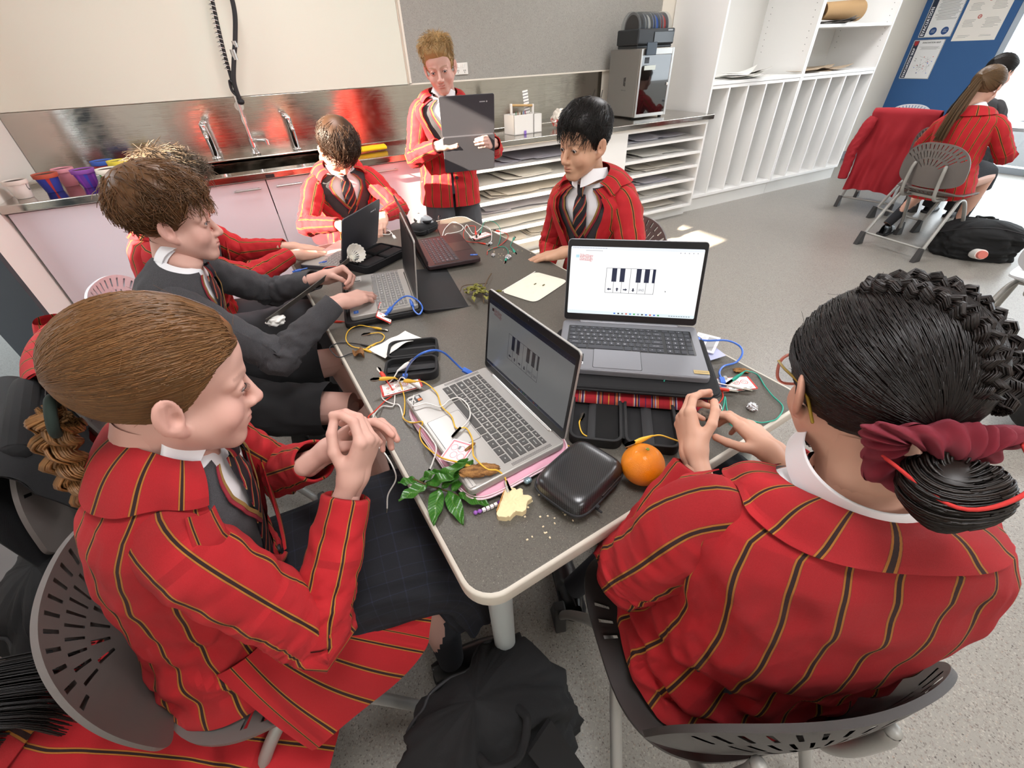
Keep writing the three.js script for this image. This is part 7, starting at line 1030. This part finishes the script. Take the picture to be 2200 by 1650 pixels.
{ // grey jumper
  const o = {
    label: 'person in charcoal jumper and black shorts reaching to a laptop, holding a strap', base: [-.43, -1.48], skin: SKIN.pink, brow: 0x4a3020, cell: .0032, seed: 11, outfit: 'jumper', lookDown: 12,
    head: { pos: [-.274, 1.063, -1.488], yaw: 90, pitch: 8, roll: 0, scale: 1.0 }, pelvis: [-.41, .53, -1.47], neck: [-.298, .962, -1.468], yaw: 84, bulge: .06, size: .95, collar: { h: .024, r: .058 },
    armR: { E: [-.145, .712, -1.235], W: [.05, .803, -1.312], hand: 'type', dir: [.10, -.018, -.05], back: [-.05, 1, .25] },
    armL: { E: [-.13, .73, -1.70], W: [.022, .80, -1.545], hand: 'grip', dir: [.2, .02, .02], back: [-.1, .6, -.8] },
    legs: [{ hip: [-.40, .50, -1.40], knee: [.0, .49, -1.19], ankle: [.02, .09, -1.13] }, { hip: [-.40, .50, -1.56], knee: [.02, .49, -1.50], ankle: [.08, .09, -1.46] }],
    hair: mopHair({ seed: 21, n: 2400, color: 0x6a4a2e, crown: V(.1, .85, -.55), thick: (d) => .016 + .016 * sstep(-.2, .9, d.y) - .012 * sstep(.15, -.5, d.y), len: (d) => lerp(.04, .08, sstep(-.1, .8, d.y)), lift: () => .06, mess: .5, r: .0017, flare: .022, vary: .35, seg: 7 }),
  };
  const p = person(o);
  for (const l of o.legs) p.put('shorts', [loft([V(...l.hip).add(V(-.06, .03, 0)), V(...l.hip).add(V(.04, .02, 0)), mid(l.hip, l.knee, .45), mid(l.hip, l.knee, .84)], (v) => [lerp(.098, .088, v), lerp(.092, .082, v)], V(0, 0, 1), 36, 24, { disp: (v, a) => .006 * noise3(Math.cos(a) * 2, v * 6, Math.sin(a) * 2) })], M.shorts);
  legSet(p, o.legs.map((l) => ({ ...l, sock: .7 })), V(1, 0, .1));
}
{ // blazer, behind the grey jumper
  const o = {
    label: 'person in red striped blazer seated behind the one in the charcoal jumper', base: [-.45, -1.98], skin: SKIN.fair, brow: 0x6a4a30, cell: .0044, seed: 13,
    head: { pos: [-.305, 1.045, -1.97], yaw: 72, pitch: 22, roll: 0 }, pelvis: [-.45, .53, -1.98], neck: [-.36, .935, -1.97], yaw: 62, bulge: .05, lod: .7,
    armR: { E: [-.20, .745, -1.83], W: [-.03, .774, -1.93], r2: .034, hand: 'flat', dir: [.2, -.05, -.06], back: [0, 1, 0], cell: .004 }, armL: { E: [-.22, .76, -2.15], W: [-.04, .774, -2.05], r2: .034, hand: 'flat', dir: [.2, -.05, .02], back: [0, 1, 0], cell: .004 },
    legs: [{ hip: [-.42, .50, -1.90], knee: [-.02, .49, -1.88], ankle: [.0, .09, -1.86] }, { hip: [-.42, .50, -2.06], knee: [-.02, .49, -2.03], ankle: [.0, .09, -2.04] }],
    hair: mopHair({ seed: 22, n: 1500, color: 0x5f5040, crown: V(0, .75, -.65), thick: (d) => .012 + .010 * sstep(-.2, .8, d.y), len: (d) => lerp(.03, .05, sstep(-.2, .6, d.y)), lift: () => .35, mess: .9, r: .0018, flare: .024 }),
  };
  const p = person(o); for (const l of o.legs) p.put('trousers', [trouserLeg(l, .095, .085, .06)], M.trousers); legSet(p, o.legs.map((l) => ({ ...l, sock: .8 })), V(1, 0, .1));
}
{ // far end, head bowed
  const o = {
    label: 'person in red striped blazer at the far table end, head bowed over a laptop', base: [.33, -2.62], skin: SKIN.fair, brow: 0x2c1c12, cell: .0044, seed: 17, lookDown: 30,
    head: { pos: [.333, 1.05, -2.475], yaw: 8, pitch: 56, roll: -4 }, pelvis: [.33, .53, -2.64], size: .93, neck: [.325, .955, -2.565], yaw: 8, bulge: .06, lod: .7, tb: .32, collar: { h: .03, r: .06 },
    armR: { E: [.085, .745, -2.42], W: [.215, .775, -2.23], r2: .034, hand: 'type', dir: [.10, -.03, .2], back: [0, 1, -.1], cell: .004 }, armL: { E: [.56, .75, -2.43], W: [.43, .775, -2.24], r2: .034, hand: 'type', dir: [-.08, -.02, .2], back: [0, 1, -.1], cell: .004 },
    legs: [{ hip: [.25, .50, -2.6], knee: [.25, .49, -2.22], ankle: [.24, .09, -2.22] }, { hip: [.41, .50, -2.6], knee: [.43, .49, -2.22], ankle: [.44, .09, -2.22] }],
    hair: mopHair({ seed: 23, n: 1500, color: 0x3a2618, crown: V(.1, .8, -.6), thick: (d) => .012 + .014 * sstep(-.2, .8, d.y), len: (d) => lerp(.03, .11, sstep(-.1, .6, d.y + d.z * .4)), lift: () => .05, mess: .4, r: .0018, flare: .012 }),
  };
  const p = person(o); for (const l of o.legs) p.put('trousers', [trouserLeg(l, .095, .085, .06)], M.trousers); legSet(p, o.legs.map((l) => ({ ...l, sock: .8 })), V(0, 0, 1));
}
{ // standing with laptop
  const o = {
    label: 'person in red striped blazer standing by the bench holding an open laptop', base: [1.0, -2.78], skin: SKIN.pink, brow: 0x8a6238, cell: .0036, seed: 19, lookDown: 26,
    head: { pos: [.99, 1.343, -2.703], yaw: -26, pitch: 14, roll: 7 }, pelvis: [1.0, .80, -2.79], neck: [1.005, 1.215, -2.742], yaw: -12, bulge: .02, lod: .8, tb: .22, hem: -.38, openW: .8, collar: { h: .034, r: .059 },
    armR: { E: [.775, .94, -2.70], W: [.87, 1.0, -2.545], hand: 'hold', dir: [.16, .03, .06], back: [-.15, .35, .9], x: .135 }, armL: { E: [1.245, .935, -2.63], W: [1.20, .985, -2.52], hand: 'hold', dir: [-.10, .03, .1], back: [.35, .3, .9], x: .135 },
    legs: [{ hip: [.92, .78, -2.79], knee: [.90, .46, -2.76], ankle: [.90, .09, -2.78] }, { hip: [1.08, .78, -2.79], knee: [1.10, .46, -2.77], ankle: [1.11, .09, -2.80] }],
    hair: mopHair({ seed: 24, n: 1500, color: 0xa58557, crown: V(0, .55, -.83), thick: (d) => .006 + .024 * sstep(.2, .75, d.y), len: (d) => lerp(.014, .06, sstep(.1, .6, d.y)), lift: (d) => .25 * sstep(.3, .8, d.y), mess: .45, r: .0017, flare: .012 }),
  };
  const p = person(o); p.put('trousers', [...o.legs.map((l) => trouserLeg(l, .10, .085, .075)), shell(p.B, -.2, .25, .004, null, { nu: 40, nv: 16, fold: .002, waist: 0, metre: true })], M.trousers); legSet(p, o.legs.map((l) => ({ ...l, sock: .8 })), V(-.1, 0, 1));
  const lp = laptop({ w: .292, d: .195, label: 'dark laptop held open by the standing person', pos: [1.025, 1.005, -2.52], rot: Math.PI - .22, lid: 176, lidH: .19, body: M.darkLap, lidMat: M.darkLap, keysEach: false, lidLogo: true });
  lp.rotation.x = Math.PI / 2 - .30; lp.position.set(1.035, .95, -2.50);
}
{ // right side
  const o = {
    label: 'person in red striped blazer seated at the right side, one hand flat on table', base: [1.2, -1.45], skin: SKIN.olive, brow: 0x1c1410, cell: .0034, seed: 23, lookDown: 16, eye: M.eyeDark,
    head: { pos: [1.045, 1.12, -1.436], yaw: -82, pitch: 10, roll: 0 }, pelvis: [1.20, .53, -1.47], neck: [1.088, .998, -1.435], yaw: -78, yawTop: -72, bulge: .04, lod: .9, tb: .25, openW: .62, collar: { h: .03, r: .06 },
    armL: { E: [1.12, .75, -1.175], W: [.95, .772, -1.345], r2: .034, hand: 'flat', dir: [-.16, -.055, -.13], back: [0, 1, .05], x: .136 }, armR: { E: [1.07, .68, -1.68], W: [.96, .60, -1.56], r2: .034, hand: 'flat', dir: [-.18, -.05, .04], back: [0, 1, 0], x: .136 },
    legs: [{ hip: [1.18, .50, -1.37], knee: [.82, .49, -1.35], ankle: [.82, .09, -1.36] }, { hip: [1.18, .50, -1.53], knee: [.82, .49, -1.53], ankle: [.82, .09, -1.54] }],
    hair: mopHair({ seed: 25, n: 1900, color: 0x17120f, crown: V(0, .75, -.65), thick: (d) => .007 + .016 * sstep(.0, .75, d.y), len: (d, p) => lerp(.02, .085, sstep(.0, .55, d.y + d.z * .3)), lift: () => .04, mess: .25, r: .0019, flare: .006 }),
  };
  const p = person(o); for (const l of o.legs) p.put('trousers', [trouserLeg(l, .095, .085, .06)], M.trousers); legSet(p, o.legs.map((l) => ({ ...l, sock: .8 })), V(-1, 0, 0));
}
// chairs of the people
chair('grey moulded chair under the person at the left table edge', -.265, -.63, 88 * DEG); chair('dark moulded chair under the person seen from behind',   .49, -.17, 162 * DEG, M.shellBlack);
chair('grey moulded chair under the person in the charcoal jumper', -.45, -1.48, 88 * DEG); chair('pale grey chair of the person behind the charcoal jumper', -.47, -1.98, 80 * DEG, M.shellPale); chair('pale grey chair at the far table end', .33, -2.66, 6 * DEG, M.shellPale); chair('grey moulded chair of the person at the right side', 1.22, -1.47, -75 * DEG);
// ---------------------------------------------------------------- more chairs, bags and hung clothes
// cloth laid over a chair back (chair axes: sits facing +z); drop lengths in metres at the front and behind
function drape(w, front, rear, o = {}) {
  const top = o.top ?? .855, zf = -.19, zr = -.285, arc = .14, tot = front + arc + rear, s0 = o.seed ?? 1;
  return thick((u, v) => { const x0 = (u - .5), s = v * tot, n = noise3(x0 * 4 + s0, v * 3, 2), f = Math.sin(x0 * 22 + s0 + v * 2) * .012; let y, z, x = x0 * w; if (s < front) { y = top - .05 - (front - s); z = zf + f * (1 - s / front) + 1.15 * x * x; x *= 1 - .12 * (1 - s / front); } else if (s < front + arc) { const a = (s - front) / arc * Math.PI; y = top - .05 + .055 * Math.sin(a); z = lerp(zf, zr, (1 - Math.cos(a)) / 2) + 1.0 * x * x; } else { const q = s - front - arc; y = top - .05 - q; z = zr - .02 * q / rear + (f + .02 * n) * Math.min(1, q * 5) + (1 - Math.min(1, q * 2)) * x * x; x *= 1 - .16 * Math.min(1, q * 2.2) * (o.pinch ?? 1) + .05 * n; } y -= .03 * Math.pow(Math.abs(x0) * 2, 2) * (s > front + arc ? 1 : .5); return V(x, Math.max(.02 + .01 * n, y), z); }, 60, 70, .004, (u, v) => o.metre ? [u * w, v * tot] : [u * w / PERIOD, v * tot * 20]);
}
const SL = (o) => sleeve(V(...o.S), V(...o.E), V(...o.W), { r0: .05, r1: .042, r2: .04, metre: o.metre, nu: 36, nv: 50, hint: V(1, 0, 0) });
{
  const c = thing('blazer', 'red striped blazer hung over the charcoal-jumper person\'s chair', 'blazer', V(-.45, 0, -1.48), 88 * DEG); part(c, 'body', drape(.42, .12, .5, { seed: 3, top: .835 }), M.blazer); part(c, 'sleeve', SL({ S: [.2, .8, -.30], E: [.22, .6, -.33], W: [.19, .38, -.32] }), M.blazer);
}
chair('dark grey empty chair with slotted back at the left edge', -.91, -1.13, -78 * DEG, M.shell);
{
  const j = thing('jacket', 'black jacket with small white tag over the empty chair top', 'jacket', V(-.91, 0, -1.13), -78 * DEG), cl = std(0x0f1012, .85, { side: THREE.DoubleSide, bumpMap: T.weave, bumpScale: .0004 });
  part(j, 'body', drape(.44, .30, .10, { seed: 8, metre: true, top: .80 }).translate(0, 0, .004), cl); part(j, 'collar', [tube([[-.15, .775, -.235], [-.06, .80, -.25], [.06, .80, -.25], [.15, .775, -.235]], .026, 24, 12)], cl);
  const tg = part(j, 'brand_tag', new THREE.PlaneGeometry(.05, .02), std(0xffffff, .6, { map: canvasTex(256, 102, (g) => { g.fillStyle = '#141517'; g.fillRect(0, 0, 256, 102); g.fillStyle = '#e8e8e8'; g.font = 'bold 46px sans-serif'; g.fillText('Columbia', 34, 68); g.fillRect(8, 40, 18, 24); }) })); tg.position.set(-.05, .79, -.283); tg.rotation.set(-.35, Math.PI, .1);
}
// white trainer and the person on the floor in the corner
{
  const s = shoeGeo(V(-.95, .07, -1.0), V(.75, 0, .5)), t = thing('trainer', 'white trainer on the floor under the black jacket', 'shoe', V(0, 0, 0)); part(t, 'upper', s.up, std(0xe6e2da, .7)); part(t, 'sole', s.sole, std(0xd9d2e0, .6));
}
{
  const o = {
    label: 'person in red striped blazer crouching low at the bottom left corner', base: [-.52, -.53], skin: SKIN.fair, cell: .0048, seed: 29, head: { pos: [-.87, .50, -.68], yaw: -125, pitch: 40, roll: 0 }, pelvis: [-.43, .22, -.50], neck: [-.72, .43, -.66], yaw: -125, bulge: .05, size: .95, hem: -.3, flare: .5, lod: .9, crest: false,
    armR: { E: [-.62, .25, -.82], W: [-.82, .12, -.86], hand: 'flat', dir: [-.2, -.03, 0], back: [0, 1, 0], cell: .004 }, armL: { E: [-.46, .24, -.36], W: [-.62, .06, -.30], hand: 'flat', dir: [-.2, -.03, .05], back: [0, 1, 0], cell: .004 },
    hair: sleekHair({ seed: 41, n: 800, color: 0x17110e, pony: V(0, .1, -1), part: 0, thick: .012, r: .0022, vary: .4, fly: 0 }),
  };
  const p = person(o), r = mulberry(77), l = [], W0 = p.hp(0, .03, -.11); for (let i = 0; i < 700; i++) { const a = r() * 6.28, q = Math.sqrt(r()) * .045, pts = []; for (let k = 0; k <= 9; k++) { const s = k / 9; pts.push(W0.clone().lerp(V(-.65, .49, -.63), s).add(V(Math.cos(a) * q * (1 + s * .6) + .01 * Math.sin(s * 9 + a), Math.sin(a) * q * .8 + .055 * Math.sin(s * 3.1), Math.sin(a * 2) * q * (1 + s)))); } l.push({ pts, r0: .0016, r1: .0008, color: hue(0x17110e, r, .4) }); }
  p.put('ponytail', [strandGeo(l)], hairMat, p.g.children.find((c) => c.name === 'hair')); p.put('trousers', [loft([V(-.36, .16, -.43), V(-.42, .13, -.50), V(-.62, .11, -.62), V(-.86, .10, -.72)], (v) => [.1, .08], V(0, 0, 1), 24, 20)], M.shorts);
}
// backpacks
function backpack(name, label, x, z, rot, w, h, d, lean) {
  const b = thing(name, label, 'backpack', V(x, 0, z), rot), cl = M.nylon, P = (u, v, k = 1) => { const a = u * 2 * Math.PI, e = .62, c = Math.cos(a), s = Math.sin(a), t = v, rd = t > .6 ? Math.pow(Math.max(0, 1 - Math.pow((t - .6) / .4, 2.2)), .55) : 1, hw = w / 2 * k * (t < .12 ? lerp(.9, 1, t / .12) : 1) * Math.max(.015, rd), hd = d / 2 * k * Math.max(.015, rd) * (t < .08 ? lerp(.88, 1, t / .08) : 1), n = .02 * noise3(c * 1.5 + x, t * 3, s * 1.5) + .008 * noise3(c * 4, t * 9 + x, s * 4); const nn = n * Math.min(1, rd * 1.4); return V(Math.sign(c) * Math.pow(Math.abs(c), e) * (hw + nn), t * h, Math.sign(s) * Math.pow(Math.abs(s), e) * (hd + nn) - lean * t * t); };
  part(b, 'sack', [sheet((u, v) => P(u, v), 72, 50), sheet((u, v) => V(P(u, 0).x * v, .003, P(u, 0).z * v), 40, 3), sheet((u, v) => { const q = P(u, 1), c = P(0, 1).add(P(.5, 1)).multiplyScalar(.5); return q.lerp(c, v); }, 40, 3)], cl);
  for (const s of [-1, 1]) part(b, 'strap', thick((u, v) => V(s * w * lerp(.13, .2, v) + (u - .5) * .065, h * lerp(.9, .08, v), d / 2 * lerp(.62, 1.0, Math.min(1, v * 2.4)) + .03 + .035 * Math.sin(v * Math.PI) - lean * lerp(.81, 0, v)), 6, 30, .009), M.blackSoft);
  part(b, 'grab_loop', tube([[-.05, h * .93, d * .2 - lean * .8], [-.045, h * .97, d * .34 - lean * .8], [0, h * .93, d * .42 - lean * .8], [.045, h * .97, d * .34 - lean * .8], [.05, h * .93, d * .2 - lean * .8]], .008, 30, 8), M.blackSoft);
  const zip = []; for (let i = 0; i <= 20; i++) zip.push(P(.5 + .5 * i / 20 * .999, .58 + .3 * Math.sin(i / 20 * Math.PI), 1.01)); part(b, 'zip', tube(zip, .004, 60, 6), M.rubber); part(b, 'buckle', [box(.05, .02, .012, w * .45, h * .3, d * .3, .003), box(.05, .02, .012, -w * .45, h * .3, d * .3, .003)], M.black).userData.kind = 'stuff';
  return b;
}
{ const b = backpack('backpack', 'large black backpack slumped on the floor behind the left chair', -.75, -.97, 1.9, .38, .52, .28, .0); part(b, 'zip_pull', tube([[.05, .2, .17], [.062, .186, .178], [.05, .172, .176], [.038, .186, .178]], .003, 20, 6, true), M.clipMetal); part(b, 'zip_pull', tube([[-.04, .26, .17], [-.028, .246, .178], [-.04, .232, .176], [-.052, .246, .178]], .003, 20, 6, true), M.clipMetal); }
backpack('backpack', 'black backpack on the floor between the two near chairs', .045, -.235, .35, .36, .43, .24, .05);
const bp2 = backpack('backpack', 'black backpack lying under the far right chair', 4.66, -1.22, 2.2, .5, .27, .3, .0);
{ const t = thing('water_bottle', 'white bottle with pink cap in the far backpack pocket', 'bottle', V(4.47, .05, -1.12), .5); part(t, 'body', cyl(.035, .035, .16, 0, 0, 0, 20).rotateZ(1.3).translate(0, .03, 0), M.paper); part(t, 'cap', cyl(.026, .03, .04, 0, 0, 0, 16).rotateZ(1.3).translate(-.095, .055, 0), std(0xd8776a, .5)); }
// ---------------------------------------------------------------- far right group
chair('grey slotted chair under the person at the far right', 4.46, -1.56, 84 * DEG, M.shell); chair('chair with a red blazer over it near the blue wall', 5.42, -2.36, 100 * DEG, M.shell); chair('pale slotted chair beyond the red blazer near the windows', 6.3, -2.75, -60 * DEG, M.shellPale); chair('pale chair frame at the right edge behind the near person', 3.12, -.40, 95 * DEG, M.shellPale);
{ const c = thing('blazer', 'red blazer draped over the chair near the blue wall', 'blazer', V(5.42, 0, -2.36), 100 * DEG); part(c, 'body', drape(.5, .2, .62, { seed: 12, top: .87, metre: true }), M.blazerPlain); part(c, 'sleeve', SL({ S: [.2, .8, -.30], E: [.25, .55, -.36], W: [.24, .28, -.36] }), M.blazerPlain); }
solo('dark_bag', 'black bag on the floor at the right edge', 'bag', [ball(.16, 0, .14, 0, 1.2, .85, .9, 28, 18), tube([[-.1, .24, 0], [-.06, .33, .02], [.06, .33, .02], [.1, .24, 0]], .012, 24, 8)], M.nylon, V(2.62, 0, -.13));
{
  const t = thing('far_table', 'pale table by the windows with papers on it', 'table', V(6.25, 0, -1.5), .1); part(t, 'tabletop', slab(1.0, 1.5, .026, .05, .002, .70), std(0xb9bcc0, .35)); for (const [x, z] of [[-.42, .66], [.42, .66], [-.42, -.66], [.42, -.66]]) part(t, 'leg', cyl(.022, .02, .70, x, .35, z, 18), M.tableLeg);
  solo('paper_heap', 'white papers spread on the far table by the windows', 'papers', [[-.15, .1, .2], [.1, -.2, -.4], [-.1, .4, .7], [.2, .3, .1]].map(([x, z, a], i) => turn(box(.3, .003, .21, 0, .003 + i * .004, 0), 0, a).translate(x, 0, z)), M.paper, V(6.2, .727, -1.5));
}
{
  const o = {
    label: 'person in red blazer seated with back turned at the far right', base: [4.5, -1.57], skin: SKIN.fair, cell: .0048, seed: 33, head: { pos: [4.60, 1.075, -1.64], yaw: 82, pitch: 16 }, pelvis: [4.50, .53, -1.56], neck: [4.53, .935, -1.60], yaw: 80, bulge: .05, lod: .6, crest: false,
    armR: { E: [4.62, .68, -1.33], W: [4.80, .74, -1.45], hand: 'flat', dir: [.2, 0, -.05], back: [0, 1, 0], cell: .004 }, armL: { E: [4.66, .70, -1.86], W: [4.84, .75, -1.72], hand: 'flat', dir: [.2, 0, .05], back: [0, 1, 0], cell: .004 },
    legs: [{ hip: [4.5, .50, -1.48], knee: [4.93, .49, -1.46], ankle: [4.9, .09, -1.46] }, { hip: [4.5, .50, -1.64], knee: [4.9, .49, -1.72], ankle: [4.62, .09, -1.82] }],
    hair: sleekHair({ seed: 51, n: 800, color: 0x6a5136, pony: V(0, .1, -1), part: 0, thick: .009, r: .0026, fly: 0 }),
  };
  const tail = (p, a, b, col, seed) => { const r = mulberry(seed), l = []; for (let i = 0; i < 260; i++) { const t = r() * 6.28, q = Math.sqrt(r()) * .022, pts = []; for (let k = 0; k <= 8; k++) { const s = k / 8; pts.push(a.clone().lerp(b, s).add(V(Math.cos(t) * q * (1 + s) - .03 * Math.sin(s * 3.1), Math.sin(t) * q + .01 * Math.sin(s * 3), Math.sin(t * 2 + 1) * q * (1 + s)))); } l.push({ pts, r0: .0022, r1: .001, color: hue(col, r, .3) }); } p.put('ponytail', [strandGeo(l)], hairMat, p.g.children.find((c) => c.name === 'hair')); };
  const p = person(o); tail(p, p.hp(0, .02, -.11), V(4.37, .78, -1.66), 0x6a5136, 5); p.put('skirt', [loft([V(4.46, .53, -1.56), V(4.6, .535, -1.57), V(4.8, .535, -1.59), V(4.95, .5, -1.6), V(4.97, .4, -1.6)], (v) => [lerp(.15, .19, v), .08], V(0, 0, 1), 40, 20, { pow: .75 })], M.skirt); legSet(p, o.legs, V(1, 0, -.1));
  const o2 = {
    label: 'person in dark clothes with a long ponytail seated beyond the far right person', base: [5.38, -2.0], skin: SKIN.fair, cell: .0048, seed: 37, head: { pos: [5.32, 1.12, -1.86], yaw: 70, pitch: 10 }, pelvis: [5.22, .53, -1.84], neck: [5.26, .97, -1.86], yaw: 70, bulge: .05, lod: .6, outfit: 'jumper',
    armR: { E: [5.38, .72, -1.68], W: [5.55, .75, -1.75], hand: 'flat', dir: [.2, 0, -.05], back: [0, 1, 0], cell: .004 }, armL: { E: [5.40, .72, -2.04], W: [5.56, .75, -1.94], hand: 'flat', dir: [.2, 0, .05], back: [0, 1, 0], cell: .004 },
    legs: [{ hip: [5.25, .50, -1.78], knee: [5.6, .49, -1.76], ankle: [5.6, .09, -1.76] }, { hip: [5.25, .50, -1.92], knee: [5.6, .49, -1.94], ankle: [5.6, .09, -1.94] }], base: [5.22, -1.84],
    hair: sleekHair({ seed: 61, n: 700, color: 0x1c1613, pony: V(0, .35, -1), part: 0, thick: .009, r: .0026, fly: 0 }),
  };
  const p2 = person(o2); tail(p2, p2.hp(0, .05, -.11), V(5.06, .72, -1.95), 0x1c1613, 6); for (const l of o2.legs) p2.put('trousers', [trouserLeg(l, .095, .085, .06)], M.shorts); legSet(p2, o2.legs.map((l) => ({ ...l, sock: .8 })), V(1, 0, 0));
  chair('grey chair beneath the person with the long dark ponytail', 5.2, -1.86, 75 * DEG, M.shell);
}
renderer.render(scene, camera);
